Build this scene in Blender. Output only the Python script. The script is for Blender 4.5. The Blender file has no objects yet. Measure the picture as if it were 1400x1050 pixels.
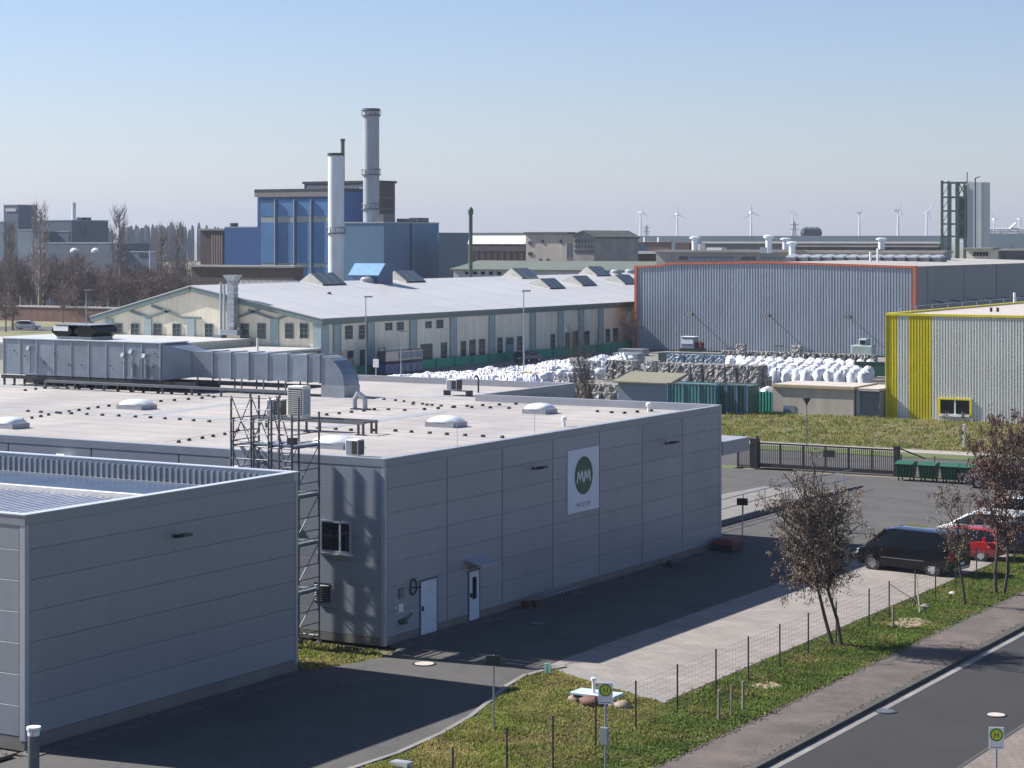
import bpy, math, random
import numpy as np
from mathutils import Vector, Matrix
R = math.radians
scene = bpy.context.scene
COL = scene.collection

# ---------------------------------------------------------------- camera, sky, sun, exposure
F = 2900.0; CH = 15.0; HV = 328.0           # focal length in photo pixels, camera height (m), horizon row
TH = math.atan(1700 / F)                    # camera yaw off the street axis (+Y)
cam_d = bpy.data.cameras.new('camera'); cam = bpy.data.objects.new('camera', cam_d); COL.objects.link(cam)
cam.location = (0, 0, CH); cam.rotation_euler = (R(90), 0, TH)
cam_d.sensor_width = 36; cam_d.lens = 36 * F / 1400; cam_d.shift_y = (HV - 525) / 1400
cam_d.clip_start = 1; cam_d.clip_end = 30000
scene.camera = cam
SUN_AZ = R(8.5); SUN_EL = R(39.5)           # light travels mostly along +X, slightly +Y
ld = Vector((math.cos(SUN_AZ) * math.cos(SUN_EL), math.sin(SUN_AZ) * math.cos(SUN_EL), -math.sin(SUN_EL)))
world = bpy.data.worlds.new('World'); scene.world = world; world.use_nodes = True
nt = world.node_tree; nt.nodes.clear()
sky = nt.nodes.new('ShaderNodeTexSky'); sky.sky_type = 'NISHITA'; sky.sun_disc = False
sky.sun_elevation = SUN_EL; sky.sun_rotation = math.atan2(-ld.x, -ld.y)
sky.air_density = 1.0; sky.dust_density = 0.35; sky.ozone_density = 5.5; sky.altitude = 80
bg = nt.nodes.new('ShaderNodeBackground'); bg.inputs['Strength'].default_value = 0.06
wo = nt.nodes.new('ShaderNodeOutputWorld')
tint = nt.nodes.new('ShaderNodeVectorMath'); tint.operation = 'MULTIPLY'; tint.inputs[1].default_value = (1.09, 0.975, 1.0)   # pale lavender spring air
nt.links.new(sky.outputs[0], tint.inputs[0]); nt.links.new(tint.outputs[0], bg.inputs['Color']); nt.links.new(bg.outputs[0], wo.inputs['Surface'])
sun_d = bpy.data.lights.new('sun', 'SUN'); sun = bpy.data.objects.new('sun', sun_d); COL.objects.link(sun)
sun_d.energy = 5.0; sun_d.angle = R(0.55); sun_d.color = (1.0, 0.955, 0.9)
sun.rotation_euler = ld.to_track_quat('-Z', 'Y').to_euler(); sun.location = (-40, 0, 60)
scene.view_settings.view_transform = 'Standard'; scene.view_settings.look = 'None'
scene.view_settings.gamma = 1; scene.view_settings.use_curve_mapping = False
scene.view_settings.exposure = 1.12
scene.cycles.use_denoising = True
scene.cycles.max_bounces = 6; scene.cycles.volume_bounces = 0
scene.cycles.transparent_max_bounces = 12

# ---------------------------------------------------------------- photo geometry -> ground positions
DX, DY = -math.sin(TH), math.cos(TH); RX, RY = math.cos(TH), math.sin(TH)
def P(u, v, z=0.0):
    D = F * (CH - z) / (v - HV); x = (u - 700) / F * D
    return (DX * D + RX * x, DY * D + RY * x)
def aD(u, D):
    x = (u - 700) / F * D
    return (DX * D + RX * x, DY * D + RY * x)
def aY(u, Y):
    a = (u - 700) / F; D = Y / (DY + RY * a); return D * (DX + RX * a)
def aX(u, X):
    a = (u - 700) / F; D = X / (DX + RX * a); return D * (DY + RY * a)
def dep(x, y): return DX * x + DY * y
def Z(v, D): return CH - (v - HV) * D / F
def Zp(v, x, y): return Z(v, dep(x, y))

# ---------------------------------------------------------------- materials
MATS = {}
def streaky(m, k=0.10, sx=1.6, sz=0.10):
    t = m.node_tree; n = t.nodes; l = t.links; b = n['Principled BSDF']; src = b.inputs['Base Color'].links[0].from_socket
    g = n.new('ShaderNodeNewGeometry'); mp = n.new('ShaderNodeMapping'); mp.inputs['Scale'].default_value = (sx,sx,sz); l.new(g.outputs['Position'], mp.inputs[0])
    q = n.new('ShaderNodeTexNoise'); q.inputs['Scale'].default_value = 2.2; q.inputs['Detail'].default_value = 6; q.inputs['Roughness'].default_value = 0.65; l.new(mp.outputs[0], q.inputs['Vector'])
    r = n.new('ShaderNodeMapRange'); r.inputs[1].default_value = .35; r.inputs[2].default_value = .7; r.inputs[3].default_value = 1+k*.5; r.inputs[4].default_value = 1-k; l.new(q.outputs[0], r.inputs[0])
    v = n.new('ShaderNodeVectorMath'); v.operation = 'SCALE'; l.new(src, v.inputs[0]); l.new(r.outputs[0], v.inputs['Scale']); l.new(v.outputs[0], b.inputs['Base Color']); return m
def cracked(m, k=0.35, s=0.35, w=0.012, stain=0.18):
    t = m.node_tree; n = t.nodes; l = t.links; b = n['Principled BSDF']; src = b.inputs['Base Color'].links[0].from_socket
    g = n.new('ShaderNodeNewGeometry'); ns = n.new('ShaderNodeTexNoise'); ns.inputs['Scale'].default_value = 1.1; ns.inputs['Detail'].default_value = 5; l.new(g.outputs['Position'], ns.inputs['Vector'])
    ad = n.new('ShaderNodeVectorMath'); ad.operation = 'MULTIPLY_ADD'; ad.inputs[1].default_value = (1.3,1.3,0); l.new(ns.outputs['Color'], ad.inputs[0]); l.new(g.outputs['Position'], ad.inputs[2])
    vo = n.new('ShaderNodeTexVoronoi'); vo.feature = 'DISTANCE_TO_EDGE'; vo.inputs['Scale'].default_value = s; l.new(ad.outputs[0], vo.inputs['Vector'])
    r = n.new('ShaderNodeMapRange'); r.inputs[1].default_value = 0; r.inputs[2].default_value = w; r.inputs[3].default_value = 1-k; r.inputs[4].default_value = 1; l.new(vo.outputs['Distance'], r.inputs[0])
    n2 = n.new('ShaderNodeTexNoise'); n2.inputs['Scale'].default_value = 0.45; n2.inputs['Detail'].default_value = 8; n2.inputs['Roughness'].default_value = 0.7; l.new(g.outputs['Position'], n2.inputs['Vector'])
    r2 = n.new('ShaderNodeMapRange'); r2.inputs[1].default_value = .38; r2.inputs[2].default_value = .62; r2.inputs[3].default_value = 1-stain; r2.inputs[4].default_value = 1+stain*.7; l.new(n2.outputs[0], r2.inputs[0])
    mm = n.new('ShaderNodeMath'); mm.operation = 'MULTIPLY'; l.new(r.outputs[0], mm.inputs[0]); l.new(r2.outputs[0], mm.inputs[1])
    v = n.new('ShaderNodeVectorMath'); v.operation = 'SCALE'; l.new(src, v.inputs[0]); l.new(mm.outputs[0], v.inputs['Scale']); l.new(v.outputs[0], b.inputs['Base Color']); return m
def mat(name, col, rough=0.6, metal=0.0, var=0.12, scale=1.5, fine=0.06, fscale=25, bump=0.0, bscale=30, rnd=0.0,
        col2=None, c2scale=0.6, c2lo=0.45, c2hi=0.6, spec=0.5, stretch=None, emit=None, island=0.0, coat=0.0, tint2=None):
    if name in MATS: return MATS[name]
    m = bpy.data.materials.new(name); m.use_nodes = True; t = m.node_tree; n = t.nodes; l = t.links
    b = n['Principled BSDF']; b.inputs['Roughness'].default_value = rough; b.inputs['Metallic'].default_value = metal
    b.inputs['Specular IOR Level'].default_value = spec
    if coat: b.inputs['Coat Weight'].default_value = coat; b.inputs['Coat Roughness'].default_value = 0.08
    geo = n.new('ShaderNodeNewGeometry'); vec = geo.outputs['Position']
    if stretch:
        mp = n.new('ShaderNodeMapping'); mp.inputs['Scale'].default_value = stretch
        l.new(vec, mp.inputs['Vector']); vec = mp.outputs[0]
    def noise(s, det=4, rg=0.55, v=None):
        q = n.new('ShaderNodeTexNoise'); q.inputs['Scale'].default_value = s; q.inputs['Detail'].default_value = det
        q.inputs['Roughness'].default_value = rg; l.new(v or vec, q.inputs['Vector']); return q.outputs['Fac']
    def mr(f, a, b2, lo=0.3, hi=0.7):
        q = n.new('ShaderNodeMapRange'); q.inputs[1].default_value = lo; q.inputs[2].default_value = hi
        q.inputs[3].default_value = a; q.inputs[4].default_value = b2; l.new(f, q.inputs[0]); return q.outputs[0]
    def mul(a, b2):
        q = n.new('ShaderNodeMath'); q.operation = 'MULTIPLY'; l.new(a, q.inputs[0]); l.new(b2, q.inputs[1]); return q.outputs[0]
    base = None
    if col2:
        mx = n.new('ShaderNodeMix'); mx.data_type = 'RGBA'
        mx.inputs['A'].default_value = (*col, 1); mx.inputs['B'].default_value = (*col2, 1)
        l.new(mr(noise(c2scale, 6, 0.62), 0, 1, c2lo, c2hi), mx.inputs['Factor']); base = mx.outputs['Result']
    f = mr(noise(scale), 1 - var, 1 + var)
    if fine: f = mul(f, mr(noise(fscale, 3, 0.6), 1 - fine, 1 + fine))
    if rnd:
        oi = n.new('ShaderNodeObjectInfo'); f = mul(f, mr(oi.outputs['Random'], 1 - rnd, 1 + rnd, 0, 1))
    if island:
        f = mul(f, mr(geo.outputs['Random Per Island'], 1 - island, 1 + island, 0, 1))
    vm = n.new('ShaderNodeVectorMath'); vm.operation = 'SCALE'
    if base is not None: l.new(base, vm.inputs[0])
    else: vm.inputs[0].default_value = col
    l.new(f, vm.inputs['Scale']); l.new(vm.outputs[0], b.inputs['Base Color'])
    if bump:
        bp = n.new('ShaderNodeBump'); bp.inputs['Strength'].default_value = bump; bp.inputs['Distance'].default_value = 0.02
        l.new(noise(bscale, 4, 0.6), bp.inputs['Height']); l.new(bp.outputs[0], b.inputs['Normal'])
    MATS[name] = m; return m
def voro_mat(name, cols, scale, rough=0.6, bump=0.6, metal=0.0, rnd=0.15):
    m = bpy.data.materials.new(name); m.use_nodes = True; t = m.node_tree; n = t.nodes; l = t.links
    b = n['Principled BSDF']; b.inputs['Roughness'].default_value = rough; b.inputs['Metallic'].default_value = metal
    geo = n.new('ShaderNodeNewGeometry')
    ns = n.new('ShaderNodeTexNoise'); ns.inputs['Scale'].default_value = scale * 0.6; l.new(geo.outputs['Position'], ns.inputs['Vector'])
    ad = n.new('ShaderNodeVectorMath'); ad.operation = 'MULTIPLY_ADD'; l.new(ns.outputs['Color'], ad.inputs[0])
    ad.inputs[1].default_value = (0.25, 0.25, 0.25); l.new(geo.outputs['Position'], ad.inputs[2])
    v = n.new('ShaderNodeTexVoronoi'); v.inputs['Scale'].default_value = scale; l.new(ad.outputs[0], v.inputs['Vector'])
    sp = n.new('ShaderNodeSeparateColor'); l.new(v.outputs['Color'], sp.inputs[0])
    rp = n.new('ShaderNodeValToRGB'); rp.color_ramp.interpolation = 'CONSTANT'
    while len(rp.color_ramp.elements) < len(cols): rp.color_ramp.elements.new(0.5)
    pos = 0.0
    for e, (w, c) in zip(rp.color_ramp.elements, cols):
        e.position = pos; e.color = (*c, 1); pos += w
    l.new(sp.outputs[0], rp.inputs[0])
    oi = n.new('ShaderNodeObjectInfo'); q = n.new('ShaderNodeMapRange'); q.inputs[3].default_value = 1 - rnd; q.inputs[4].default_value = 1 + rnd
    l.new(oi.outputs['Random'], q.inputs[0]); vm = n.new('ShaderNodeVectorMath'); vm.operation = 'SCALE'
    l.new(rp.outputs[0], vm.inputs[0]); l.new(q.outputs[0], vm.inputs['Scale']); l.new(vm.outputs[0], b.inputs['Base Color'])
    bp = n.new('ShaderNodeBump'); bp.inputs['Strength'].default_value = bump; bp.inputs['Distance'].default_value = 0.08
    l.new(sp.outputs[1], bp.inputs['Height']); l.new(bp.outputs[0], b.inputs['Normal'])
    MATS[name] = m; return m
def brick_mat(name, c1, c2, mortar, sx, w, h, ms=0.03, rough=0.85, axis='XY', rot=0.0, var=0.25):
    m = bpy.data.materials.new(name); m.use_nodes = True; t = m.node_tree; n = t.nodes; l = t.links
    b = n['Principled BSDF']; b.inputs['Roughness'].default_value = rough
    geo = n.new('ShaderNodeNewGeometry'); mp = n.new('ShaderNodeMapping')
    if axis == 'XZ': mp.inputs['Rotation'].default_value = (R(-90), 0, 0)
    elif axis == 'YZ': mp.inputs['Rotation'].default_value = (R(-90), 0, R(-90))
    else: mp.inputs['Rotation'].default_value = (0, 0, rot)
    l.new(geo.outputs['Position'], mp.inputs[0])
    bt = n.new('ShaderNodeTexBrick'); bt.inputs['Color1'].default_value = (*c1, 1); bt.inputs['Color2'].default_value = (*c2, 1)
    bt.inputs['Mortar'].default_value = (*mortar, 1); bt.inputs['Scale'].default_value = sx
    bt.inputs['Brick Width'].default_value = w; bt.inputs['Row Height'].default_value = h; bt.inputs['Mortar Size'].default_value = ms
    l.new(mp.outputs[0], bt.inputs['Vector'])
    ns = n.new('ShaderNodeTexNoise'); ns.inputs['Scale'].default_value = 0.8; ns.inputs['Detail'].default_value = 7; ns.inputs['Roughness'].default_value = 0.65
    l.new(geo.outputs['Position'], ns.inputs['Vector'])
    q = n.new('ShaderNodeMapRange'); q.inputs[1].default_value = .3; q.inputs[2].default_value = .7; q.inputs[3].default_value = 1 - var; q.inputs[4].default_value = 1 + var
    l.new(ns.outputs[0], q.inputs[0]); vm = n.new('ShaderNodeVectorMath'); vm.operation = 'SCALE'
    l.new(bt.outputs[0], vm.inputs[0]); l.new(q.outputs[0], vm.inputs['Scale']); l.new(vm.outputs[0], b.inputs['Base Color'])
    MATS[name] = m; return m

panel = mat('grey_cladding', (0.251,0.273,0.318), 0.42, 0.0, 0.06, 0.25, 0.02, 6, rnd=0.06, spec=0.5)
panel_left = mat('grey_cladding_left', (0.232,0.252,0.290), 0.42, 0.0, 0.05, 0.2, 0.02, 5, rnd=0.05)
trim = mat('cladding_trim', (0.330,0.358,0.407), 0.4, 0.1, 0.06)
joint = mat('joint_dark', (0.03, 0.035, 0.045), 0.8)
membrane = mat('roof_membrane', (0.333,0.308,0.290), 0.75, 0, 0.09, 0.35, 0.03, 6, bump=0.05, bscale=4, col2=(0.261,0.247,0.244), c2scale=0.16, c2lo=0.42, c2hi=0.68, stretch=(1, 0.35, 1))
seam = mat('membrane_seam', (0.268,0.275,0.299), 0.7)
parapet = mat('parapet_metal', (0.306,0.320,0.354), 0.4, 0.2, 0.05)
concrete = mat('concrete', (0.166,0.156,0.146), 0.9, 0, 0.15, 1.2, 0.08, 20, bump=0.1)
gravel = mat('gravel', (0.099,0.090,0.081), 0.95, 0, 0.25, 3, 0.35, 14, bump=0.6, bscale=20)
steel = mat('galvanised_steel', (0.286,0.313,0.354), 0.4, 0.45, 0.12, 1.2, 0.05, 10, rnd=0.08)
steel_dull = mat('scaffold_steel', (0.132,0.141,0.156), 0.55, 0.5, 0.2, 2)
duct = mat('duct_metal', (0.204,0.245,0.299), 0.45, 0.35, 0.16, 0.8, 0.06, 8, rnd=0.12)
dark = mat('dark_metal', (0.02, 0.022, 0.026), 0.5, 0.0, 0.1)
black = mat('black_rubber', (0.012, 0.012, 0.013), 0.7)
white = mat('white_paint', (0.72, 0.73, 0.74), 0.45, 0, 0.05)
offwhite = mat('off_white_paint', (0.55, 0.55, 0.53), 0.5, 0, 0.08)
acrylic = mat('skylight_acrylic', (0.62, 0.66, 0.68), 0.2, 0, 0.06)
glass = mat('window_glass', (0.008, 0.011, 0.015), 0.06, 0, 0.1, spec=0.45)
glass_grey = mat('dull_glass', (0.038,0.052,0.059), 0.12, 0, 0.35, 0.6, rnd=0.4)
door_blue = mat('pale_door', (0.52, 0.60, 0.70), 0.4, 0, 0.05)
asphalt = mat('yard_asphalt', (0.058,0.056,0.055), 0.9, 0, 0.10, 0.35, 0.10, 12, bump=0.1, col2=(0.045,0.044,0.044), c2scale=0.12, c2lo=0.4, c2hi=0.65)
asphalt_drive = mat('driveway_asphalt', (0.062,0.059,0.056), 0.9, 0, 0.10, 0.5, 0.12, 16, bump=0.1)
road_m = mat('road_asphalt', (0.020,0.020,0.020), 0.85, 0, 0.09, 0.25, 0.12, 14, bump=0.08, col2=(0.017,0.016,0.017), c2scale=0.3)
side_m = mat('sidewalk_asphalt', (0.096,0.079,0.069), 0.92, 0, 0.16, 0.5, 0.16, 10, bump=0.1, col2=(0.068,0.057,0.052), c2scale=0.7, c2lo=0.45, c2hi=0.7)
kerb_m = mat('kerb_concrete_shade', (0.052,0.050,0.047), 0.9, 0, 0.15, 2, rnd=0.12)  # dark colour carries the shade of the kerb's road side
gutter_m = mat('gutter_concrete', (0.185,0.177,0.169), 0.85, 0, 0.12, 1, rnd=0.12)
grass_g = mat('grass_ground', (0.092,0.099,0.032), 0.95, 0, 0.25, 1.0, 0.3, 9, bump=0.5, bscale=12, col2=(0.134,0.109,0.056), c2scale=0.35, c2lo=0.45, c2hi=0.62)
verge_g = mat('verge_ground', (0.072,0.096,0.024), 0.95, 0, 0.25, 1.0, 0.3, 9, bump=0.5, bscale=12, col2=(0.104,0.084,0.044), c2scale=0.5, c2lo=0.56, c2hi=0.72)
def leafy(m, w=0.45):
    t = m.node_tree; b = t.nodes['Principled BSDF']; o = t.nodes['Material Output']
    tr = t.nodes.new('ShaderNodeBsdfTranslucent'); mx = t.nodes.new('ShaderNodeMixShader'); mx.inputs[0].default_value = w
    t.links.new(b.inputs['Base Color'].links[0].from_socket, tr.inputs['Color'])
    t.links.new(b.outputs[0], mx.inputs[1]); t.links.new(tr.outputs[0], mx.inputs[2]); t.links.new(mx.outputs[0], o.inputs['Surface']); return m
blade_a = mat('grass_blade', (0.187,0.215,0.047), 0.8, 0, 0.3, 0.6, 0, island=0.5, col2=(0.281,0.235,0.093), c2scale=0.5, c2lo=0.42, c2hi=0.62); leafy(blade_a)
blade_b = mat('verge_blade', (0.118,0.164,0.033), 0.8, 0, 0.3, 0.7, 0, island=0.45, col2=(0.216,0.180,0.066), c2scale=0.6, c2lo=0.5, c2hi=0.68); leafy(blade_b)
field = mat('field_ground', (0.12, 0.115, 0.06), 0.95, 0, 0.25, 0.05, 0.2, 0.8, col2=(0.16, 0.13, 0.09), c2scale=0.02)
dirt = mat('bare_sand', (0.225,0.176,0.120), 0.95, 0, 0.2, 3, 0.25, 20, bump=0.4)
paver = brick_mat('paver_slabs', (0.235,0.212,0.195), (0.203,0.180,0.164), (0.147,0.128,0.108), 1.0, 0.5, 0.25, 0.012, var=0.13)
bark = mat('bark', (0.055, 0.045, 0.04), 0.9, 0, 0.25, 4)
twig = mat('twig', (0.075, 0.062, 0.055), 0.9, 0, 0.2, 2)
brush = mat('bare_brush', (0.138,0.100,0.085), 0.95, 0, 0.25, 0.3, rnd=0.3)
poplar_m = mat('poplar_twig', (0.22, 0.19, 0.165), 0.95, 0, 0.25, 0.3, rnd=0.2)
seed_a = mat('brown_seed', (0.200,0.149,0.105), 0.85, 0, 0.3, 1.5, 0, island=0.6, col2=(0.142,0.097,0.073), c2scale=1.0)
seed_b = mat('red_brown_seed', (0.166,0.090,0.069), 0.85, 0, 0.3, 1.5, 0, island=0.6, col2=(0.108,0.070,0.054), c2scale=1.2)
cream = mat('cream_render', (0.715,0.651,0.511), 0.85, 0, 0.08, 0.3, 0.03, 3)
cream_e = mat('cream_render_east', (0.680,0.652,0.538), 0.85, 0, 0.08, 0.3, 0.03, 3)
band = mat('grey_green_band', (0.14, 0.19, 0.185), 0.7, 0, 0.1)
pil_m = mat('pilaster_grey', (0.287,0.362,0.368), 0.8, 0, 0.08)
hallroof = mat('hall_roof_sheet', (0.458,0.458,0.451), 0.45, 0.1, 0.07, 0.12, 0.03, 1, stretch=(1, 0.25, 1), bump=0.05, bscale=1)
mon_side = mat('monitor_cream', (0.60, 0.58, 0.51), 0.7)
mon_glass = mat('monitor_glass', (0.12, 0.15, 0.16), 0.3, 0, 0.2, 1)
blue_sheet = mat('blue_sheet', (0.056,0.176,0.376), 0.55, 0, 0.10, 0.15, 0.04, 2, rnd=0.12)
blue_deep = mat('deep_blue_sheet', (0.018,0.085,0.246), 0.5, 0, 0.06, 0.2)
bluegrey = mat('blue_grey_sheet', (0.075, 0.165, 0.27), 0.55, 0, 0.07, 0.1, 0.03, 2, rnd=0.05)
browncl = mat('brown_cladding', (0.075, 0.055, 0.048), 0.8, 0, 0.15, 0.4, stretch=(3, 3, 0.2))
stack_m = mat('stack_steel', (0.624,0.671,0.718), 0.5, 0.2, 0.06, 0.3)
stack_d = mat('stack_grey', (0.325,0.358,0.403), 0.55, 0.2, 0.06, 0.3)
corr = mat('blue_grey_corrugated', (0.384,0.427,0.479), 0.5, 0.1, 0.06, 0.2)
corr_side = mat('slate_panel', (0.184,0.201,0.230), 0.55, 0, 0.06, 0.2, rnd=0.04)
orange = mat('orange_trim', (0.50, 0.12, 0.05), 0.6)
yellow = mat('yellow_sheet', (0.672,0.576,0.012), 0.5, 0, 0.06)
ltgrey_sheet = mat('light_grey_sheet', (0.700,0.700,0.663), 0.5, 0, 0.05, 0.4)
beige_w = mat('beige_wall', (0.459,0.409,0.350), 0.85, 0, 0.07, 0.4)
teal = mat('teal_container', (0.068,0.225,0.247), 0.6, 0, 0.2, 1.2, rnd=0.1)
green_bin = mat('green_bin', (0.010,0.068,0.032), 0.45, 0, 0.12, 2)
green_lid = mat('green_lid', (0.017,0.094,0.047), 0.45, 0, 0.12, 3)
net_m = mat('green_netting', (0.013,0.260,0.169), 0.7, 0, 0.15)
bag_m = mat('white_bag', (0.648,0.657,0.693), 0.5, 0, 0.12, 2.5, 0.1, 9, rnd=0.12, bump=0.5, bscale=4)
bag_side = mat('bag_clear', (0.60, 0.64, 0.68), 0.5, 0, 0.12, 2, rnd=0.1, bump=0.4, bscale=6)
bale_m = voro_mat('grey_bale', [(0.36, (0.17, 0.165, 0.15)), (0.12, (0.07, 0.07, 0.065)), (0.32, (0.27, 0.26, 0.24)), (0.20, (0.45, 0.44, 0.42))], 7)
bale_b = voro_mat('bluish_bale', [(0.3, (0.16, 0.24, 0.30)), (0.3, (0.28, 0.36, 0.42)), (0.2, (0.10, 0.16, 0.22)), (0.2, (0.5, 0.56, 0.6))], 6)
bale_w = voro_mat('pale_bale', [(0.35, (0.5, 0.5, 0.5)), (0.2, (0.2, 0.2, 0.2)), (0.45, (0.75, 0.75, 0.76))], 6)
rust = brick_mat('red_brick', (0.24, 0.10, 0.07), (0.17, 0.075, 0.055), (0.2, 0.17, 0.15), 1, 0.5, 0.17, 0.02, axis='XZ')
lcpx = mat('left_complex_grey', (0.105, 0.135, 0.18), 0.6, 0, 0.1, 0.1, rnd=0.1)
lcpx2 = mat('left_complex_blue', (0.15, 0.20, 0.25), 0.6, 0, 0.1, 0.1)
glossblack = mat('black_car_paint', (0.004, 0.0045, 0.006), 0.3, 0, 0.05, coat=0.15, spec=0.3)
redpaint = mat('red_car_paint', (0.33, 0.012, 0.018), 0.3, 0, 0.05, coat=0.8)
whitepaint = mat('white_car_paint', (0.66, 0.67, 0.69), 0.3, 0, 0.03, coat=0.8)
bluepaint = mat('dark_blue_car_paint', (0.03, 0.045, 0.10), 0.3, 0.2, 0.05, coat=0.8)
silverpaint = mat('silver_car_paint', (0.45, 0.47, 0.5), 0.3, 0.4, 0.05, coat=0.8)
alloy = mat('alloy_rim', (0.62, 0.64, 0.66), 0.25, 0.8)
redlamp = mat('red_lamp', (0.35, 0.01, 0.012), 0.2)
clearlamp = mat('clear_lamp', (0.6, 0.62, 0.65), 0.12, 0.3)
sign_green = mat('sign_green', (0.008, 0.085, 0.04), 0.5, 0, 0.04)
hyellow = mat('sign_yellow', (0.66, 0.62, 0.02), 0.5)
hgreen = mat('stop_green', (0.02, 0.20, 0.06), 0.5)
stone_m = mat('boulder', (0.20, 0.15, 0.12), 0.85, 0, 0.3, 4, bump=0.5, bscale=8, rnd=0.3)
wood = mat('weathered_wood', (0.25, 0.21, 0.17), 0.85, 0, 0.2, 4, stretch=(4, 4, 0.5))
pallet = mat('pallet_wood', (0.42, 0.27, 0.12), 0.85, 0, 0.2, 3)
roof_grey = mat('grey_roof_felt', (0.280,0.273,0.259), 0.85, 0, 0.15, 0.2)
roof_green = mat('green_grey_roof', (0.084,0.105,0.087), 0.85, 0, 0.12, 0.2)
roof_brown = mat('red_brown_roof', (0.13, 0.06, 0.05), 0.85, 0, 0.12, 0.2)
far_blue = mat('far_shed_grey', (0.120,0.168,0.204), 0.8, 0, 0.1, 0.02)
forest = mat('far_forest', (0.035, 0.055, 0.06), 0.95, 0, 0.3, 0.05)
frame_green = mat('dark_green_steel', (0.035, 0.075, 0.06), 0.6)
solar = mat('dark_blue_roof', (0.055, 0.085, 0.14), 0.35, 0.1, 0.2, 0.5)
turb = mat('turbine_white', (0.750,0.765,0.795), 0.5)
lightblue = mat('light_blue_sheet', (0.10, 0.24, 0.42), 0.75)
ibc = mat('blue_barrel', (0.02, 0.05, 0.16), 0.4, 0, 0.3, 2)
warn_red = mat('warning_red', (0.5, 0.03, 0.03), 0.5)

for m_ in (panel, panel_left): streaky(m_, 0.05)
for m_ in (corr, ltgrey_sheet, yellow, corr_side, bluegrey, blue_sheet, cream, cream_e, stack_m, stack_d, beige_w): streaky(m_, 0.14, 0.8, 0.06)
for m_ in (asphalt, asphalt_drive): cracked(m_, 0.35, 0.22, 0.010, 0.16)
cracked(side_m, 0.3, 0.5, 0.012, 0.22); cracked(road_m, 0.25, 0.12, 0.006, 0.10); cracked(paver, 0.0, 0.3, 0.01, 0.10); cracked(membrane, 0.0, 0.3, 0.01, 0.07)
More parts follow.
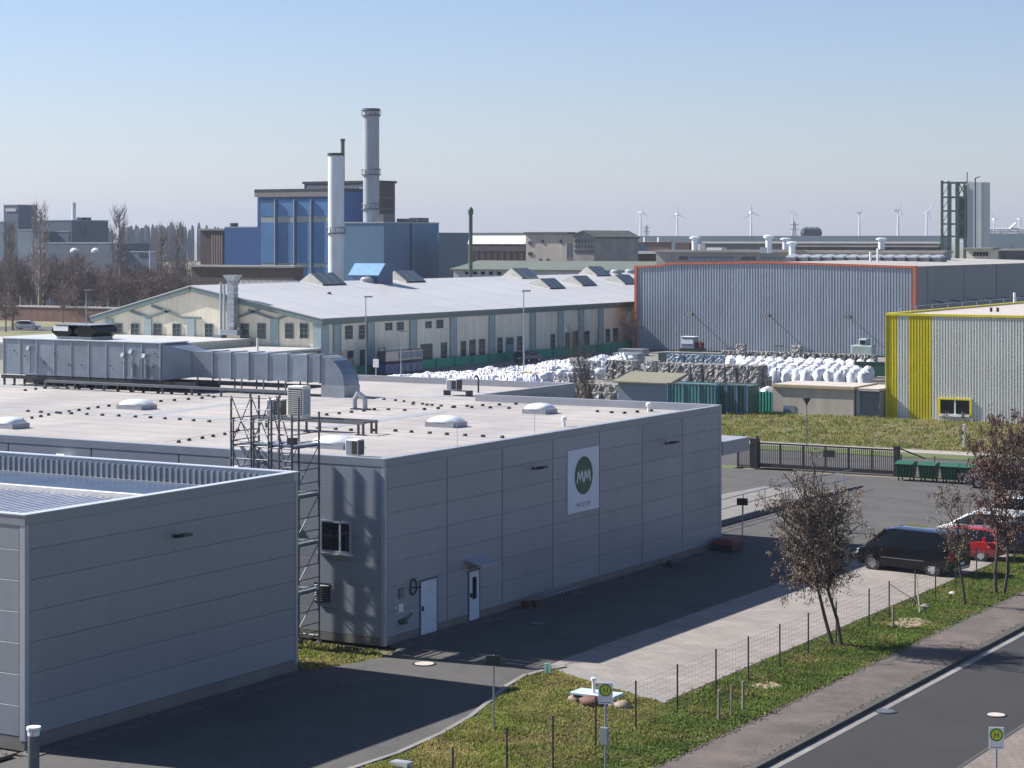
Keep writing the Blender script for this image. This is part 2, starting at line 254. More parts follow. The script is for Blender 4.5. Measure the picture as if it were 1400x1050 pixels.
# ---------------------------------------------------------------- mesh helpers
def wloc(o):
    v = Vector((0, 0, 0))
    while o is not None: v += o.location; o = o.parent
    return v
class MB:
    def __init__(s): s.v = []; s.f = []
    def add(s, vs, fs):
        k = len(s.v); s.v += [tuple(p) for p in vs]; s.f += [tuple(i + k for i in f) for f in fs]; return s
    def box(s, x0, y0, z0, x1, y1, z1):
        if x0 > x1: x0, x1 = x1, x0
        if y0 > y1: y0, y1 = y1, y0
        if z0 > z1: z0, z1 = z1, z0
        return s.add([(x0,y0,z0),(x1,y0,z0),(x1,y1,z0),(x0,y1,z0),(x0,y0,z1),(x1,y0,z1),(x1,y1,z1),(x0,y1,z1)],
              [(0,3,2,1),(4,5,6,7),(0,1,5,4),(1,2,6,5),(2,3,7,6),(3,0,4,7)])
    def bbox(s, x0, y0, z0, x1, y1, z1, b):            # chamfered in plan and on top
        return s.add([(x0+b,y0,z0),(x1-b,y0,z0),(x1,y0+b,z0),(x1,y1-b,z0),(x1-b,y1,z0),(x0+b,y1,z0),(x0,y1-b,z0),(x0,y0+b,z0),
                      (x0+b,y0,z1-b),(x1-b,y0,z1-b),(x1,y0+b,z1-b),(x1,y1-b,z1-b),(x1-b,y1,z1-b),(x0+b,y1,z1-b),(x0,y1-b,z1-b),(x0,y0+b,z1-b),
                      (x0+b,y0+b,z1),(x1-b,y0+b,z1),(x1-b,y1-b,z1),(x0+b,y1-b,z1)],
              [(7,6,5,4,3,2,1,0)] + [(i,(i+1)%8,8+(i+1)%8,8+i) for i in range(8)] +
              [(8,9,17,16),(9,10,17),(10,11,18,17),(11,12,18),(12,13,19,18),(13,14,19),(14,15,16,19),(15,8,16),(16,17,18,19)])
    def prism(s, poly, z0, z1):                        # plan polygon (ccw) extruded up
        n = len(poly)
        return s.add([(x,y,z0) for x,y in poly] + [(x,y,z1) for x,y in poly],
              [tuple(range(n-1,-1,-1)), tuple(range(n,2*n))] + [(i,(i+1)%n,n+(i+1)%n,n+i) for i in range(n)])
    def prismX(s, poly, x0, x1):                       # (y,z) polygon along X
        n = len(poly)
        return s.add([(x0,a,b) for a,b in poly] + [(x1,a,b) for a,b in poly],
              [tuple(range(n-1,-1,-1)), tuple(range(n,2*n))] + [(i,(i+1)%n,n+(i+1)%n,n+i) for i in range(n)])
    def prismY(s, poly, y0, y1):                       # (x,z) polygon along Y
        n = len(poly)
        return s.add([(a,y0,b) for a,b in poly] + [(a,y1,b) for a,b in poly],
              [tuple(range(n)), tuple(range(2*n-1,n-1,-1))] + [(i,n+i,n+(i+1)%n,(i+1)%n) for i in range(n)])
    def cyl(s, a, b, r0, r1=None, n=8, cap=True):
        if r1 is None: r1 = r0
        a = Vector(a); b = Vector(b); d = (b - a)
        if d.length < 1e-6: return s
        d.normalize(); t = Vector((0,0,1)) if abs(d.z) < 0.9 else Vector((1,0,0))
        u = d.cross(t).normalized(); w = d.cross(u)
        k = len(s.v)
        for c, r in ((a, r0), (b, r1)):
            for i in range(n):
                an = 2*math.pi*i/n; p = c + u*(r*math.cos(an)) + w*(r*math.sin(an)); s.v.append((p.x,p.y,p.z))
        for i in range(n): s.f.append((k+i, k+(i+1)%n, k+n+(i+1)%n, k+n+i))
        if cap: s.f.append(tuple(k+i for i in range(n-1,-1,-1))); s.f.append(tuple(k+n+i for i in range(n)))
        return s
    def bar(s, a, b, w=0.05, h=None): return s.cyl(a, b, w*0.7, w*0.7, 4)
    def lathe(s, prof, c=(0,0), n=16, z0=0):
        k = len(s.v)
        for r, z in prof:
            for i in range(n):
                an = 2*math.pi*i/n; s.v.append((c[0]+r*math.cos(an), c[1]+r*math.sin(an), z0+z))
        for j in range(len(prof)-1):
            for i in range(n): s.f.append((k+j*n+i, k+j*n+(i+1)%n, k+(j+1)*n+(i+1)%n, k+(j+1)*n+i))
        s.f.append(tuple(k+i for i in range(n-1,-1,-1))); s.f.append(tuple(k+(len(prof)-1)*n+i for i in range(n)))
        return s
    def tf(s, M):
        s.v = [tuple(M @ Vector(p)) for p in s.v]; return s
    def mesh(s, name, m, off=(0,0,0), smooth=False):
        me = bpy.data.meshes.new(name)
        ox, oy, oz = off
        me.from_pydata([(x-ox,y-oy,z-oz) for x,y,z in s.v], [], s.f); me.update()
        if m: me.materials.append(m)
        if smooth: me.polygons.foreach_set('use_smooth', [True]*len(me.polygons))
        return me
    def build(s, name, m, parent=None, smooth=False):
        off = wloc(parent) if parent is not None else (0,0,0)
        o = bpy.data.objects.new(name, s.mesh(name, m, off, smooth)); COL.objects.link(o)
        if parent is not None: o.parent = parent
        return o
def tag(o, label=None, cat=None, group=None, kind=None):
    if label: o['label'] = label
    if cat: o['category'] = cat
    if group: o['group'] = group
    if kind: o['kind'] = kind
    return o
def root(name, loc, label, cat, group=None):
    o = bpy.data.objects.new(name, None); COL.objects.link(o); o.location = loc; o.empty_display_size = 0.2
    return tag(o, label, cat, group)
def struct(name, mb, m): return tag(mb.build(name, m), kind='structure')
def piece(name, me, parent, loc, rz=0.0):
    o = bpy.data.objects.new(name, me); COL.objects.link(o); o.parent = parent
    o.location = Vector(loc) - wloc(parent); o.rotation_euler = (0,0,rz); return o
KIDS = {}
def kids(o): return [c for c in COL.objects if c.parent == o]
def dup(o, loc=None, rz=None, label=None, group=None, parent=None, tree=None):
    if tree is None: tree = snapshot(o)
    src, ch = tree
    c = src.copy(); COL.objects.link(c)
    if parent is not None: c.parent = parent
    if loc is not None: c.location = loc
    if rz is not None: c.rotation_euler = (0,0,rz)
    if label: c['label'] = label
    if group: c['group'] = group
    for t in ch: dup(t[0], parent=c, tree=t)
    return c
def snapshot(o): return (o, [snapshot(c) for c in o.children])
def smooth_auto(o, ang=40):
    me = o.data; me.polygons.foreach_set('use_smooth', [True]*len(me.polygons)); me.set_sharp_from_angle(angle=R(ang)); return o
rng = random.Random(7)
# ================================================================ SETTING
XF = -43.6                                             # street facade plane of both grey halls
ground = MB()
ground.add([(-9000,-400,-0.13),(3000,-400,-0.13),(3000,12000,-0.13),(-9000,12000,-0.13)], [(0,1,2,3)])
struct('ground', ground, field)
# driveway and yard
drv = MB(); xs0 = -36.8
drive_curve = [P(440,1062), P(480,1050), P(540,1030), P(600,1003), P(640,980), P(668,958), P(690,938), P(712,925), P(740,917), P(762,913)]
drv.prism([(-43.4,40.0),(-35.2,40.0)] + drive_curve + [(-36.9,66.0),(-43.0,66.0),(-43.0,65.0),(-42.4,63.6),(-43.4,60.2)], -0.12, 0.0)
drv.prism([(-43.0,66.0),(xs0-0.26,66.0),(xs0-0.26,127.6),(-43.0,127.6)], -0.12, 0.0); drv.prism([(-75,95.2),(-43.0,95.2),(-43.0,127.6),(-75,127.6)], -0.12, 0.0)
struct('driveway', drv, asphalt_drive)
yd = MB(); yd.prism([(xs0+0.002,108.0),(-14,108.0),(-14,127.6),(xs0+0.002,127.6)], -0.12, 0.0); struct('yard', yd, asphalt)
st = MB(); st.prism([(xs0+0.003,65.85),(-30.55,62.3),(-30.55,108.0),(xs0+0.003,108.0)], -0.12, 0.006); struct('paved_strip', st, paver)
# light concrete joint line between drive and strip, and near-end edging
ed = MB(); ed.prism([(xs0-0.25,66.0),(xs0-0.001,66.1),(xs0-0.001,108),(xs0-0.25,108)], -0.1, 0.004); struct('drainage_strip', ed, side_m)
ap = MB(); ap.prism([(-36.75,64.75),(-30.5,61.4),(-30.5,62.25),(-36.75,65.8)], -0.12, 0.004); struct('paved_apron', ap, gutter_m)
pm_ = mat('patch_asphalt', (0.062,0.060,0.060), 0.9, 0, 0.12, 1.0, 0.12, 16)
for (x0_,y0_,x1_,y1_,r_) in [(-42.2,70.5,-40.6,73.2,.05),(-30,112,-27.5,118,.1),(-36.5,113,-33,115.2,-.06),(-41.5,97,-39.8,103,0.03)]:
    zz0 = -0.12 if x0_ > -24 else 0.0
    struct('asphalt_patch', MB().prism([(x0_,y0_),(x1_,y0_+r_),(x1_+r_,y1_),(x0_,y1_-r_)], zz0-0.004, zz0+0.004), pm_)
for (u0_,v0_,u1_,v1_) in [((1178),677,1262,686),(992,652,1075,662)]:
    aa, bb = P(u0_,v0_), P(u1_,v1_); n2 = Vector((-(bb[1]-aa[1]),bb[0]-aa[0])).normalized()*0.07
    struct('painted_line', MB().prism([(aa[0]-n2.x,aa[1]-n2.y),(bb[0]-n2.x,bb[1]-n2.y),(bb[0]+n2.x,bb[1]+n2.y),(aa[0]+n2.x,aa[1]+n2.y)], 0.001, 0.008), side_m)
dirt_e = MB(); rr = random.Random(77)
for i in range(2600):
    y = rr.uniform(50,100); side = rr.choice((0,0,1,2)); x = {0:-26.95,1:-24.8,2:-30.5}[side]+rr.gauss(0,0.07); s_ = rr.uniform(0.015,0.06)
    dirt_e.add([(x-s_,y-s_,0.012),(x+s_,y-s_*.6,0.012),(x+s_*.7,y+s_,0.012),(x,y,0.012+s_*.6)], [(0,1,3),(1,2,3),(2,0,3)])
tag(dirt_e.build('grit', mat('grit_brown',(0.10,0.085,0.06),0.95,island=0.5)), 'grit and crumbled leaves along the sidewalk edges and paved strip', 'grit', kind='stuff')
# kerb stones along the curved drive edge
ck = MB(); r0 = root('drive_kerb', (*drive_curve[4],0), 'pale concrete kerb curving along the driveway beside the grass island', 'kerb'); ck = None
def path_pts(pts, step):
    out = []; acc = 0.0
    for (a, b) in zip(pts[:-1], pts[1:]):
        L = math.dist(a, b); t = -acc
        while t + step <= L + 1e-9:
            t += step
            out.append(((a[0]+(b[0]-a[0])*t/L, a[1]+(b[1]-a[1])*t/L), math.atan2(b[1]-a[1], b[0]-a[0])))
        acc = L - t
    return out
kst = MB().bbox(-0.48,-0.10,-0.1,0.48,0.10,0.05,0.015).mesh('kerb_stone', gutter_m)
for (p, a) in path_pts(drive_curve, 0.98): piece('kerb_stone', kst, r0, (p[0]+0.1, p[1]-0.05, 0), a)
# grass island, verge
isl = MB(); isl.prism([(-34.9,40),(-31.0,40),(-26.95,40),(-26.95,112),(-30.5,112),(-30.5,61.4),(-36.7,64.7)] + [(p[0]+0.05,p[1]-0.1) for p in drive_curve[::-1]], -0.12, 0.0)
struct('grass_island', isl, verge_g)
vg = MB(); vg.prism([(-54,60.05),(-43.35,60.2),(-42.4,63.55),(-43.0,64.4),(-54,64.55)], -0.12, 0.0); struct('grass_corner', vg, grass_g)
sw = MB(); sw.prism([(-26.95,30),(-24.75,30),(-24.75,150),(-26.95,150)], -0.12, 0.0); struct('sidewalk', sw, side_m)
rd = MB(); rd.prism([(-24.75,30),(-19.6,30),(-19.6,170),(-24.75,170)], -0.129, -0.12); struct('road', rd, road_m)
cr = MB(); cr.prism([(-90,129.2),(-24.8,129.2),(-24.8,140.2),(-90,140.2)], -0.129, -0.04); struct('cross_road', cr, asphalt)
sw2 = MB(); sw2.prism([(-19.45,30),(-14,30),(-14,150),(-19.45,150)], -0.12, 0.0)
pav2 = brick_mat('sidewalk_slabs', (0.17,0.145,0.125), (0.14,0.118,0.10), (0.09,0.08,0.07), 1.0, 0.3, 0.3, 0.012, var=0.18)
struct('far_sidewalk', sw2, pav2)
def kerb_run(name, x0, x1, y0, y1, m, zt, label, step=1.0):
    k = root(name, ((x0+x1)/2, y0, 0), label, 'kerb')
    me = MB().bbox(-(x1-x0)/2+0.003, 0.006, -0.128, (x1-x0)/2-0.003, step-0.006, zt, 0.012).mesh('kerb_stone', m)
    y = y0
    while y < y1: piece('kerb_stone', me, k, ((x0+x1)/2, y, 0)); y += step
kerb_run('road_kerb', -24.75, -24.48, 50, 92, kerb_m, 0.012, 'grey concrete kerb, shade in its colour, between the near sidewalk and the road')
kerb_run('road_kerb', -19.6, -19.45, 50, 72, kerb_m, 0.012, 'grey concrete kerb below the slab pavement on the right')
gt = MB()
kerb_run('gutter_row', -24.47, -24.12, 50, 92, gutter_m, -0.112, 'pale flat gutter slabs lining the road beside the kerb')
pt = MB(); pt.prism([(-90,143.0),(-24.8,143.0),(-24.8,145.2),(-90,145.2)], -0.12, 0.03); struct('path', pt, mat('light_path', (0.26,0.24,0.21), 0.9))
gv = MB(); gv.prism([(-90,140.2),(-24.8,140.2),(-24.8,143.0),(-90,143.0)], -0.12, 0.0); struct('grass_strip', gv, verge_g)
gb = MB(); gb.prism([(-90,127.6),(-58,127.6),(-58,129.2),(-90,129.2)], -0.12, 0.0); struct('grass_edge', gb, verge_g)
# embankment (bumpy)
nx, ny = 110, 26; em = MB(); X0e, X1e, Y0e, Y1e = -92, -22, 145.2, 164.6
rr = random.Random(3)
for j in range(ny+1):
    for i in range(nx+1):
        t = j/ny; h = 0.45*min(1, max(0, (t-0.05)/0.7))
        if 0 < j < ny: h += rr.uniform(0, 0.16)*min(1, 4*t)
        em.v.append((X0e+(X1e-X0e)*i/nx, Y0e+(Y1e-Y0e)*t, h))
for j in range(ny):
    for i in range(nx): a = j*(nx+1)+i; em.f.append((a,a+1,a+nx+2,a+nx+1))
struct('embankment', em, grass_g)
lot = MB(); lot.prism([(-134,164.7),(-22,164.7),(-22,258),(-134,258)], -0.12, 0.0); struct('storage_yard', lot, concrete)
hy = MB(); hy.prism([(-230,106),(-134.1,106),(-134.1,340),(-230,340)], -0.12, -0.06); struct('works_ground', hy, concrete)
lf = MB(); lf.prism([aD(-300,285), aD(170,265), aD(190,420), aD(-300,430)], -0.12, -0.02); struct('left_grass', lf, mat('dry_grass', (0.155,0.15,0.07), 0.95, 0, 0.25, 0.2, 0.2, 2))
lr = MB(); lr.prism([aD(-300,352), aD(160,350), aD(160,366), aD(-300,370)], -0.12, 0.0); struct('left_road', lr, asphalt)
rs = MB(); rs.prism([(-30,258.1),(-22,258.1),(-22,259),(-30,259)], -0.12, 0)
# gravel margins
gr = MB(); gr.prism([(-43.52,65.3),(-42.85,65.3),(-42.85,94.6),(-43.52,94.6)], -0.05, 0.03)
gr.prism([(-43.7,46.0),(-43.0,46.0),(-43.0,59.9),(-43.7,59.9)], -0.05, 0.03)
gr.prism([(-60,44.6),(-43.75,44.6),(-43.75,46.1),(-60,46.1)], -0.05, 0.05)
struct('gravel_margin', gr, gravel)
# gravel stones as loose relief
gs = MB(); rg = random.Random(5)
for i in range(1500):
    if i < 800: x = rg.uniform(-43.5,-42.9); y = rg.uniform(65.4,94.5)
    elif i < 1200: x = rg.uniform(-43.6,-43.02); y = rg.uniform(46.1,59.9)
    else: x = rg.uniform(-48,-43.8); y = rg.uniform(44.8,46.0)
    s_ = rg.uniform(0.02,0.055); z = 0.045
    gs.add([(x-s_,y,z),(x,y-s_,z),(x+s_,y,z),(x,y+s_,z),(x,y,z+s_*0.8)], [(0,1,4),(1,2,4),(2,3,4),(3,0,4)])
tag(gs.build('loose_gravel', gravel), 'loose gravel stones along the foot of the grey walls', 'gravel', kind='stuff')
# border slabs in front of left building's near wall
bd = root('edging', (-45,44.6,0), 'concrete edging slabs holding the gravel at the left hall corner', 'edging')
bm_ = MB().box(0.01,0,0,0.97,0.08,0.30).mesh('slab', concrete)
for i in range(14): piece('slab', bm_, bd, (-57.5+i, 44.5, -0.05))

# grass tufts
def inpoly(x, y, poly):
    c = False; j = len(poly)-1
    for i in range(len(poly)):
        if (poly[i][1] > y) != (poly[j][1] > y) and x < (poly[j][0]-poly[i][0])*(y-poly[i][1])/(poly[j][1]-poly[i][1])+poly[i][0]: c = not c
        j = i
    return c
def tufts(name, poly, n, m, h0, h1, z0, label, seed, bare=(), slope=None):
    r = np.random.default_rng(seed); P_ = np.array(poly); lo = P_.min(0); hi = P_.max(0)
    pts = r.uniform(lo, hi, (int(n*2.6), 2))
    x, y = pts[:,0], pts[:,1]; ins = np.zeros(len(pts), bool); j = len(P_)-1
    for i in range(len(P_)):
        xi, yi = P_[i]; xj, yj = P_[j]
        with np.errstate(divide='ignore', invalid='ignore'):
            c = ((yi > y) != (yj > y)) & (x < (xj-xi)*(y-yi)/(yj-yi)+xi)
        ins ^= c; j = i
    for (bx, by, br) in bare: ins &= (((x-bx)**2*1.6+(y-by)**2/1.6) > br*br*r.uniform(0.3,1.1,len(x))) | (r.random(len(x)) < 0.14)
    pts = pts[ins][:n]; n = len(pts)
    clump = 0.6+0.8*(np.sin(pts[:,0]*2.1+np.sin(pts[:,1]*1.7)*2)*np.sin(pts[:,1]*2.7+np.sin(pts[:,0]*1.3)*2)*0.5+0.5)
    V = np.zeros((n,2,3,3)); a = r.uniform(0, math.pi, n); 
    for k in range(2):
        aa = a + k*1.5; w = r.uniform(0.03,0.07,n); h = r.uniform(h0,h1,n)*clump
        lean = r.normal(0,0.035,(n,2))
        V[:,k,0] = np.stack([pts[:,0]-np.cos(aa)*w, pts[:,1]-np.sin(aa)*w, np.full(n,z0)],1)
        V[:,k,1] = np.stack([pts[:,0]+np.cos(aa)*w, pts[:,1]+np.sin(aa)*w, np.full(n,z0)],1)
        V[:,k,2] = np.stack([pts[:,0]+lean[:,0], pts[:,1]+lean[:,1], z0+h],1)
    if slope: V[:,:,:,2] += slope(pts[:,1])[:,None,None]
    V = V.reshape(-1,3); nf = len(V)//3
    me = bpy.data.meshes.new(name); me.vertices.add(len(V)); me.vertices.foreach_set('co', V.ravel())
    me.loops.add(nf*3); me.loops.foreach_set('vertex_index', np.arange(nf*3)); me.polygons.add(nf)
    me.polygons.foreach_set('loop_start', np.arange(0,nf*3,3)); me.update(calc_edges=True); me.materials.append(m)
    o = bpy.data.objects.new(name, me); COL.objects.link(o); return tag(o, label, 'grass', kind='stuff')
FX = -29.55
bare = [(*P(1047,938),0.7),(*P(1240,852),1.2),(-33.2,55.6,0.3)]
curve_in = [(p[0]+0.3,p[1]-0.2) for p in drive_curve[::-1]]
tufts('island_grass', [(-34.6,47),(FX-0.05,47),(FX-0.05,61.2),(-36.2,64.4)] + curve_in, 42000, blade_a, 0.03, 0.11, 0.0, 'patchy yellow green grass on the island inside the wire fence', 11, [(*P(815,962),1.0)])
tufts('verge_grass', [(FX-0.9,61.2),(FX+0.1,47),(-27.0,47),(-27.0,110),(-30.4,110),(-30.4,61.6)], 60000, blade_b, 0.03, 0.10, 0.0, 'fresh green grass of the verge between fence and sidewalk', 12, bare)
tufts('corner_grass', [(-54,60.3),(-43.3,60.4),(-42.6,63.5),(-43.4,64.2),(-54,64.3)], 9000, blade_a, 0.03, 0.12, 0.0, 'small patch of grass between the two grey halls', 13)
tufts('embankment_grass', [(-75,145.6),(-30,145.6),(-30,163.8),(-75,163.8)], 22000, blade_a, 0.07, 0.24, 0.06, 'rough grass on the low embankment below the yellow hall', 14, (), lambda y: 0.45*np.clip(((y-145.2)/19.4-0.05)/0.7,0,1))
for i,(bx,by,br) in enumerate(bare[:2]):
    d_ = MB(); n_ = 18; rr = random.Random(i); pts = []
    for k in range(n_):
        a = 2*math.pi*k/n_; q = br*rr.uniform(0.5,1.1); pts.append((bx+math.cos(a)*q*0.75, by+math.sin(a)*q*1.25))
    d_.prism(pts, -0.01, 0.022)
    struct('bare_patch', d_, dirt)

# ================================================================ GREY HALL WITH SIGN
H = 6.92; PT = 0.03
def cladding(parent, axis, plane, a_list, z_list, m, sign=1, skip=None):
    """separate sandwich panels, proud of a dark core; axis 'Y' = facade runs along Y with outward normal +X; 'X' = runs along X, normal -Y"""
    cache = {}
    for i in range(len(a_list)-1):
        for j in range(len(z_list)-1):
            w = a_list[i+1]-a_list[i]; h = z_list[j+1]-z_list[j]; key = (round(w,3), round(h,3))
            if key not in cache:
                g = 0.004; b = 0.007; e = 0.026; q = MB()
                pr = [(e,g),(w-e,g),(w-e,h-g),(e,h-g)]; pi_ = [(e+b,g+b),(w-e-b,g+b),(w-e-b,h-g-b),(e+b,h-g-b)]
                if axis == 'Y':
                    vs = [(0,a,z) for a,z in pr] + [(PT-0.008,a,z) for a,z in pr] + [(PT,a,z) for a,z in pi_]
                else:
                    vs = [(a,0,z) for a,z in pr] + [(a,-PT+0.008,z) for a,z in pr] + [(a,-PT,z) for a,z in pi_]
                fs = [(0,3,2,1)] + [(k,(k+1)%4,4+(k+1)%4,4+k) for k in range(4)] + [(4+k,4+(k+1)%4,8+(k+1)%4,8+k) for k in range(4)] + [(8,9,10,11)]
                cache[key] = q.add(vs, fs).mesh('wall_panel', m)
            loc = (plane, a_list[i], z_list[j]) if axis == 'Y' else (a_list[i], plane, z_list[j])
            piece('wall_panel', cache[key], parent, loc)
zrows = [0.30, 1.20, 2.12, 3.04, 3.96, 4.88, 5.80, 6.62]
hall = root('industrial_hall', (XF, 65.1, 0), 'long grey panel clad hall with pale flat roof and round green logo board', 'hall')
XP = XF - PT; YN = 65.1
core = MB(); core.box(-95, YN+PT, 0, XP-0.001, 94.6, 6.5); core.box(-95, 94.6, 0, -57.25, 104.7, 6.5); core.build('wall', joint, hall)
pl = MB(); pl.box(XP, YN+PT+0.02, 0, XF-0.004, 94.6, 0.295); pl.box(-95, YN+0.002, 0, XP-0.003, YN+PT, 0.295); pl.build('plinth', concrete, hall)
ys = [YN+0.16 + (94.45-YN-0.16)*i/7 for i in range(8)]
cladding(hall, 'Y', XP, ys, zrows, panel)
xs = [-71.3+4.5*k for k in range(6)] + [XF-0.16]; xs = [-94,-89.5,-84.8,-80.3,-75.8] + xs
cladding(hall, 'X', YN+PT, xs, zrows, panel)
cladding(hall, 'Y', -57.25, [94.75,98.0,101.3,104.6], zrows, panel)
ct = MB(); ct.box(XF-0.17, YN-0.004, 0.0, XF+0.004, YN+0.155, 6.62); ct.box(XP, 94.46, 0, XF+0.004, 94.62, 6.62); ct.build('corner_trim', trim, hall)
RZ = 6.60
cop = MB()
cop.box(-95, YN-0.012, 6.622, XF+0.012, YN+0.30, H)                     # near
cop.box(XF-0.30, YN+0.30, 6.622, XF+0.012, 94.3, H-0.001)               # facade side
cop.build('parapet_coping', mat('coping_grey', (0.235,0.26,0.31), 0.4, 0.1, 0.05), hall)
cop = MB()
cop.box(-57.25, 94.3, RZ-0.1, XF+0.012, 94.62, H+0.03); cop.box(-95, 104.4, RZ-0.1, -57.24, 104.72, H+0.03); cop.box(-57.5, 94.3, RZ-0.1, -57.252, 104.4, H+0.028)
cop.build('rear_parapet', parapet, hall)
rf = MB(); rf.box(-95, YN+0.30, 6.5, XF-0.30, 94.3, RZ); rf.box(-95, 94.3, 6.5, -57.5, 104.4, RZ); rf.build('roof', membrane, hall)
# creased valleys and crickets in the membrane
def strip(mb, a, b, w, z0, z1):
    a = Vector((*a,0)); b = Vector((*b,0)); d = (b-a).normalized(); n_ = Vector((-d.y,d.x,0))*w/2
    mb.add([(*(a-n_).xy,z0),(*(b-n_).xy,z0),(*(b+n_).xy,z0),(*(a+n_).xy,z0),(*a.xy,z1),(*b.xy,z1)], [(0,1,5,4),(3,4,5,2),(0,4,3),(1,2,5)])
sm = MB()
for kk_, (a, b) in enumerate([((0,560),(200,567)),((200,567),(318,552)),((318,552),(470,545)),((215,568),(340,574)),((470,545),(660,540)),((540,542),(700,548)),((440,585),(600,563)),((0,527),(150,535))]):
    sm = MB(); strip(sm, P(*a,RZ), P(*b,RZ), 0.95, RZ+0.002+0.001*kk_, RZ+0.03+0.001*kk_); sm.build('membrane_crease', seam, hall)
sj = MB()
for k in range(16):
    y = YN+1.5+k*1.8
    if y < 94: sj.box(-95, y, RZ, XF-0.32, y+0.05, RZ+0.006)
sj.build('membrane_lap', mat('membrane_lap', (0.30,0.285,0.285), 0.75), hall)
# rear canopy over the loading bay
cn = MB(); cn.box(-58, 94.7, 4.45, XF+0.02, 97.9, 5.06); cn.build('loading_canopy', panel, hall)
cn = MB(); cn.box(-58.05, 94.68, 5.06, XF+0.05, 97.95, 5.12); cn.build('canopy_top', parapet, hall)
# doors
def door(x, y0, y1, z1, parent, win=False, label=None):
    f = MB(); t = 0.06
    f.box(x, y0-t, 0.02, x+0.05, y0, z1+t); f.box(x, y1, 0.02, x+0.05, y1+t, z1+t); f.box(x, y0, z1, x+0.05, y1, z1+t)
    d = MB().box(x, y0, 0.03, x+0.035, y1, z1).build('door', door_blue, parent)
    f.build('frame', mat('door_frame', (0.10,0.12,0.15), 0.5), d)
    MB().box(x+0.036, y0+0.06, 0.95, x+0.10, y0+0.12, 1.12).build('handle', dark, d)
    if win: MB().box(x+0.0355, y0+(y1-y0)*0.32, 0.85, x+0.043, y0+(y1-y0)*0.72, 1.72).build('pane', glass, d)
    else:
        MB().box(x+0.0355, y0+0.25, 1.62, x+0.04, y1-0.25, 1.72).build('notice', offwhite, d)
    if label: d['label'] = label
    return d
door(XF, 67.5, 68.62, 2.05, hall, label='pale blue plain steel door')
door(XF, 71.0, 71.75, 1.95, hall, True, 'pale blue door with narrow dark pane')
cn = MB(); cn.prismY([(XF,2.42),(XF+0.75,2.22),(XF+0.75,2.28),(XF,2.50)], 70.75, 72.0); cn.build('door_canopy', trim, hall)
MB().box(XF, 71.0, 2.05, XF+0.03, 71.75, 2.17).build('transom', steel_dull, hall)
# window and louvre on the near end wall
yw = YN
wf = MB(); x0,x1,z0,z1 = -46.4,-45.15,3.38,4.42; t=0.07
wf.box(x0-t,yw-0.07,z0-t,x0,yw,z1+t); wf.box(x1,yw-0.07,z0-t,x1+t,yw,z1+t); wf.box(x0,yw-0.07,z1,x1,yw,z1+t); wf.box(x0,yw-0.07,z0-t,x1,yw,z0); wf.box(-45.62,yw-0.06,z0,-45.54,yw,z1)
w_ = MB().box(x0,yw-0.03,z0,x1,yw-0.002,z1).build('window', glass, hall); wf.build('frame', trim, w_)
MB().box(x0-0.12,yw-0.2,z0-0.14,x1+0.12,yw-0.001,z0-t-0.002).build('sill', offwhite, w_)
lv = MB()
for k in range(7): lv.prismX([(yw-0.08,1.45+k*0.09),(yw-0.001,1.49+k*0.09),(yw-0.001,1.52+k*0.09),(yw-0.08,1.47+k*0.09)], -46.75,-46.1)
l_ = MB().box(-46.8,yw-0.012,1.40,-46.05,yw-0.001,2.12).build('louvre', dark, hall); lv.build('slat', steel_dull, l_)
# small wall fittings near the corner
MB().box(XF,66.0,1.62,XF+0.05,66.35,2.02).build('vent_grille', mat('fitting_grey',(0.10,0.12,0.13),0.5), hall)
sl = MB()
for k in range(4): sl.box(XF+0.051,66.03,1.66+k*0.09,XF+0.065,66.32,1.70+k*0.09)
sl.build('grille_slat', steel, hall)
MB().box(XF,66.02,1.12,XF+0.015,66.32,1.42).build('notice', white, hall)
MB().cyl((XF,65.75,1.33),(XF+0.08,65.75,1.33),0.06,n=10).build('wall_socket', offwhite, hall)
cable = MB()
for a in range(10):
    t0 = a/10*2*math.pi; t1 = (a+1)/10*2*math.pi
    cable.cyl((XF+0.06,66.95+0.22*math.cos(t0),1.95+0.3*math.sin(t0)),(XF+0.06,66.95+0.22*math.cos(t1),1.95+0.3*math.sin(t1)),0.03,n=5)
cable.cyl((XF,66.9,1.93),(XF+0.3,67.1,1.93),0.03,n=6)
tag(cable.build('cable_loop', black), 'black cable loop hanging on the hall wall left of the pale blue door', 'cable')
cb = MB().box(XF,66.0,0.72,XF+0.06,66.4,0.86).box(XF+0.06,66.05,0.68,XF+0.2,66.35,0.78).cyl((XF+0.1,66.3,0.78),(XF+0.14,66.75,1.0),0.03,n=6)
tag(cb.build('hose_tap', frame_green), 'dark hose tap low on the hall wall under the white notice', 'tap')
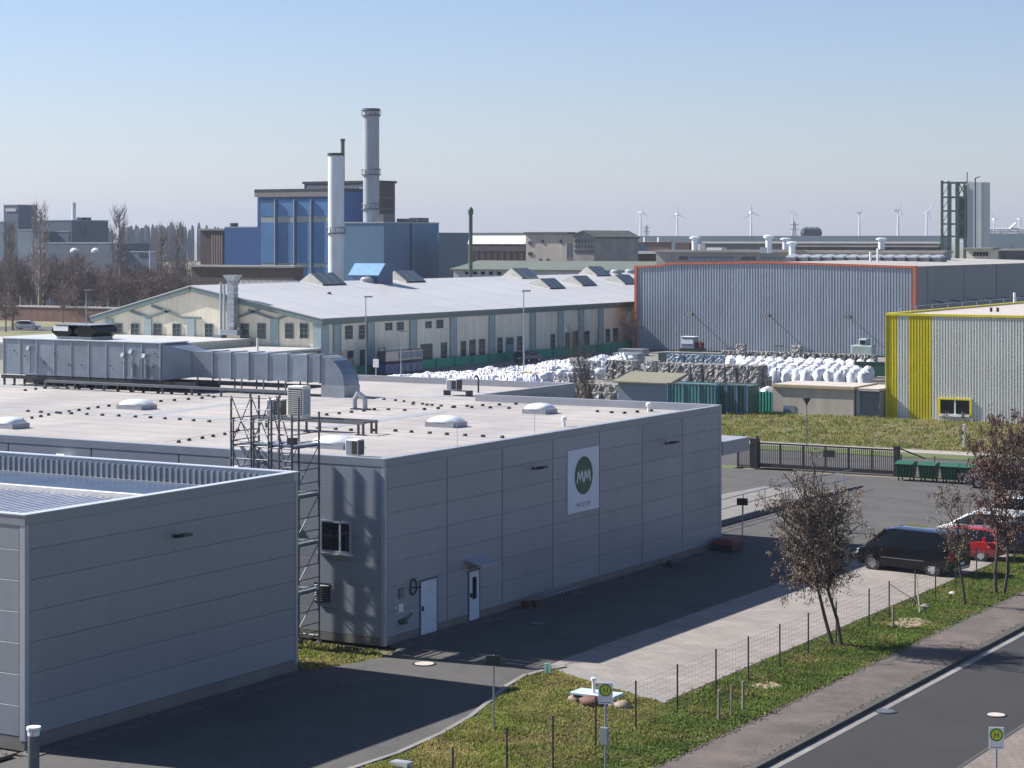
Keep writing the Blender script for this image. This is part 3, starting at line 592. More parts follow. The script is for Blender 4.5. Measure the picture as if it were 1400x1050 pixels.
# logo board
sg = root('logo_board', (XF, 80.4, 4.7), 'tall white logo board with green disc and letters MM on the long grey hall', 'sign')
sz0, sz1 = 3.32, 6.02; sy0, sy1 = 79.0, 81.8; sx = XF+0.05
MB().box(XF+0.004, sy0, sz0, sx, sy1, sz1).build('board', mat('board_white', (0.62,0.66,0.74), 0.5, 0, 0.03), sg)
cy_, cz_, rr_ = 80.4, 4.86, 0.82
q = MB(); n_ = 48
q.add([(sx+0.004, cy_+rr_*math.cos(2*math.pi*i/n_), cz_+rr_*math.sin(2*math.pi*i/n_)) for i in range(n_)], [tuple(range(n_))]); q.build('disc', sign_green, sg)
def textobj(s, size, loc, m, parent, name, rot=(R(90),0,R(90)), sx_=1.0, bold=0.0, space=1.0):
    c = bpy.data.curves.new(name, 'FONT'); c.body = s; c.size = size; c.align_x = 'CENTER'; c.align_y = 'CENTER'; c.offset = bold; c.extrude = 0.002; c.space_character = space
    o = bpy.data.objects.new(name, c); COL.objects.link(o); c.materials.append(m)
    dg = bpy.context.evaluated_depsgraph_get(); me = bpy.data.meshes.new_from_object(o.evaluated_get(dg)); bpy.data.objects.remove(o)
    n = bpy.data.objects.new(name, me); COL.objects.link(n); n.rotation_euler = rot; n.scale = (sx_,1,1)
    if parent is not None: n.parent = parent; n.location = Vector(loc)-wloc(parent)
    else: n.location = loc
    return n
mm = MB()
def stroke(mb, pts, w, x):
    for (a, b) in zip(pts[:-1], pts[1:]):
        a = Vector(a); b = Vector(b); d = (b-a).normalized(); n2 = Vector((-d.y,d.x))*w/2; e = d*w*0.2
        q_ = [a-n2-e, b-n2+e, b+n2+e, a+n2-e]; mb.add([(x,p.x,p.y) for p in q_], [(0,1,2,3)])
for i, c0 in enumerate((-0.32, 0.31)):
    c0 += cy_; h_ = 0.27; w2 = 0.27
    stroke(mm, [(c0-w2,cz_-h_),(c0-w2*0.62,cz_+h_),(c0,cz_-h_*0.85),(c0+w2*0.62,cz_+h_),(c0+w2,cz_-h_)], 0.085, sx+0.007+i*0.0005)
mm.build('letters', white, sg)
textobj('MOZIER', 0.26, (sx+0.006, cy_-0.02, 3.62), mat('sign_text', (0.10,0.09,0.14), 0.5), sg, 'caption', space=1.45)

def flood(x, y, z, label):
    r_ = root('wall_floodlight', (x,y,z), label, 'floodlight')
    MB().box(x,y-0.06,z-0.06,x+0.03,y+0.06,z+0.06).build('bracket', dark, r_)
    MB().cyl((x+0.02,y,z),(x+0.30,y,z+0.02),0.03,n=6).build('arm', dark, r_)
    MB().prismY([(x+0.22,z-0.03),(x+0.62,z+0.04),(x+0.60,z+0.13),(x+0.28,z+0.10)], y-0.20, y+0.20).build('lamp_head', dark, r_)
flood(XF, 76.1, 5.55, 'dark floodlight on the long grey hall left of the logo board')
flood(XF, 88.5, 5.57, 'dark floodlight on the long grey hall right of the logo board')
flood(XF-0.15, 53.2, 5.5, 'dark floodlight high on the near left grey hall')

# ================================================================ NEAR LEFT HALL
XL = -43.75; LY0, LY1 = 46.4, 59.9
lh = root('industrial_hall', (XL, LY0, 0), 'near grey panel hall at lower left with ribbed metal roof', 'hall')
MB().box(-80, LY0+PT, 0, XL-PT-0.001, LY1, 6.2).build('wall', joint, lh)
zr2 = [0.42, 1.32, 2.24, 3.16, 4.08, 5.0, 5.90, 6.62]
cladding(lh, 'Y', XL-PT, [LY0+0.2, LY1-0.15], zr2, panel_left)
cladding(lh, 'X', LY0+PT, [-79.5,-67.5,-55.6,XL-0.2], zr2, panel_left)
tp = MB(); tp.box(XL-0.2,LY0-0.006,0.3,XL+0.006,LY0+0.195,6.62); tp.box(XL-0.05,LY1-0.145,0.3,XL+0.006,LY1+0.01,6.62)
tp.box(-80,LY1,0,XL-0.05,LY1+0.03,6.6); tp.build('corner_trim', trim, lh)
tp = MB(); tp.box(-80,LY0+0.01,0,XL-0.02,LY0+0.03,0.41); tp.box(XL-0.028,LY0+0.03,0,XL-0.01,LY1,0.41); tp.build('plinth', concrete, lh)
cp = MB(); cp.box(-80,LY0-0.02,6.62,XL+0.02,LY0+0.25,H); cp.box(XL-0.25,LY0+0.25,6.62,XL+0.02,LY1-0.25,H-0.001); cp.build('parapet', panel_left, lh)
cp = MB(); cp.box(-80,LY0-0.04,H,XL+0.04,LY0+0.27,H+0.03); cp.box(XL-0.27,LY0+0.27,H,XL+0.04,LY1-0.28,H+0.029); cp.box(-80,LY1-0.28,H,XL+0.04,LY1+0.04,H+0.03); cp.build('parapet_coping', mat('bright_coping',(0.52,0.56,0.62),0.35,0.2,0.04), lh)
cp = MB(); cp.box(-80,LY1-0.25,6.0,XL-0.03,LY1+0.02,H-0.002); cp.build('far_parapet', mat('parapet_inner',(0.36,0.39,0.42),0.5,0.2), lh)
rb = MB(); x = -80
while x < XL-0.4: rb.box(x,LY1-0.33,6.2,x+0.10,LY1-0.25,6.80); x += 0.27
rb.box(-80,LY1-0.40,6.20,XL-0.3,LY1-0.33,6.28); rb.build('parapet_rib', parapet, lh)
MB().box(-80,54.3,6.0,XL-0.25,LY1-0.33,6.22).build('dark_roof', solar, lh)
pn = MB(); x = -80
cg = MB(); x = XL-0.3
while x > -64:
    cg.prismY([(x,6.38),(x-0.06,6.45),(x-0.14,6.45),(x-0.2,6.38)], LY0+0.26, 54.0); x -= 0.30
cg.build('roof_rib', mat('rib_light',(0.48,0.50,0.55),0.4,0.2), lh)
MB().box(-80,LY0+0.25,6.0,XL-0.25,54.1,6.379).build('ribbed_roof', mat('rib_dark',(0.12,0.14,0.20),0.5), lh)
MB().box(-80,54.05,6.2,XL-0.26,54.32,6.60).build('roof_beam', mat('beam_cream',(0.62,0.60,0.56),0.5), lh)
dp = MB()
for i in range(3): dp.box(XL-0.035, 56.2, 3.6-i*0.01, XL-0.03, 56.21, 5.0)

# ================================================================ MAIN ROOF FITTINGS
def skylight(u, v, w, d, label):
    x, y = P(u, v, RZ); r_ = root('skylight', (x,y,RZ), label, 'skylight')
    MB().box(x-w/2,y-d/2,RZ,x+w/2,y+d/2,RZ+0.22).build('upstand', parapet, r_)
    q = MB(); n = 8; k0 = 0
    for j, (f, h) in enumerate([(1.02,0.22),(1.02,0.28),(0.82,0.40),(0.55,0.47),(0.2,0.50)]):
        for i in range(16):
            a = 2*math.pi*(i+0.5)/16; c_, s_ = math.cos(a), math.sin(a); p_ = 5
            rr = 1/((abs(c_)**p_+abs(s_)**p_)**(1/p_)); q.v.append((x+w/2*f*rr*c_, y+d/2*f*rr*s_, RZ+h))
    for j in range(4):
        for i in range(16): q.f.append((j*16+i, j*16+(i+1)%16, (j+1)*16+(i+1)%16, (j+1)*16+i))
    q.f.append(tuple(64+i for i in range(16))); smooth_auto(q.build('dome', acrylic, r_), 50)
skylight(610,583,1.5,1.2,'white dome skylight in the middle of the pale roof behind the logo wall')
skylight(738,565,1.3,1.2,'white dome skylight farthest right on the pale roof')
skylight(458,612,1.7,1.3,'white dome skylight beside the small air conditioner near the scaffold')
skylight(187,559,1.6,1.2,'low roof light in front of the long duct at left')
skylight(14,585,1.3,1.1,'low roof light cut off by the left picture edge')
# lightning conductor wires with black holders
def conductor(pts, step, label):
    r_ = root('lightning_conductor', (*pts[0],RZ), label, 'conductor')
    w = MB(); hm = MB().bbox(-0.09,-0.07,0,0.09,0.07,0.10,0.03).mesh('holder', black)
    for a, b in zip(pts[:-1], pts[1:]): w.cyl((*a,RZ+0.11),(*b,RZ+0.11),0.006,n=3)
    w.build('wire', steel_dull, r_)
    for (p, a) in path_pts(pts, step): piece('holder', hm, r_, (p[0]+rng.uniform(-.05,.05), p[1]+rng.uniform(-.05,.05), RZ), a+rng.uniform(-.4,.4))
P6 = lambda u, v: P(u, v, RZ)
for i, (pts, lab) in enumerate([
    ([P6(5,526),P6(110,533),P6(280,541),P6(300,545)], 'row of black wire holders just in front of the long duct box'),
    ([P6(22,536),P6(80,529)], 'short slanting row of wire holders at the left roof end'),
    ([P6(17,562),P6(70,565),P6(178,570),P6(300,578)], 'row of wire holders left of the scaffold behind the low roof light'),
    ([P6(20,577),P6(66,568),P6(126,559),P6(178,552),P6(228,549),P6(300,543)], 'diagonal row of wire holders across the left roof'),
    ([P6(225,608),P6(300,596),P6(330,588)], 'short row of wire holders near the edge left of the scaffold'),
    ([P6(450,540),P6(530,547),P6(600,556)], 'row of wire holders right of the curved duct end'),
    ([P6(410,585),P6(480,589),P6(545,590),P6(600,594),P6(690,599)], 'row of wire holders along the roof edge above the plain door'),
    ([P6(545,552),P6(620,557),P6(700,559)], 'row of wire holders behind the middle dome skylight'),
    ([P6(560,562),P6(640,556),P6(710,553)], 'row of wire holders crossing toward the inner roof corner'),
    ([P6(795,562),P6(850,566),P6(905,561)], 'row of wire holders at the right end of the pale roof'),
    ([P6(430,570),P6(520,560),P6(560,562)], 'row of wire holders around the twin vent pipes'),
    ]): conductor(pts, 0.95, lab)
# duct box, cowl, transition, duct, elbow
DYY = 91.2
bx0, bx1 = aY(5,DYY), aY(219,DYY); DZ0 = 7.25
zt0 = 9.25
ahu = root('air_handling_unit', ((bx0+bx1)/2, DYY, RZ), 'long galvanised air handling box with black base rail on the roof at left', 'air handler')
n_ = 9; w_ = (bx1-bx0)/n_
for k in range(n_):
    MB().box(bx0+k*w_+0.02, DYY, DZ0, bx0+(k+1)*w_-0.02, DYY+2.3, zt0).build('casing_panel', duct, ahu)
fm_ = MB().box(-0.035, 0, 0, 0.035, 2.36, zt0-DZ0+0.05).mesh('casing_frame', steel)
for k in range(n_+1): piece('casing_frame', fm_, ahu, (bx0+k*w_, DYY-0.03, DZ0-0.02))
MB().box(bx0-0.1,DYY-0.05,zt0+0.03,bx1+0.1,DYY+2.4,zt0+0.08).build('top_cover', mat('ahu_top',(0.50,0.53,0.56),0.4,0.3), ahu)
bs = MB(); bs.box(bx0-0.2,DYY+0.0,DZ0-0.26,bx1+2.5,DYY+0.15,DZ0-0.06)
for k in range(16): bs.box(bx0+k*(bx1-bx0)/15-0.05,DYY+0.02,RZ,bx0+k*(bx1-bx0)/15+0.05,DYY+0.12,DZ0-0.2)
bs.box(bx0-0.2,DYY+2.0,RZ,bx1+2.5,DYY+2.15,DZ0-0.06); bs.build('base_rail', dark, ahu)
for k, uu in enumerate((43,172,183,201)):
    x = aY(uu, DYY); MB().cyl((x,DYY-0.12,DZ0+0.1),(x,DYY-0.12,DZ0+1.5-0.2*(k%2)),0.06,n=8).cyl((x,DYY-0.14,DZ0+1.5-0.2*(k%2)),(x-0.02,DYY-0.3,DZ0+1.55-0.2*(k%2)),0.14,n=8).build('service_pipe', steel, ahu)
dh = MB()
for k in range(14):
    x = bx0+rng.uniform(0.2,bx1-bx0-0.2); z = DZ0+rng.uniform(0.6,1.7); dh.box(x-0.05,DYY-0.04,z-0.03,x+0.05,DYY-0.021,z+0.03)
dh.build('latch', dark, ahu)
cwx, cwy = aY(116,92.6), 92.6
cw = root('exhaust_cowl', (cwx,cwy,zt0), 'dark flat octagonal exhaust cowl on top of the long air handling box', 'exhaust cowl')
MB().box(cwx-1.3,cwy-0.9,zt0+0.08,cwx+1.3,cwy+0.9,zt0+0.24).build('base', steel, cw)
def octa(x0,x1,y0,y1,z0,z1,b):
    return [(x0,z0+(z1-z0)*.35),(x0+b,z0),(x1-b,z0),(x1,z0+(z1-z0)*.35),(x1,z0+(z1-z0)*.6),(x1-b*1.0,z1),(x0+b*1.0,z1),(x0,z0+(z1-z0)*.6)]
MB().prismY(octa(cwx-1.6,cwx-0.1,0,0,zt0+0.24,zt0+0.88,0.35), cwy-1.0, cwy+1.0).build('hood', glossblack, cw)
MB().prismY(octa(cwx+0.1,cwx+1.6,0,0,zt0+0.24,zt0+0.88,0.35), cwy-1.0, cwy+1.0).build('hood', glossblack, cw)
MB().box(cwx-1.35,cwy-1.05,zt0+0.885,cwx+1.35,cwy+1.05,zt0+0.92).build('lid', steel, cw)
MB().box(cwx-1.45,cwy-1.03,zt0+0.55,cwx-0.35,cwy-1.0,zt0+0.84).build('louvre', white, cw)
du = root('roof_duct', (aY(350,93.3),93.3,RZ), 'galvanised rectangular duct ending in a curved elbow going down into the roof', 'duct')
dY0, dY1 = 92.6, 94.0; dz0, dz1 = 7.38, 8.82
xa, xb = bx1+0.05, aY(262,dY0)
MB().add([(xa,DYY+0.1,DZ0),(xa,DYY+2.2,DZ0),(xa,DYY+2.2,zt0),(xa,DYY+0.1,zt0),(xb,dY0,dz0),(xb,dY1,dz0),(xb,dY1,dz1),(xb,dY0,dz1)],
   [(0,1,2,3),(7,6,5,4),(0,4,5,1),(1,5,6,2),(2,6,7,3),(3,7,4,0)]).build('transition', duct, du)
us = [262,291,316,340,366,393,420,437]
for a, b in zip(us[:-1], us[1:]):
    x0, x1 = aY(a,dY0), aY(b,dY0)
    MB().box(x0+0.03,dY0,dz0,x1-0.03,dY1,dz1).build('duct_section', duct, du)
    MB().box(x1-0.03,dY0-0.05,dz0-0.05,x1+0.03,dY1+0.05,dz1+0.05).build('flange', steel, du)
xe = aY(437,dY0); el = MB(); k0 = 0
for i in range(9):
    a = R(90*i/8); ro, ri = dz1-dz0+0.15, 0.15
    cx_, cz2 = xe, dz0-0.15
    xo, zo = cx_+ro*math.sin(a), cz2+ro*math.cos(a); xi, zi = cx_+ri*math.sin(a), cz2+ri*math.cos(a)
    el.v += [(xi,dY0,zi),(xi,dY1,zi),(xo,dY1,zo),(xo,dY0,zo)]
for i in range(8):
    for k in range(4): el.f.append((i*4+k,i*4+(k+1)%4,(i+1)*4+(k+1)%4,(i+1)*4+k))
el.build('elbow', duct, du)
MB().box(xe+0.12,dY0-0.03,RZ,xe+dz1-dz0+0.18,dY1+0.03,dz0-0.12).build('riser', steel, du)
lgm = MB().box(-0.03,0,0,0.03,0.06,dz0-RZ).mesh('leg', steel_dull)
for uu in (270,300,330,360,390,420):
    x = aY(uu,dY0); piece('leg', lgm, du, (x,dY0,RZ)); piece('leg', lgm, du, (x,dY1-0.06,RZ))
MB().box(xb,dY0+0.1,7.0,aY(420,dY0),dY1-0.1,7.15).build('cable_tray', dark, du)
tr = MB(); ty = 90.0
tr.box(aY(60,ty),ty,6.95,aY(400,ty),ty+0.35,7.08)
for k in range(9): x = aY(60+k*40,ty); tr.box(x-0.04,ty+0.1,RZ,x+0.04,ty+0.2,6.95)
tag(tr.build('cable_tray', steel_dull), 'low dark cable tray running in front of the duct', 'cable tray')
ms = root('lightning_mast', (*P6(118,529),RZ), 'slender lightning mast with tripod foot in front of the long air handling box', 'mast')
mx, my = P6(118,529); MB().cyl((mx,my,RZ),(mx,my,RZ+5.0),0.035,0.015,n=6).build('pole', steel, ms)
q = MB()
for a in (0.3,2.4,4.5): q.cyl((mx+0.9*math.cos(a),my+0.9*math.sin(a),RZ+0.05),(mx,my,RZ+0.9),0.025,n=5); q.box(mx+0.9*math.cos(a)-0.2,my+0.9*math.sin(a)-0.2,RZ,mx+0.9*math.cos(a)+0.2,my+0.9*math.sin(a)+0.2,RZ+0.1)
q.build('tripod', steel, ms)
# AC units
def acunit(x, y, w, d, h, z, label, face='grille', dirx=1):
    r_ = root('air_conditioner', (x,y,z), label, 'air conditioner')
    MB().bbox(x-w/2,y-d/2,z,x+w/2,y+d/2,z+h,0.03).build('casing', offwhite, r_)
    g = MB()
    if face == 'coil':
        MB().box(x-w/2+0.05,y-d/2-0.010,z+h*0.1,x-0.02,y-d/2-0.0005,z+h*0.9).build('access_panel', steel, r_); MB().box(x+0.02,y-d/2-0.012,z+0.06,x+w/2-0.03,y-d/2-0.0005,z+h-0.06).build('coil_face', dark, r_)
        MB().box(x+w/2-0.001,y-d/2+0.03,z+0.05,x+w/2+0.012,y+d/2-0.03,z+h-0.05).build('side_coil', dark, r_); return r_
    for k in range(int(h*0.8/0.09)): g.box(x-w/2+0.08,y-d/2-0.02,z+h*0.12+k*0.09,x+w/2-0.08,y-d/2-0.001,z+h*0.12+k*0.09+0.035)
    b = MB().box(x-w/2+0.06,y-d/2-0.008,z+h*0.1,x+w/2-0.06,y-d/2-0.0005,z+h*0.92).build('grille', dark, r_); g.build('grille_slat', offwhite, b)
    MB().box(x+w/2-0.001,y-d/2+0.05,z+h*0.1,x+w/2+0.012,y+d/2-0.05,z+h*0.9).build('side_coil', duct if face=='grille' else dark, r_)
    return r_
fy = 75.3; fx0, fx1 = aY(342,fy), aY(497,fy); fz = 7.2
sf = root('steel_support', ((fx0+fx1)/2,fy,RZ), 'low steel beam frame on legs carrying the tall air conditioner', 'support frame')
q = MB(); q.box(fx0,fy,fz-0.14,fx1,fy+0.1,fz); q.box(fx0,fy+1.0,fz-0.14,fx1,fy+1.1,fz); q.box(fx0,fy+0.1,fz-0.1,fx0+0.1,fy+1.0,fz-0.01); q.box(fx1-0.1,fy+0.1,fz-0.1,fx1,fy+1.0,fz-0.01)
q.build('beam', steel_dull, sf)
for x in (fx0+0.1, (fx0+fx1)/2, fx1-0.3, fx1-0.05):
    MB().box(x-0.04,fy+0.01,RZ,x+0.04,fy+0.09,fz-0.14).box(x-0.12,fy-0.05,RZ,x+0.12,fy+0.17,RZ+0.04).build('leg', dark, sf)
    MB().box(x-0.04,fy+1.01,RZ,x+0.04,fy+1.09,fz-0.14).build('leg', dark, sf)
acunit(aY(408,fy+0.5),fy+0.55,0.85,0.60,1.38,fz,'tall pale air conditioner with dark grille standing on the steel frame')
acunit(aY(378,fy+0.6),fy+0.6,0.75,0.5,0.75,fz,'squat pale air conditioner left of the tall one on the steel frame','coil')
ax_, ay_ = P6(485,624); acunit(ax_,ay_,0.6,0.45,0.62,RZ+0.05,'small air conditioner at the roof corner above the window','coil')
ax_, ay_ = P6(621,541); r_=acunit(ax_,ay_,0.65,0.6,0.6,RZ+0.3,'small boxy unit on feet at the rear of the pale roof','coil')
MB().box(ax_-0.5,ay_-0.3,RZ,ax_-0.4,ay_+0.3,RZ+0.3).box(ax_+0.9,ay_-0.3,RZ,ax_+1.0,ay_+0.3,RZ+0.3).box(ax_-0.5,ay_-0.1,RZ+0.25,ax_+1.0,ay_+0.1,RZ+0.3).build('foot', dark, r_)
tv = root('vent_pipes', (*P6(495,560),RZ), 'pair of bent galvanised vent pipes beyond the tall air conditioner', 'vent')
vx, vy = P6(493,560)
q = MB(); q.cyl((vx-0.35,vy,RZ),(vx-0.35,vy,RZ+0.55),0.12,n=10); q.cyl((vx-0.35,vy,RZ+0.5),(vx-0.1,vy,RZ+0.85),0.13,n=10); q.build('pipe', steel, tv)
q = MB(); q.cyl((vx+0.25,vy,RZ),(vx+0.25,vy,RZ+0.6),0.14,n=10); q.cyl((vx+0.25,vy,RZ+0.55),(vx-0.15,vy,RZ+0.8),0.14,n=10); q.build('pipe', steel, tv)
MB().box(vx-0.5,vy-0.2,RZ,vx+0.5,vy+0.2,RZ+0.06).build('base', dark, tv)
for (u,v,h,r,lab) in [(771,583,0.42,0.09,'small white vent cap on the roof above the logo board'),(887,563,0.42,0.10,'small white vent cap near the far right corner of the pale roof')]:
    x,y = P6(u,v); q = MB().lathe([(r*0.8,0),(r*0.8,h*0.6),(r*1.4,h*0.65),(r*1.4,h),(r*0.6,h*1.1)],(x,y),12,RZ); tag(q.build('roof_vent', white), lab, 'vent')
x,y = P6(654,537); q = MB().cyl((x,y,RZ),(x,y,RZ+0.85),0.05,n=8).cyl((x,y,RZ+0.8),(x-0.15,y,RZ+0.95),0.055,n=8).cyl((x-0.15,y,RZ+0.95),(x-0.25,y,RZ+0.8),0.05,n=8); tag(q.build('goose_vent', dark), 'dark gooseneck vent pipe at the rear roof corner', 'vent')
for (u,v,h,lab) in [(731,599,1.2,'thin lightning rod on the roof edge left of the logo board'),(625,612,1.1,'thin lightning rod on the roof edge above the second door'),(1013,0,0,'')][:2]:
    x,y = P6(u,v); tag(MB().cyl((x,y,RZ),(x,y,RZ+h),0.012,n=4).cyl((x,y,RZ),(x,y,RZ+0.06),0.12,n=8).build('lightning_rod', steel), lab, 'lightning rod')
for (x,lab) in [(-59.1,'small white floodlight box on the hall end wall at far left'),(-50.2,'small white floodlight box on the hall end wall behind the scaffold')]:
    r_ = root('wall_light', (x,YN,6.2), lab, 'wall light')
    MB().prismX([(YN-0.45,6.18),(YN-0.05,6.02),(YN-0.002,6.12),(YN-0.38,6.36)], x-0.22, x+0.22).build('lamp_head', white, r_)

# ================================================================ SCAFFOLD STAIR TOWER
SY0, SY1 = 62.9, 64.6; SX = [aY(318,SY1), aY(349,SY1), aY(382,SY1), aY(404,SY0), aY(424,SY0)]
SX = [aY(316,SY0)+(aY(399,SY0)-aY(316,SY0))*k/3 for k in range(4)]
sc = root('scaffold_tower', ((SX[0]+SX[-1])/2, 63.7, 0), 'galvanised scaffold stair tower between the two grey halls', 'scaffold')
for i, x in enumerate(SX):
    for y in (SY0, SY1):
        top = 9.1 if i < 3 else 8.6
        MB().cyl((x,y,0.05),(x,y,top),0.042,n=6).box(x-0.09,y-0.09,0,x+0.09,y+0.09,0.05).build('standard', steel_dull, sc)
for x in (SX[0]+0.12, SX[1]+0.12, SX[2]-0.12, SX[-1]-0.55):
    MB().cyl((x,SY0-0.02,0.05),(x,SY0-0.02,8.4),0.03,n=6).build('standard', steel_dull, sc)
q = MB()
for (xa2,xb2) in ((SX[0],SX[1]),(SX[1],SX[2])):
    for z in (5.5,7.35):
        q.cyl((xa2,SY0,z),(xb2,SY0,z+1.85),0.022,n=5).cyl((xb2,SY0,z),(xa2,SY0,z+1.85),0.022,n=5)
        for k in range(1,4): q.cyl((xa2,SY0-0.02,z+k*0.46),(xb2,SY0-0.02,z+k*0.46),0.02,n=5)
q.build('side_brace', steel_dull, sc)
levels = [0.25, 1.95, 3.72, 5.5, 7.35]
for z in levels:
    q = MB()
    for y in (SY0,SY1): q.cyl((SX[0],y,z),(SX[-1],y,z),0.034,n=5)
    for x in SX: q.cyl((x,SY0,z),(x,SY1,z),0.034,n=5)
    q.build('ledger', steel_dull, sc)
    if z > 1:
        dk = MB(); x0 = SX[2] if z < 7 else SX[1]
        for k in range(3): dk.box(x0+0.03,SY0+0.05+k*0.55,z+0.0,SX[-1]-0.02,SY0+0.05+k*0.55+0.50,z+0.09)
        dk.build('deck', steel, sc)
    q = MB()
    for dz in (0.18,0.5,1.0):
        q.cyl((SX[-1],SY0,z+dz),(SX[-1],SY1,z+dz),0.02,n=5); q.cyl((SX[0],SY0,z+dz),(SX[-1],SY0,z+dz),0.02,n=5); q.cyl((SX[0],SY0,z+dz),(SX[0],SY1,z+dz),0.02,n=5)
    q.build('guard_rail', steel_dull, sc)
for z0, z1 in zip(levels[:-1], levels[1:]):
    q = MB()
    for k in range(1,8): zz_ = z0+(z1-z0)*k/8; q.cyl((SX[-1]-0.55,SY0-0.02,zz_),(SX[-1],SY0,zz_),0.02,n=4)
    q.build('rung', steel_dull, sc)
    q = MB(); q.cyl((SX[-1]-0.5,SY0,z1),(SX[-1],SY0,z0+0.5),0.02,n=5).cyl((SX[1],SY1,z0),(SX[2],SY1,z1),0.02,n=5); q.cyl((SX[-1],SY0,z0),(SX[-1],SY1,z1),0.02,n=5); q.cyl((SX[0],SY0,z1),(SX[1],SY0,z0),0.02,n=5); q.cyl((SX[2],SY0,z0),(SX[3],SY0,z1),0.02,n=5); q.build('brace', steel_dull, sc)
    q = MB(); ya, yb = SY0+0.35, SY0+0.95; xa_, xb_ = SX[2]-0.05, SX[0]+0.15
    for y in (ya,yb): q.add([(xa_,y,z0+0.05),(xa_,y+0.04,z0+0.05),(xa_,y+0.04,z0+0.25),(xa_,y,z0+0.25),(xb_,y,z1-0.12),(xb_,y+0.04,z1-0.12),(xb_,y+0.04,z1+0.08),(xb_,y,z1+0.08)],[(0,1,2,3),(7,6,5,4),(0,4,5,1),(1,5,6,2),(2,6,7,3),(3,7,4,0)])
    for k in range(8): t = (k+0.5)/8; q.box(xa_+(xb_-xa_)*t-0.1,ya+0.04,z0+0.1+(z1-z0)*t,xa_+(xb_-xa_)*t+0.1,yb,z0+0.13+(z1-z0)*t)
    q.cyl((xa_,ya,z0+1.0),(xb_,ya,z1+0.9),0.02,n=5); q.build('stair_flight', steel, sc)
q = MB()
for y in (SY0+0.2, SY0+0.65): q.cyl((SX[2]+0.35,y,7.4),(SX[0]+1.6,y,9.2),0.025,n=5)
for k in range(7): t=(k+0.5)/7; q.cyl((SX[2]+0.35+(SX[0]+1.6-SX[2]-0.35)*t,SY0+0.2,7.4+1.8*t),(SX[2]+0.35+(SX[0]+1.6-SX[2]-0.35)*t,SY0+0.65,7.4+1.8*t),0.015,n=4)
q.build('ladder', steel_dull, sc)
MB().box(SX[-1]-0.15,SY0-0.1,7.5,SX[-1]+0.15,SY0+0.15,7.75).build('clamp_basket', dark, sc)
# ================================================================ CREAM HALL
HX, HY = -135.2, 189.3; HE = 6.45; APX, APZ = -153.1, 9.85; WX, WZ = -167.6, 6.1; HYE = 300
ch = root('cream_hall', (HX,HY,0), 'long cream rendered hall with grey pilasters and pale low pitched roof', 'hall')
b = MB(); b.add([(HX,HY,0),(HX,HYE,0),(HX,HYE,HE-0.25),(HX,HY,HE-0.25),(HX-0.5,HY,0),(HX-0.5,HYE,0),(HX-0.5,HYE,HE-0.25),(HX-0.5,HY,HE-0.25)],[(0,1,2,3),(7,6,5,4),(3,2,6,7)]); b.build('long_wall', cream_e, ch)
b = MB(); b.prismY([(WX,0),(HX-0.001,0),(HX-0.001,HE-0.3),(APX,APZ-0.3),(WX,WZ-0.3)], HY+0.001, HY+0.5); b.build('gable_wall', cream, ch)
def slope_z(x): return HE+(APZ-HE)*(HX-x)/(HX-APX) if x > APX else APZ-(APZ-WZ)*(APX-x)/(APX-WX)
rf = MB(); rf.prismY([(HX+0.45,HE-0.12),(HX+0.45,HE-0.02),(APX,APZ),(WX-0.4,WZ-0.02),(WX-0.4,WZ-0.12),(APX,APZ-0.14)], HY-0.35, HYE); rf.build('roof', hallroof, ch)
rsm = MB()
y = HY+5
while y < HYE-2:
    rsm.prismY([(HX+0.4,HE-0.02),(HX+0.4,HE+0.02),(APX,APZ+0.03),(APX,APZ)], y, y+0.15); y += 7.5
rsm.build('roof_joint', mat('roof_joint',(0.42,0.44,0.50),0.6), ch)
gtr = MB(); gtr.box(HX+0.44,HY-0.3,HE-0.34,HX+0.60,HYE,HE-0.04); gtr.box(HX+0.002,HY,HE-0.75,HX+0.2,HYE,HE-0.34); gtr.build('eaves_band', band, ch)
# gable verge bands
def beam2(mb, x0, z0, x1, z1, w, y, t=0.25):
    a = Vector((x0,z0)); b2 = Vector((x1,z1)); d = (b2-a).normalized(); n = Vector((-d.y,d.x))*w/2
    ps = [a-n,b2-n,b2+n,a+n]; mb.prismY([(p.x,p.y) for p in ps], y-t, y)
vb = MB(); beam2(vb, HX+0.4,HE-0.42,APX+0.1,APZ-0.42,0.62,HY-0.005,0.3); beam2(vb, WX-0.3,WZ-0.42,APX-0.1,APZ-0.44,0.62,HY-0.01,0.3)
vb.build('verge_band', band, ch)
vb = MB()
def gu(u): return aY(u,HY)
def gz(u,v): return Zp(v, gu(u), HY)
for (a,b_) in [((178,425),(204,434)),((204,434),(232,425)),((208,418),(250,434)),((250,434),(275,435)),((316,437),(356,423)),((340,424),(378,437)),((378,437),(404,427))]:
    vb = MB(); beam2(vb, gu(a[0]),gz(*a),gu(b_[0]),gz(*b_),0.25,HY-0.02,0.15); vb.build('gable_strut', band, ch)
for u in (150,203,262,376): MB().box(gu(u)-0.55,HY-0.18,0,gu(u)+0.55,HY-0.003,gz(u,436)).build('gable_pilaster', pil_m, ch)
MB().box(HX-0.9,HY-0.2,0,HX+0.22,HY-0.001,HE-0.6).build('gable_pilaster', pil_m, ch)
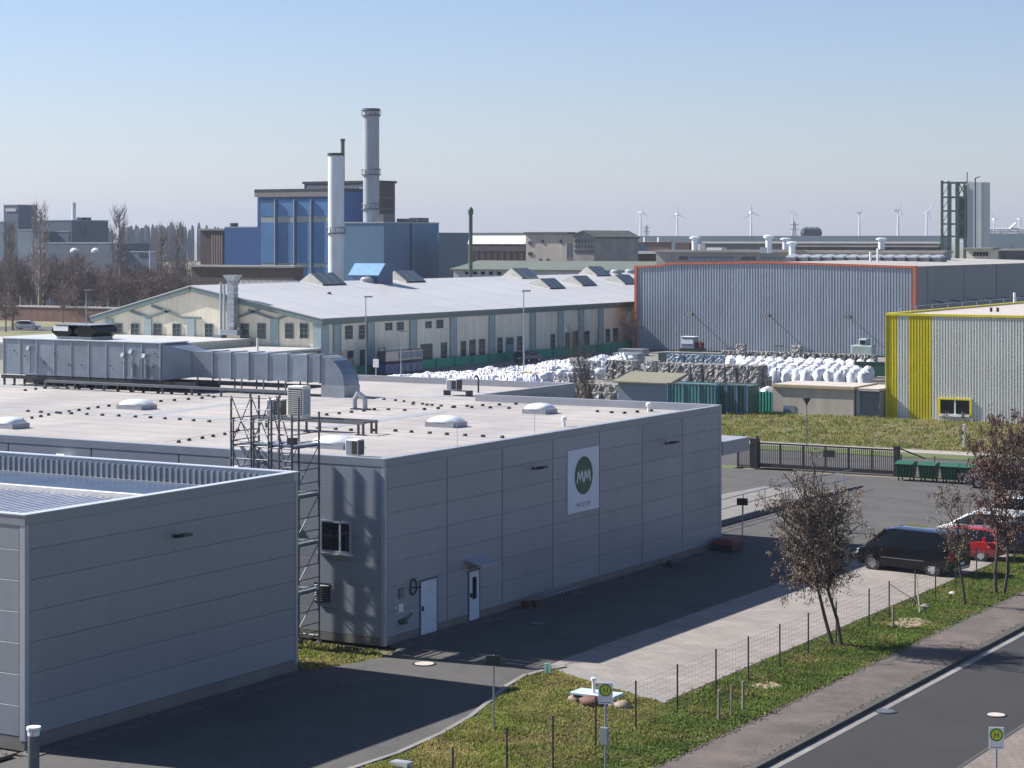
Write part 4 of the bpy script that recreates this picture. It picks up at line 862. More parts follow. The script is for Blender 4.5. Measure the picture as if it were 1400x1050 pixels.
def win_y(x0,x1,z0,z1,y,parent,nv=2,nh=2,g=glass_grey,fm=band):
    w = MB().box(x0,y-0.04,z0,x1,y-0.004,z1).build('window', g, parent)
    f = MB(); t=0.07
    f.box(x0-t,y-0.1,z0-t,x0,y-0.002,z1+t).box(x1,y-0.1,z0-t,x1+t,y-0.002,z1+t).box(x0,y-0.1,z1,x1,y-0.002,z1+t).box(x0,y-0.1,z0-t,x1,y-0.002,z0)
    for k in range(1,nv): xx=x0+(x1-x0)*k/nv; f.box(xx-0.03,y-0.07,z0,xx+0.03,y-0.041,z1)
    for k in range(1,nh): zz=z0+(z1-z0)*k/nh; f.box(x0,y-0.07,zz-0.03,x1,y-0.041,zz+0.03)
    f.build('frame', fm, w); return w
def win_x(y0,y1,z0,z1,x,parent,nv=2,nh=2,g=glass_grey,fm=band,name='window'):
    w = MB().box(x+0.004,y0,z0,x+0.04,y1,z1).build(name, g, parent)
    f = MB(); t=0.07
    f.box(x+0.002,y0-t,z0-t,x+0.1,y0,z1+t).box(x+0.002,y1,z0-t,x+0.1,y1+t,z1+t).box(x+0.002,y0,z1,x+0.1,y1,z1+t).box(x+0.002,y0,z0-t,x+0.1,y1,z0)
    for k in range(1,nv): yy=y0+(y1-y0)*k/nv; f.box(x+0.041,yy-0.03,z0,x+0.07,yy+0.03,z1)
    for k in range(1,nh): zz=z0+(z1-z0)*k/nh; f.box(x+0.041,y0,zz-0.03,x+0.07,y1,zz+0.03)
    f.build('frame', fm, w); return w
for u in (162,185,216,242,286,335,358,396,416):
    win_y(gu(u-5),gu(u+5),gz(u,462),gz(u,443),HY,ch,2,3)
for u0 in (459,505,563,618,671,727,738,765,793,820,858):
    y = aX(u0,HX); w = 1.15
    if u0 == 738: continue
    MB().box(HX+0.003,y-w/2,0,HX+0.22,y+w/2,HE-0.78).build('pilaster', pil_m, ch)
    MB().box(HX+0.003,y+w/2+0.002,0,HX+0.14,y+w/2+0.3,HE-0.78).build('downpipe', band, ch)
MB().box(HX+0.003,HY+0.02,0,HX+0.24,HY+1.3,HE-0.78).build('pilaster', pil_m, ch)
def hz(u,v): return Zp(v,HX,aX(u,HX))
for (a,b2,v1,v0) in [(472,481,446,463),(491,500,445,463),(527,535,442,451),(543,551,441,451),(582,589,440,448),(597,605,438,448),
      (475,482,480,508),(518,525,476,503),(603,610,469,494),(630,636,467,491),(642,649,465,489),(655,662,464,487),
      (680,686,462,485),(707,713,460,481),(726,731,459,480),(753,758,457,476),(773,778,455,474),(783,789,453,472),(799,805,453,471),(817,822,451,468),(828,833,450,467),(838,844,449,466),(858,863,448,464)]:
    win_x(aX(a,HX),aX(b2,HX),hz((a+b2)/2,v0),hz((a+b2)/2,v1),HX,ch,2 if v0-v1<14 else 1,3)
for (a,b2,v1,v0,m_,lab) in [(492,499,478,510,mat('dark_door',(0.05,0.06,0.055),0.6),None),(575,591,470,500,mat('green_gate',(0.055,0.10,0.075),0.6),'dark green double door with glazed top'),(691,702,461,487,mat('blue_gate',(0.12,0.20,0.27),0.6),'blue grey double door')]:
    y0,y1 = aX(a,HX),aX(b2,HX); z1 = hz((a+b2)/2,v1); d = MB().box(HX+0.004,y0,0.05,HX+0.06,y1,z1).build('door', m_, ch)
    if lab: d['label']=lab; MB().box(HX+0.061,y0+0.15,z1*0.68,HX+0.075,y1-0.15,z1-0.12).build('pane', glass_grey, d)
MB().box(HX+0.002,HY,0,HX+0.07,HYE,0.45).build('plinth', mat('dark_plinth',(0.10,0.09,0.085),0.8), ch)
# roof monitors
def monitor(x, y, w, l, label, big=1):
    z = slope_z(x)-0.35; zl = slope_z(x+w/2)-0.05; zr = slope_z(x)+1.15
    r_ = root('roof_monitor', (x,y,z), label, 'roof monitor')
    MB().prismY([(x-w/2,slope_z(x-w/2)-0.3),(x+w/2,zl-0.3),(x+w/2,zl+0.25),(x,zr),(x-w/2,slope_z(x-w/2)+0.2)], y-l/2, y+l/2).build('housing', mon_side, r_)
    q = MB(); q.add([(x+w/2+0.02,y-l/2+0.12,zl+0.27),(x+w/2+0.02,y+l/2-0.12,zl+0.27),(x+0.06,y+l/2-0.12,zr+0.02),(x+0.06,y-l/2+0.12,zr+0.02)],[(0,1,2,3)])
    q.build('glazing', mon_glass, r_); MB().box(x+w/2+0.003,y-l/2+0.05,zl-0.25,x+w/2+0.05,y+l/2-0.05,zl+0.22).build('side_glass', glass_grey, r_)
    q = MB()
    for k in range(1,3): yy=y-l/2+l*k/3; q.add([(x+w/2+0.03,yy-0.05,zl+0.30),(x+w/2+0.03,yy+0.05,zl+0.30),(x+0.06,yy+0.05,zr+0.05),(x+0.06,yy-0.05,zr+0.05)],[(0,1,2,3)])
    q.build('glazing_bar', mon_side, r_)
def onroof(u, v):                                     # point on the east slope under a pixel
    D = 180.0
    while D < 420:
        x, y = aD(u,D)
        if x < HX+0.4 and Z(v,D) <= slope_z(x): break
        if x < APX: return (APX+0.2, aX(u,APX+0.2))
        D += 0.25
    return aD(u,D)
for (u,v,w,l,lab) in [(440,386,3.8,5.0,'leftmost roof monitor on the ridge of the cream hall near the white stack'),(552,381,3.8,4.6,'roof monitor on the ridge right of the light blue hood'),
      (748,392,3.4,4.4,'roof monitor on the near slope, left of a close pair'),(792,388,3.4,4.4,'roof monitor on the near slope, right of a close pair'),
      (850,386,3.4,4.6,'roof monitor on the near slope beside the orange edged hall'),(710,375,3.6,4.6,'roof monitor on the ridge above the close pair'),(812,370,3.4,4.6,'farthest roof monitor on the ridge of the cream hall')]:
    x,y = onroof(u,v); monitor(x,y,w,l,lab)
for (u,v,lab) in [(502,385,'small vent hood on the cream hall roof below the blue hood'),(842,370,'white domed roof light at far end of the cream hall, left one'),(862,370,'white domed roof light at far end of the cream hall, right one'),(450,402,'tiny dark vent stub on the cream hall roof')]:
    x,y = onroof(u,v); s = 0.25 if 'tiny' in lab else 0.9
    tag(MB().lathe([(s,-0.3),(s,0.25*s+0.1),(s*0.7,0.5*s+0.1),(0.05,0.6*s+0.1)],(x,y),12,slope_z(x)).build('roof_vent', dark if 'tiny' in lab else parapet), lab, 'vent')
# blue hood behind ridge
x,y = aD(508,272); hb = root('rooftop_hood', (x,y,8.2), 'light blue sloped hood standing behind the cream hall ridge', 'hood')
q = MB(); q.prismX([(y-1.6,8.2),(y+1.6,8.2),(y+1.6,11.9),(y-0.2,11.9),(y-1.6,10.6)], x-2.4, x+2.2); q.build('body', mat('hood_dark',(0.06,0.12,0.2),0.5), hb)
q = MB(); q.add([(x-2.45,y-1.75,10.5),(x+2.25,y-1.75,10.5),(x+2.25,y-0.2,12.0),(x-2.45,y-0.2,12.0)],[(0,1,2,3)]); q.build('top', lightblue, hb)
# gable flue duct, pipes
fx = gu(324); fd = root('flue_duct', (fx,HY-0.8,4), 'square galvanised flue duct with flared top on the cream gable', 'flue')
zt = Zp(384,fx,HY-0.8); zb = Zp(447,fx,HY-0.8)
nsec = 8
for k in range(nsec): MB().box(fx-0.48,HY-1.2,zb+(zt-zb)*k/nsec+0.02,fx+0.48,HY-0.4,zb+(zt-zb)*(k+1)/nsec-0.02).build('duct_section', steel, fd)
MB().add([(fx-0.48,HY-1.2,zt),(fx+0.48,HY-1.2,zt),(fx+0.48,HY-0.4,zt),(fx-0.48,HY-0.4,zt),(fx-0.85,HY-1.5,zt+0.65),(fx+0.85,HY-1.5,zt+0.65),(fx+0.85,HY-0.1,zt+0.65),(fx-0.85,HY-0.1,zt+0.65)],[(0,1,5,4),(1,2,6,5),(2,3,7,6),(3,0,4,7),(4,5,6,7)]).build('funnel', steel, fd)
MB().box(fx-1.3,HY-1.3,zb-0.9,fx+1.0,HY-0.3,zb-0.3).box(fx-0.4,HY-1.1,zb-0.35,fx+0.4,HY-0.5,zb).build('fan_housing', steel, fd)
for i,u in enumerate((306,310.5)):
    px_ = gu(u); tag(MB().cyl((px_,HY-0.5,3.4),(px_,HY-0.5,Zp(386+i*3,px_,HY)),0.16,n=8).build('flue_pipe', stack_d), ['thin grey flue pipe left of the galvanised flue duct','second thin flue pipe right beside the galvanised flue duct'][i], 'flue')
MB().box(gu(302),HY-1.4,3.3,gu(313),HY-0.4,4.4).build('filter_box', lcpx2, fd)
# annexes
an = root('annex', (-160,170,0), 'low white roofed annex behind the long air handling box', 'annex')
xa0, xa1 = -171, gu(345)
MB().box(xa0,168.5,0,xa1,HY-0.25,3.8).build('wall', cream_e, an)
MB().box(xa0-0.3,168.2,3.8,xa1+0.4,HY-0.22,4.05).build('roof', hallroof, an)
an = root('annex', (-140,170,0), 'low annex with weathered white roof at the corner of the cream hall', 'annex')
MB().box(xa1+0.45,172.0,0,HX-0.3,HY-0.25,3.0).build('wall', cream_e, an)
MB().box(xa1+0.42,171.7,3.0,HX+0.2,HY-0.22,3.2).build('roof', hallroof, an)
MB().box(HX-0.05,171.6,2.85,HX+0.21,HY-0.22,2.99).build('eaves_band', band, an)
x,y = aD(352,225); tag(MB().cyl((x,y,3.2),(x,y,4.6),0.12,n=8).build('vent_pipe', offwhite), 'thin vent pipe on the annex roof behind the duct', 'vent')

# ================================================================ BACKGROUND BUILDINGS (axis aligned, placed by depth)
def bbuild(uc, D, ul, ur, vt, m, parent, name='wall', z0=0, zt=None, roofm=None, roofname='roof', ov=0.3, rt=0.3):
    """corner facing the camera at pixel uc and depth D; -Y face runs left to ul, +X face runs right to ur"""
    X, Y = aD(uc, D); x0 = aY(ul, Y); y1 = aX(ur, X); z1 = zt if zt is not None else Z(vt, D)
    if name: MB().box(x0,Y,z0,X,y1,z1).build(name, m, parent)
    if roofm: MB().box(x0-ov,Y-ov,z1+0.002,X+ov,y1+ov,z1+rt).build(roofname, roofm, parent)
    return X, Y, x0, y1, z1
# power plant
pp = root('power_plant', (*aD(448,425),0), 'tall blue clad boiler house with light stripes', 'boiler house')
X,Y,x0,y1,z1 = bbuild(470,425,352,520,262,blue_deep,pp,'wall')
n_=5
xsb = [aY(u,Y) for u in (356,379,405,428,450,470)]
for k in range(5):
    for (va,vb_,m_) in [(272,295,blue_sheet),(304,360,blue_sheet),(366,392,blue_sheet)]:
        MB().box(xsb[k]+0.25,Y-0.15,Z(vb_,425),xsb[k+1]-0.25,Y-0.003,Z(va,425)).build('blue_panel', m_, pp)
    for (va,vb_) in [(295.3,303.7),(360.3,365.7)]:
        MB().box(xsb[k]+0.25,Y-0.10,Z(vb_,425),xsb[k+1]-0.25,Y-0.003,Z(va,425)).build('window_strip', mat('strip_window',(0.30,0.34,0.34),0.5), pp)
for u in (378,404,427): MB().cyl((aY(u,Y),Y-0.4,0),(aY(u,Y),Y-0.4,Z(272,425)),0.22,n=6).build('downpipe', lcpx2, pp)
MB().box(x0-0.6,Y-0.3,z1+0.002,X,y1,z1+0.7).build('roof', mat('plant_roof',(0.04,0.045,0.05),0.8), pp)
MB().prismY([(x0-0.5,z1-0.9),(X,z1-0.9+0.0),(X,z1),(x0-0.5,z1)], Y-0.35, Y-0.16).build('fascia', mat('fascia_brown',(0.22,0.20,0.19),0.7), pp)
pb = root('boiler_block', (*aD(520,432),0), 'dark brown upper block with pale band between the chimneys', 'boiler house')
X,Y,x0,y1,z1 = bbuild(519,432,416,540,250,browncl,pb,'wall',roofm=mat('plant_roof',(0.04,0.045,0.05),0.8),rt=0.5)
MB().box(aY(420,Y),Y-0.15,Z(263,432),aY(497,Y),Y-0.003,Z(252,432)).build('pale_band', mat('pale_band',(0.33,0.35,0.37),0.6), pb)
bw = MB()
for k in range(14): bw.box(aY(423+5*k,Y),Y-0.2,Z(262,432),aY(423+5*k+2.5,Y),Y-0.151,Z(256,432))
bw.build('window_row', glass_grey, pb)
fl = MB()
for z in (Z(300,432),Z(285,432),Z(270,432)): fl.box(X-0.01,Y+0.1,z-0.15,X+0.1,y1,z+0.15)
fl.build('floor_band', mat('floor_band',(0.12,0.10,0.09),0.7), pb)
gb_ = root('boiler_annex', (*aD(525,405),0), 'blue grey clad block in front of the big chimney', 'boiler house')
X,Y,x0,y1,z1 = bbuild(525,405,470,600,305,bluegrey,gb_,'wall',roofm=stack_d,rt=0.25,ov=0.1)
MB().box(X+0.003,aX(561,X),0,X+0.12,aX(562.5,X),z1).build('seam', joint, gb_)
# lower blue teal side wall right of the blue grey block
X2,Y2,x2,y2,z2 = bbuild(600,413,598,641,318,mat('blue_teal_sheet',(0.075,0.15,0.21),0.55),gb_,'side_wall')
for u,h in ((530,1.5),(560,0.7),(577,0.9)): MB().box(X-3,aX(u,X),z1+0.25,X-1,aX(u,X)+4,z1+0.25+h).build('roof_box', steel_dull, gb_)
def chimney(u, D, vt, r, m, label, bands=(), r1=None, base=0, n=20):
    x,y = aD(u,D); zt = Z(vt,D); c = root('chimney', (x,y,base), label, 'chimney')
    smooth_auto(MB().cyl((x,y,base),(x,y,zt),r,r1 or r,n).build('shaft', m, c))
    smooth_auto(MB().cyl((x,y,zt+0.001),(x,y,zt+0.5),(r1 or r)+0.12,(r1 or r)+0.12,n).build('rim', dark if r>0.8 else m, c))
    for v in bands:
        z = Z(v,D); smooth_auto(MB().cyl((x,y,z-0.12),(x,y,z+0.12),r+0.3,r+0.3,n).build('platform', steel_dull, c))
        q = MB()
        for k in range(12):
            a = 2*math.pi*k/12; q.cyl((x+(r+.28)*math.cos(a),y+(r+.28)*math.sin(a),z),(x+(r+.28)*math.cos(a),y+(r+.28)*math.sin(a),z+1.1),0.05,n=4)
        for k in range(12):
            a = 2*math.pi*k/12; a2 = 2*math.pi*(k+1)/12; q.cyl((x+(r+.28)*math.cos(a),y+(r+.28)*math.sin(a),z+1.1),(x+(r+.28)*math.cos(a2),y+(r+.28)*math.sin(a2),z+1.1),0.06,n=4)
        q.build('guard_rail', steel_dull, c)
    return c,x,y
chimney(459.5,398,213,1.5,stack_m,'wide white steel chimney in front of the blue boiler house',(319,))
c,x,y = chimney(507.5,415,152,1.58,stack_d,'tallest grey steel chimney with platforms above the brown block',(286,239,158))
chimney(468.5,450,193,0.5,mat('concrete_stack',(0.14,0.135,0.13),0.85),'thin dark chimney rising behind the wide white one',(),0.42)
c,x,y = chimney(643.5,330,293,0.30,frame_green,'slim dark green chimney right of the blue plant',())
MB().lathe([(0.3,0),(0.42,0.3),(0.42,0.7),(0.2,1.1)],(x,y),10,Z(293,330)).build('cap', frame_green, c)
x,y = aD(500,407); z = Z(306,405)
# left of plant
bb = root('blue_shed', (*aD(352,440),0), 'bright blue flat shed left of the boiler house', 'shed')
bbuild(352,440,307,355,311,blue_deep,bb,'wall',roofm=stack_d,ov=0,rt=0.2)
MB().cyl((*aD(320,445),12),(*aD(320,445),Z(305,445)),0.9,n=10).build('roof_vent', dark, bb)
bb = root('brown_tower', (*aD(303,445),0), 'brown clad block with vertical ribs left of the bright blue shed', 'tower block')
X,Y,x0,y1,z1 = bbuild(306,445,274,309,315,browncl,bb,'wall',roofm=roof_grey,rt=0.4)
for k in range(5):
    xx = x0+(X-x0)*(0.5+0.1*k); MB().box(xx,Y-0.2,2,xx+0.35,Y-0.003,z1-1).build('rib', mat('rib_tan',(0.26,0.19,0.15),0.8), bb)
# low brown row with small white garages
bb = root('low_brown_row', (*aD(415,330),0), 'low dark brown row with small white arched doors', 'shed')
X,Y,x0,y1,z1 = bbuild(402,330,262,415,366,browncl,bb,'wall',roofm=roof_grey,rt=0.3)
for k in range(10):
    xx = aY(330+k*8.5,Y-1.5); MB().prismY([(xx-0.35,0),(xx+0.35,0),(xx+0.35,8.3-0.2),(xx,8.7),(xx-0.35,8.1)], Y-1.7, Y-0.01).build('dormer', offwhite, bb)
# left complex
lc = root('grey_factory', (*aD(50,504),0), 'blue grey factory complex with tower at far left', 'factory')
def lb(u0,u1,ur,vt,D,m,nm='wall'): return bbuild(u1,D,u0,ur,vt,m,lc,nm,roofm=mat('lc_roof',(0.30,0.33,0.36),0.6),ov=0.05,rt=0.25)
X,Y,x0,y1,z1 = lb(5,25,51,281,504,lcpx); 
MB().box(aY(8,Y),Y-0.1,Z(289,504),aY(22,Y),Y-0.003,Z(285,504)).build('window', offwhite, lc)
lb(-40,6,9,304,502,lcpx2); lb(24,45,50,315,497,lcpx2)
X,Y,x0,y1,z1 = lb(50,98,148,302,518,lcpx)
for u in (112,116): MB().box(X+0.003,aX(u,X),Z(322,528),X+0.1,aX(u+1.6,X),Z(311,528)).build('window', glass_grey, lc)
MB().cyl((*aD(101,523),15),(*aD(101,523),Z(277,523)),0.6,0.5,8).build('stack', stack_m, lc)
for u in (105,112): MB().box(*aD(u,528),Z(302,523),*[c+1.6 for c in aD(u,528)],Z(297,523)).build('roof_box', dark, lc)
lb(60,94,97,317,502,lcpx); lb(62,160,204,333,482,lcpx)
X,Y,x0,y1,z1 = lb(62,214,218,345,478,mat('left_low_blue',(0.09,0.13,0.19),0.6))
for u in (98,104,143,190,196): MB().box(aY(u,Y),Y-0.1,Z(351,478),aY(u+4.5,Y),Y-0.003,Z(347,478)).build('window', glass_grey, lc)
for u in (103,132): 
    x,y = aD(u,482); MB().lathe([(1.2,0),(1.2,0.5),(0.6,1.0)],(x,y),10,Z(345,482)).build('roof_vent', offwhite, lc)
x,y=aD(205,462); tag(MB().cyl((x,y,0),(x,y,Z(343,462)),0.15,n=6).build('pole', offwhite), 'thin pale pole at the right end of the grey factory', 'pole')
# brick wall with white cap, far left
bwall = root('brick_wall', (*aD(80,400),0), 'long low red brick wall with pale coping behind the field at left', 'wall')
a0 = aD(-40,400); a1 = aD(172,400)
MB().box(a0[0],a0[1],0,aY(172,a0[1]),a0[1]+0.3,Zp(418,*a0)).build('brickwork', rust, bwall)
MB().box(a0[0],a0[1]-0.1,Zp(418,*a0)+0.001,aY(172,a0[1]),a0[1]+0.4,Zp(417,*a0)+0.15).build('coping', offwhite, bwall)
# centre background
bk = root('brick_works', (*aD(716,395),0), 'brick works with long pale clerestory strip right of the slim chimney', 'works hall')
X,Y,x0,y1,z1 = bbuild(719,395,640,722,334,mat('works_brick',(0.19,0.125,0.10),0.9,0,0.2,0.3),bk,'wall')
MB().box(x0,Y+0.6,z1,X,y1+3,Z(318,395)).build('clerestory_roof', mat('works_roof',(0.20,0.21,0.22),0.8), bk)
MB().add([(x0,Y-0.2,z1+0.05),(X,Y-0.2,z1+0.05),(X,Y+0.55,Z(322,395)),(x0,Y+0.55,Z(322,395)),(x0,Y+0.6,z1),(X,Y+0.6,z1)],[(0,1,2,3),(0,4,5,1)]).build('clerestory', offwhite, bk)
for k in range(9):
    xx = x0+(X-x0)*(k+0.3)/9; MB().box(xx,Y-0.25,0,xx+0.5,Y-0.003,z1-0.3).build('pier', browncl, bk)
MB().box(x0,Y-0.3,z1-1.3,X,Y-0.26,z1-0.4).build('lintel', mat('lintel_dark',(0.08,0.07,0.07),0.8), bk)
bt = root('beige_block', (*aD(780,372),0), 'bulky beige block with few small dark windows', 'block')
X,Y,x0,y1,z1 = bbuild(775,372,719,784,320,beige_w,bt,'wall',roofm=roof_green,rt=0.35)
for (u,v,w) in [(725,332,5),(725,347,5),(742,330,3),(767,330,3),(739,356,3),(749,356,3)]:
    MB().box(aY(u-w/2,Y),Y-0.1,Z(v+2.2,372),aY(u+w/2,Y),Y-0.003,Z(v-2.2,372)).build('window', glass_grey, bt)
for u in (776,780): MB().box(X+0.003,aX(u,X),Z(352,372),X+0.08,aX(u+1.8,X),Z(333,372)).build('window', lcpx2, bt)
bt = root('weathered_house', (*aD(800,392),0), 'weathered grey gabled warehouse beside the beige block', 'warehouse')
X,Y = aD(812,392); x0 = aY(784,Y); zt = Z(322,392)
MB().prismY([(x0,0),(X,0),(X,zt-0.4),((x0+X)/2,Z(317.5,392)),(x0,zt)], Y, Y+18).build('wall', mat('weathered_wall',(0.30,0.28,0.27),0.9,0,0.2,0.4), bt)
MB().prismY([(x0-0.3,zt-0.1),((x0+X)/2,Z(317.5,392)+0.05),(X+0.3,zt-0.5),(X+0.3,zt-0.25),((x0+X)/2,Z(317,392)+0.3),(x0-0.3,zt+0.2)], Y-0.3, Y+18.3).build('roof', roof_green, bt)
for r_i in range(3):
    for k in range(6):
        xx = x0+(X-x0)*(0.08+k*0.155); zz = Z(330+r_i*7,392); MB().box(xx,Y-0.08,zz-0.25,xx+0.35,Y-0.003,zz+0.35).build('window', glass_grey, bt)
lw = root('low_long_shed', (*aD(860,345),0), 'low shed with grey green roof and row of small square windows behind the cream hall', 'shed')
X,Y,x0,y1,z1 = bbuild(875,345,620,885,369,mat('lw_wall',(0.36,0.38,0.40),0.8),lw,'wall')
MB().add([(x0-0.5,Y-0.6,z1-0.1),(X+0.5,Y-0.6,z1-0.1),(X+0.5,Y+9,z1+1.3),(x0-0.5,Y+9,z1+1.3),(x0-0.5,Y-0.6,z1-0.3),(X+0.5,Y-0.6,z1-0.3)],[(0,1,2,3),(4,5,1,0)]).build('roof', roof_green, lw)
for k in range(5): u = 636+k*11; MB().box(aY(u,Y),Y-0.1,Z(377.5,345),aY(u+5,Y),Y-0.003,Z(373.5,345)).build('window', glass, lw)
rs_ = root('red_brown_shed', (*aD(880,420),0), 'long red brown shed with pale eaves line', 'shed')
X,Y,x0,y1,z1 = bbuild(900,420,812,905,347,roof_brown,rs_,'wall'); MB().box(x0,Y-0.3,z1+0.002,X,y1,z1+0.5).build('eaves', offwhite, rs_)
pst = MB()
for k in range(16): u=814+k*5; pst.box(aY(u,Y),Y-0.2,0,aY(u+0.8,Y),Y-0.003,z1-0.1)
pst.build('post', browncl, rs_)
rs2 = root('sawtooth_shed', (*aD(860,470),0), 'grey sawtooth roofed shed behind the red brown shed', 'shed')
X,Y,x0,y1,z1 = bbuild(895,470,812,898,343,mat('saw_wall',(0.10,0.12,0.14),0.8),rs2,'wall')
for k,u in enumerate((830,844,858)):
    xx = aY(u,Y); MB().add([(xx,Y-0.3,z1),(xx+2.4,Y-0.3,z1),(xx+0.8,Y-0.3,z1+1.5),(xx,Y+6,z1),(xx+2.4,Y+6,z1),(xx+0.8,Y+6,z1+1.5)],[(0,1,2),(3,5,4),(1,4,5,2),(0,2,5,3)]).build('saw_tooth', lcpx2, rs2)
rs3 = root('brown_hall', (*aD(830,480),0), 'dark brown low hall right of the beige block', 'shed')
bbuild(831,500,813,833,338,roof_brown,rs3,'wall',roofm=roof_grey)
# concrete building behind the orange trimmed hall
cb_ = root('concrete_workshop', (*aD(1290,322),0), 'flat roofed concrete workshop with ribbon windows behind the orange trimmed hall', 'workshop')
X,Y,x0,y1,z1 = bbuild(1290,322,897,1300,346,mat('cb_wall',(0.34,0.315,0.28),0.85,0,0.12,0.3),cb_,'wall',roofm=roof_grey,rt=0.35)
def cbw(u0,u1,v0,v1,n,m_=glass_grey):
    for k in range(n):
        a = u0+(u1-u0)*k/n; b2 = u0+(u1-u0)*(k+0.7)/n; MB().box(aY(a,Y),Y-0.1,Z(v1,322),aY(b2,Y),Y-0.003,Z(v0,322)).build('window', m_, cb_)
cbw(929,942,352,357,3); cbw(944,1004,352,357,8,lcpx2); cbw(1014,1034,352,357,5); cbw(1040,1076,352,357,5,lcpx2)
MB().box(aY(912,Y),Y+3,z1+0.35,aY(932,Y),Y+6,Z(332,326)).build('penthouse', browncl, cb_)
MB().box(aY(935,Y),Y+3,z1+0.35,aY(946,Y),Y+5,z1+1.3).build('roof_hut', offwhite, cb_)
MB().box(aY(955,Y),Y+3,z1+0.35,aY(976,Y),Y+5,z1+0.75).build('roof_slab', offwhite, cb_)
def exhaust(u, v0, v1, D, label, bent=False):
    x,y = aD(u,D); za, zb_ = Z(v0,D), Z(v1,D); h = zb_-za; r_ = root('exhaust_stack', (x,y,za), label, 'exhaust')
    MB().cyl((x,y,za),(x,y,zb_-h*0.25),0.5,n=10).build('pipe', stack_m, r_)
    MB().lathe([(0.5,0),(0.85,h*0.08),(0.85,h*0.18),(0.45,h*0.25)],(x,y),12,zb_-h*0.25).build('cowl', stack_m, r_)
    if bent: MB().box(x-1.3,y-0.5,za,x-0.2,y+0.5,za+0.9).build('fan_box', steel, r_)
exhaust(950,342,323,330,'steel exhaust stack beside the roof penthouse')
exhaust(1051,346,321,330,'steel exhaust stack with fan box, tallest on the concrete workshop',True)
exhaust(1074,341,325,334,'thick dark exhaust cowl right of the tallest one')
exhaust(1083,350,330,325,'short exhaust stack in front of the thick cowl')
exhaust(1205,341,325,334,'single exhaust cowl toward the right end of the concrete workshop')
# steel tower
tw = root('steel_tower', (*aD(1310,415),0), 'open dark green steel frame tower attached to a tall grey clad shaft', 'tower')
X,Y = aD(1345,415); xl = aY(1322,Y); zt = Z(249,415); zb_ = 0
nn = 6
for k in range(nn): MB().box(xl+(X-xl)*k/nn+0.03,Y,0,xl+(X-xl)*(k+1)/nn-0.03,Y+4,zt).build('clad_panel', mat('shaft_cladding',(0.46,0.50,0.53),0.5,0,0.05,0.3,rnd=0.06), tw)
MB().box(xl,Y+0.05,0,X,Y+3.9,zt-0.05).build('shaft', mat('shaft_cladding',(0.33,0.37,0.40)), tw)
xx = aY(1334,Y); MB().cyl((xx,Y-0.3,0),(xx,Y-0.3,zt+0.8),0.13,n=6).cyl((xx,Y-0.3,zt+0.8),(xx+1,Y-0.3,zt+1.1),0.13,n=6).build('vent_pipe', dark, tw)
fu = [1288,1299,1310,1320]; fxs = [aY(u,Y) for u in fu]; zf = Z(246,415)
for i,x in enumerate(fxs):
    for y in (Y,Y+4): MB().box(x-0.22,y-0.2,0,x+0.22,y+0.2,zf-0.35*i).build('column', frame_green, tw)
for z in [Z(v,415) for v in (248,268,287,305,322)]:
    q = MB()
    for y in (Y,Y+4): q.box(fxs[0],y-0.12,z-0.3,fxs[-1],y+0.12,z)
    for x in fxs: q.box(x-0.12,Y,z-0.25,x+0.12,Y+4,z)
    q.build('beam', frame_green, tw)
q = MB(); zz = [Z(v,415) for v in (325,305,287,268,248)]
for a,b_ in zip(zz[:-1],zz[1:]):
    q.cyl((fxs[2],Y,a),(fxs[3],Y,b_),0.1,n=4).cyl((fxs[3],Y,a),(fxs[2],Y,b_),0.1,n=4).cyl((fxs[0],Y,a),(fxs[1],Y,b_),0.06,n=4)
q.build('bracing', frame_green, tw)
for k,z in enumerate(zz[1:4]): 
    MB().box(fxs[2]+0.2,Y+0.3,z-3,fxs[3]+0.2,Y+3,z-0.4).build('machinery', frame_green if k!=1 else steel, tw)
    q = MB()
    for s in range(8): q.box(fxs[2]+0.1,Y-0.2,z-0.4-s*0.4,fxs[3],Y-0.05,z-0.3-s*0.4)
    q.build('stair', frame_green, tw)
MB().cyl((fxs[3],Y+1,zf-1),(fxs[3],Y+1,zf+1.6),0.1,n=5).build('antenna', dark, tw)
sb = root('cream_hut', (*aD(1355,390),0), 'small cream hut with dark windows at the foot of the clad shaft', 'hut')
X,Y,x0,y1,z1 = bbuild(1355,360,1321,1365,341,cream,sb,'wall',roofm=roof_grey)
for k in range(5): MB().box(aY(1331+k*4.2,Y),Y-0.1,Z(350,360),aY(1334+k*4.2,Y),Y-0.003,Z(344.5,360)).build('window', glass, sb)
sb = root('flat_shed', (*aD(1400,365),0), 'flat dark roofed shed right of the cream hut', 'shed')
X,Y,x0,y1,z1 = bbuild(1430,372,1357,1450,343,mat('fs_wall',(0.12,0.12,0.13),0.8,0,0.3,0.5),sb,'wall',roofm=roof_grey)
# horizon sheds
hs = root('horizon_shed', (*aD(1100,900),0), 'very long low blue grey warehouse along the horizon', 'warehouse')
bbuild(1290,900,838,1300,322.3,far_blue,hs,'wall')
hs2 = root('horizon_shed', (*aD(1100,620),0), 'long shed with white roof edge below the horizon warehouse', 'warehouse')
X,Y,x0,y1,z1 = bbuild(1285,620,960,1290,333,mat('hs2',(0.12,0.12,0.125),0.8,0,0.3,0.1),hs2,'wall'); MB().box(x0,Y-0.3,z1+0.002,X,y1,z1+0.55).build('roof_edge', offwhite, hs2)
hs3 = root('horizon_shed', (*aD(1450,800),0), 'pale blue grey shed on the horizon at the right edge', 'warehouse')
bbuild(1500,800,1340,1510,319,far_blue,hs3,'wall'); 
hs4 = root('horizon_shed', (*aD(860,700),0), 'row of red brown sheds with tiny white vents near the horizon', 'warehouse')
X,Y,x0,y1,z1 = bbuild(915,700,812,918,331,roof_brown,hs4,'wall',roofm=roof_grey)
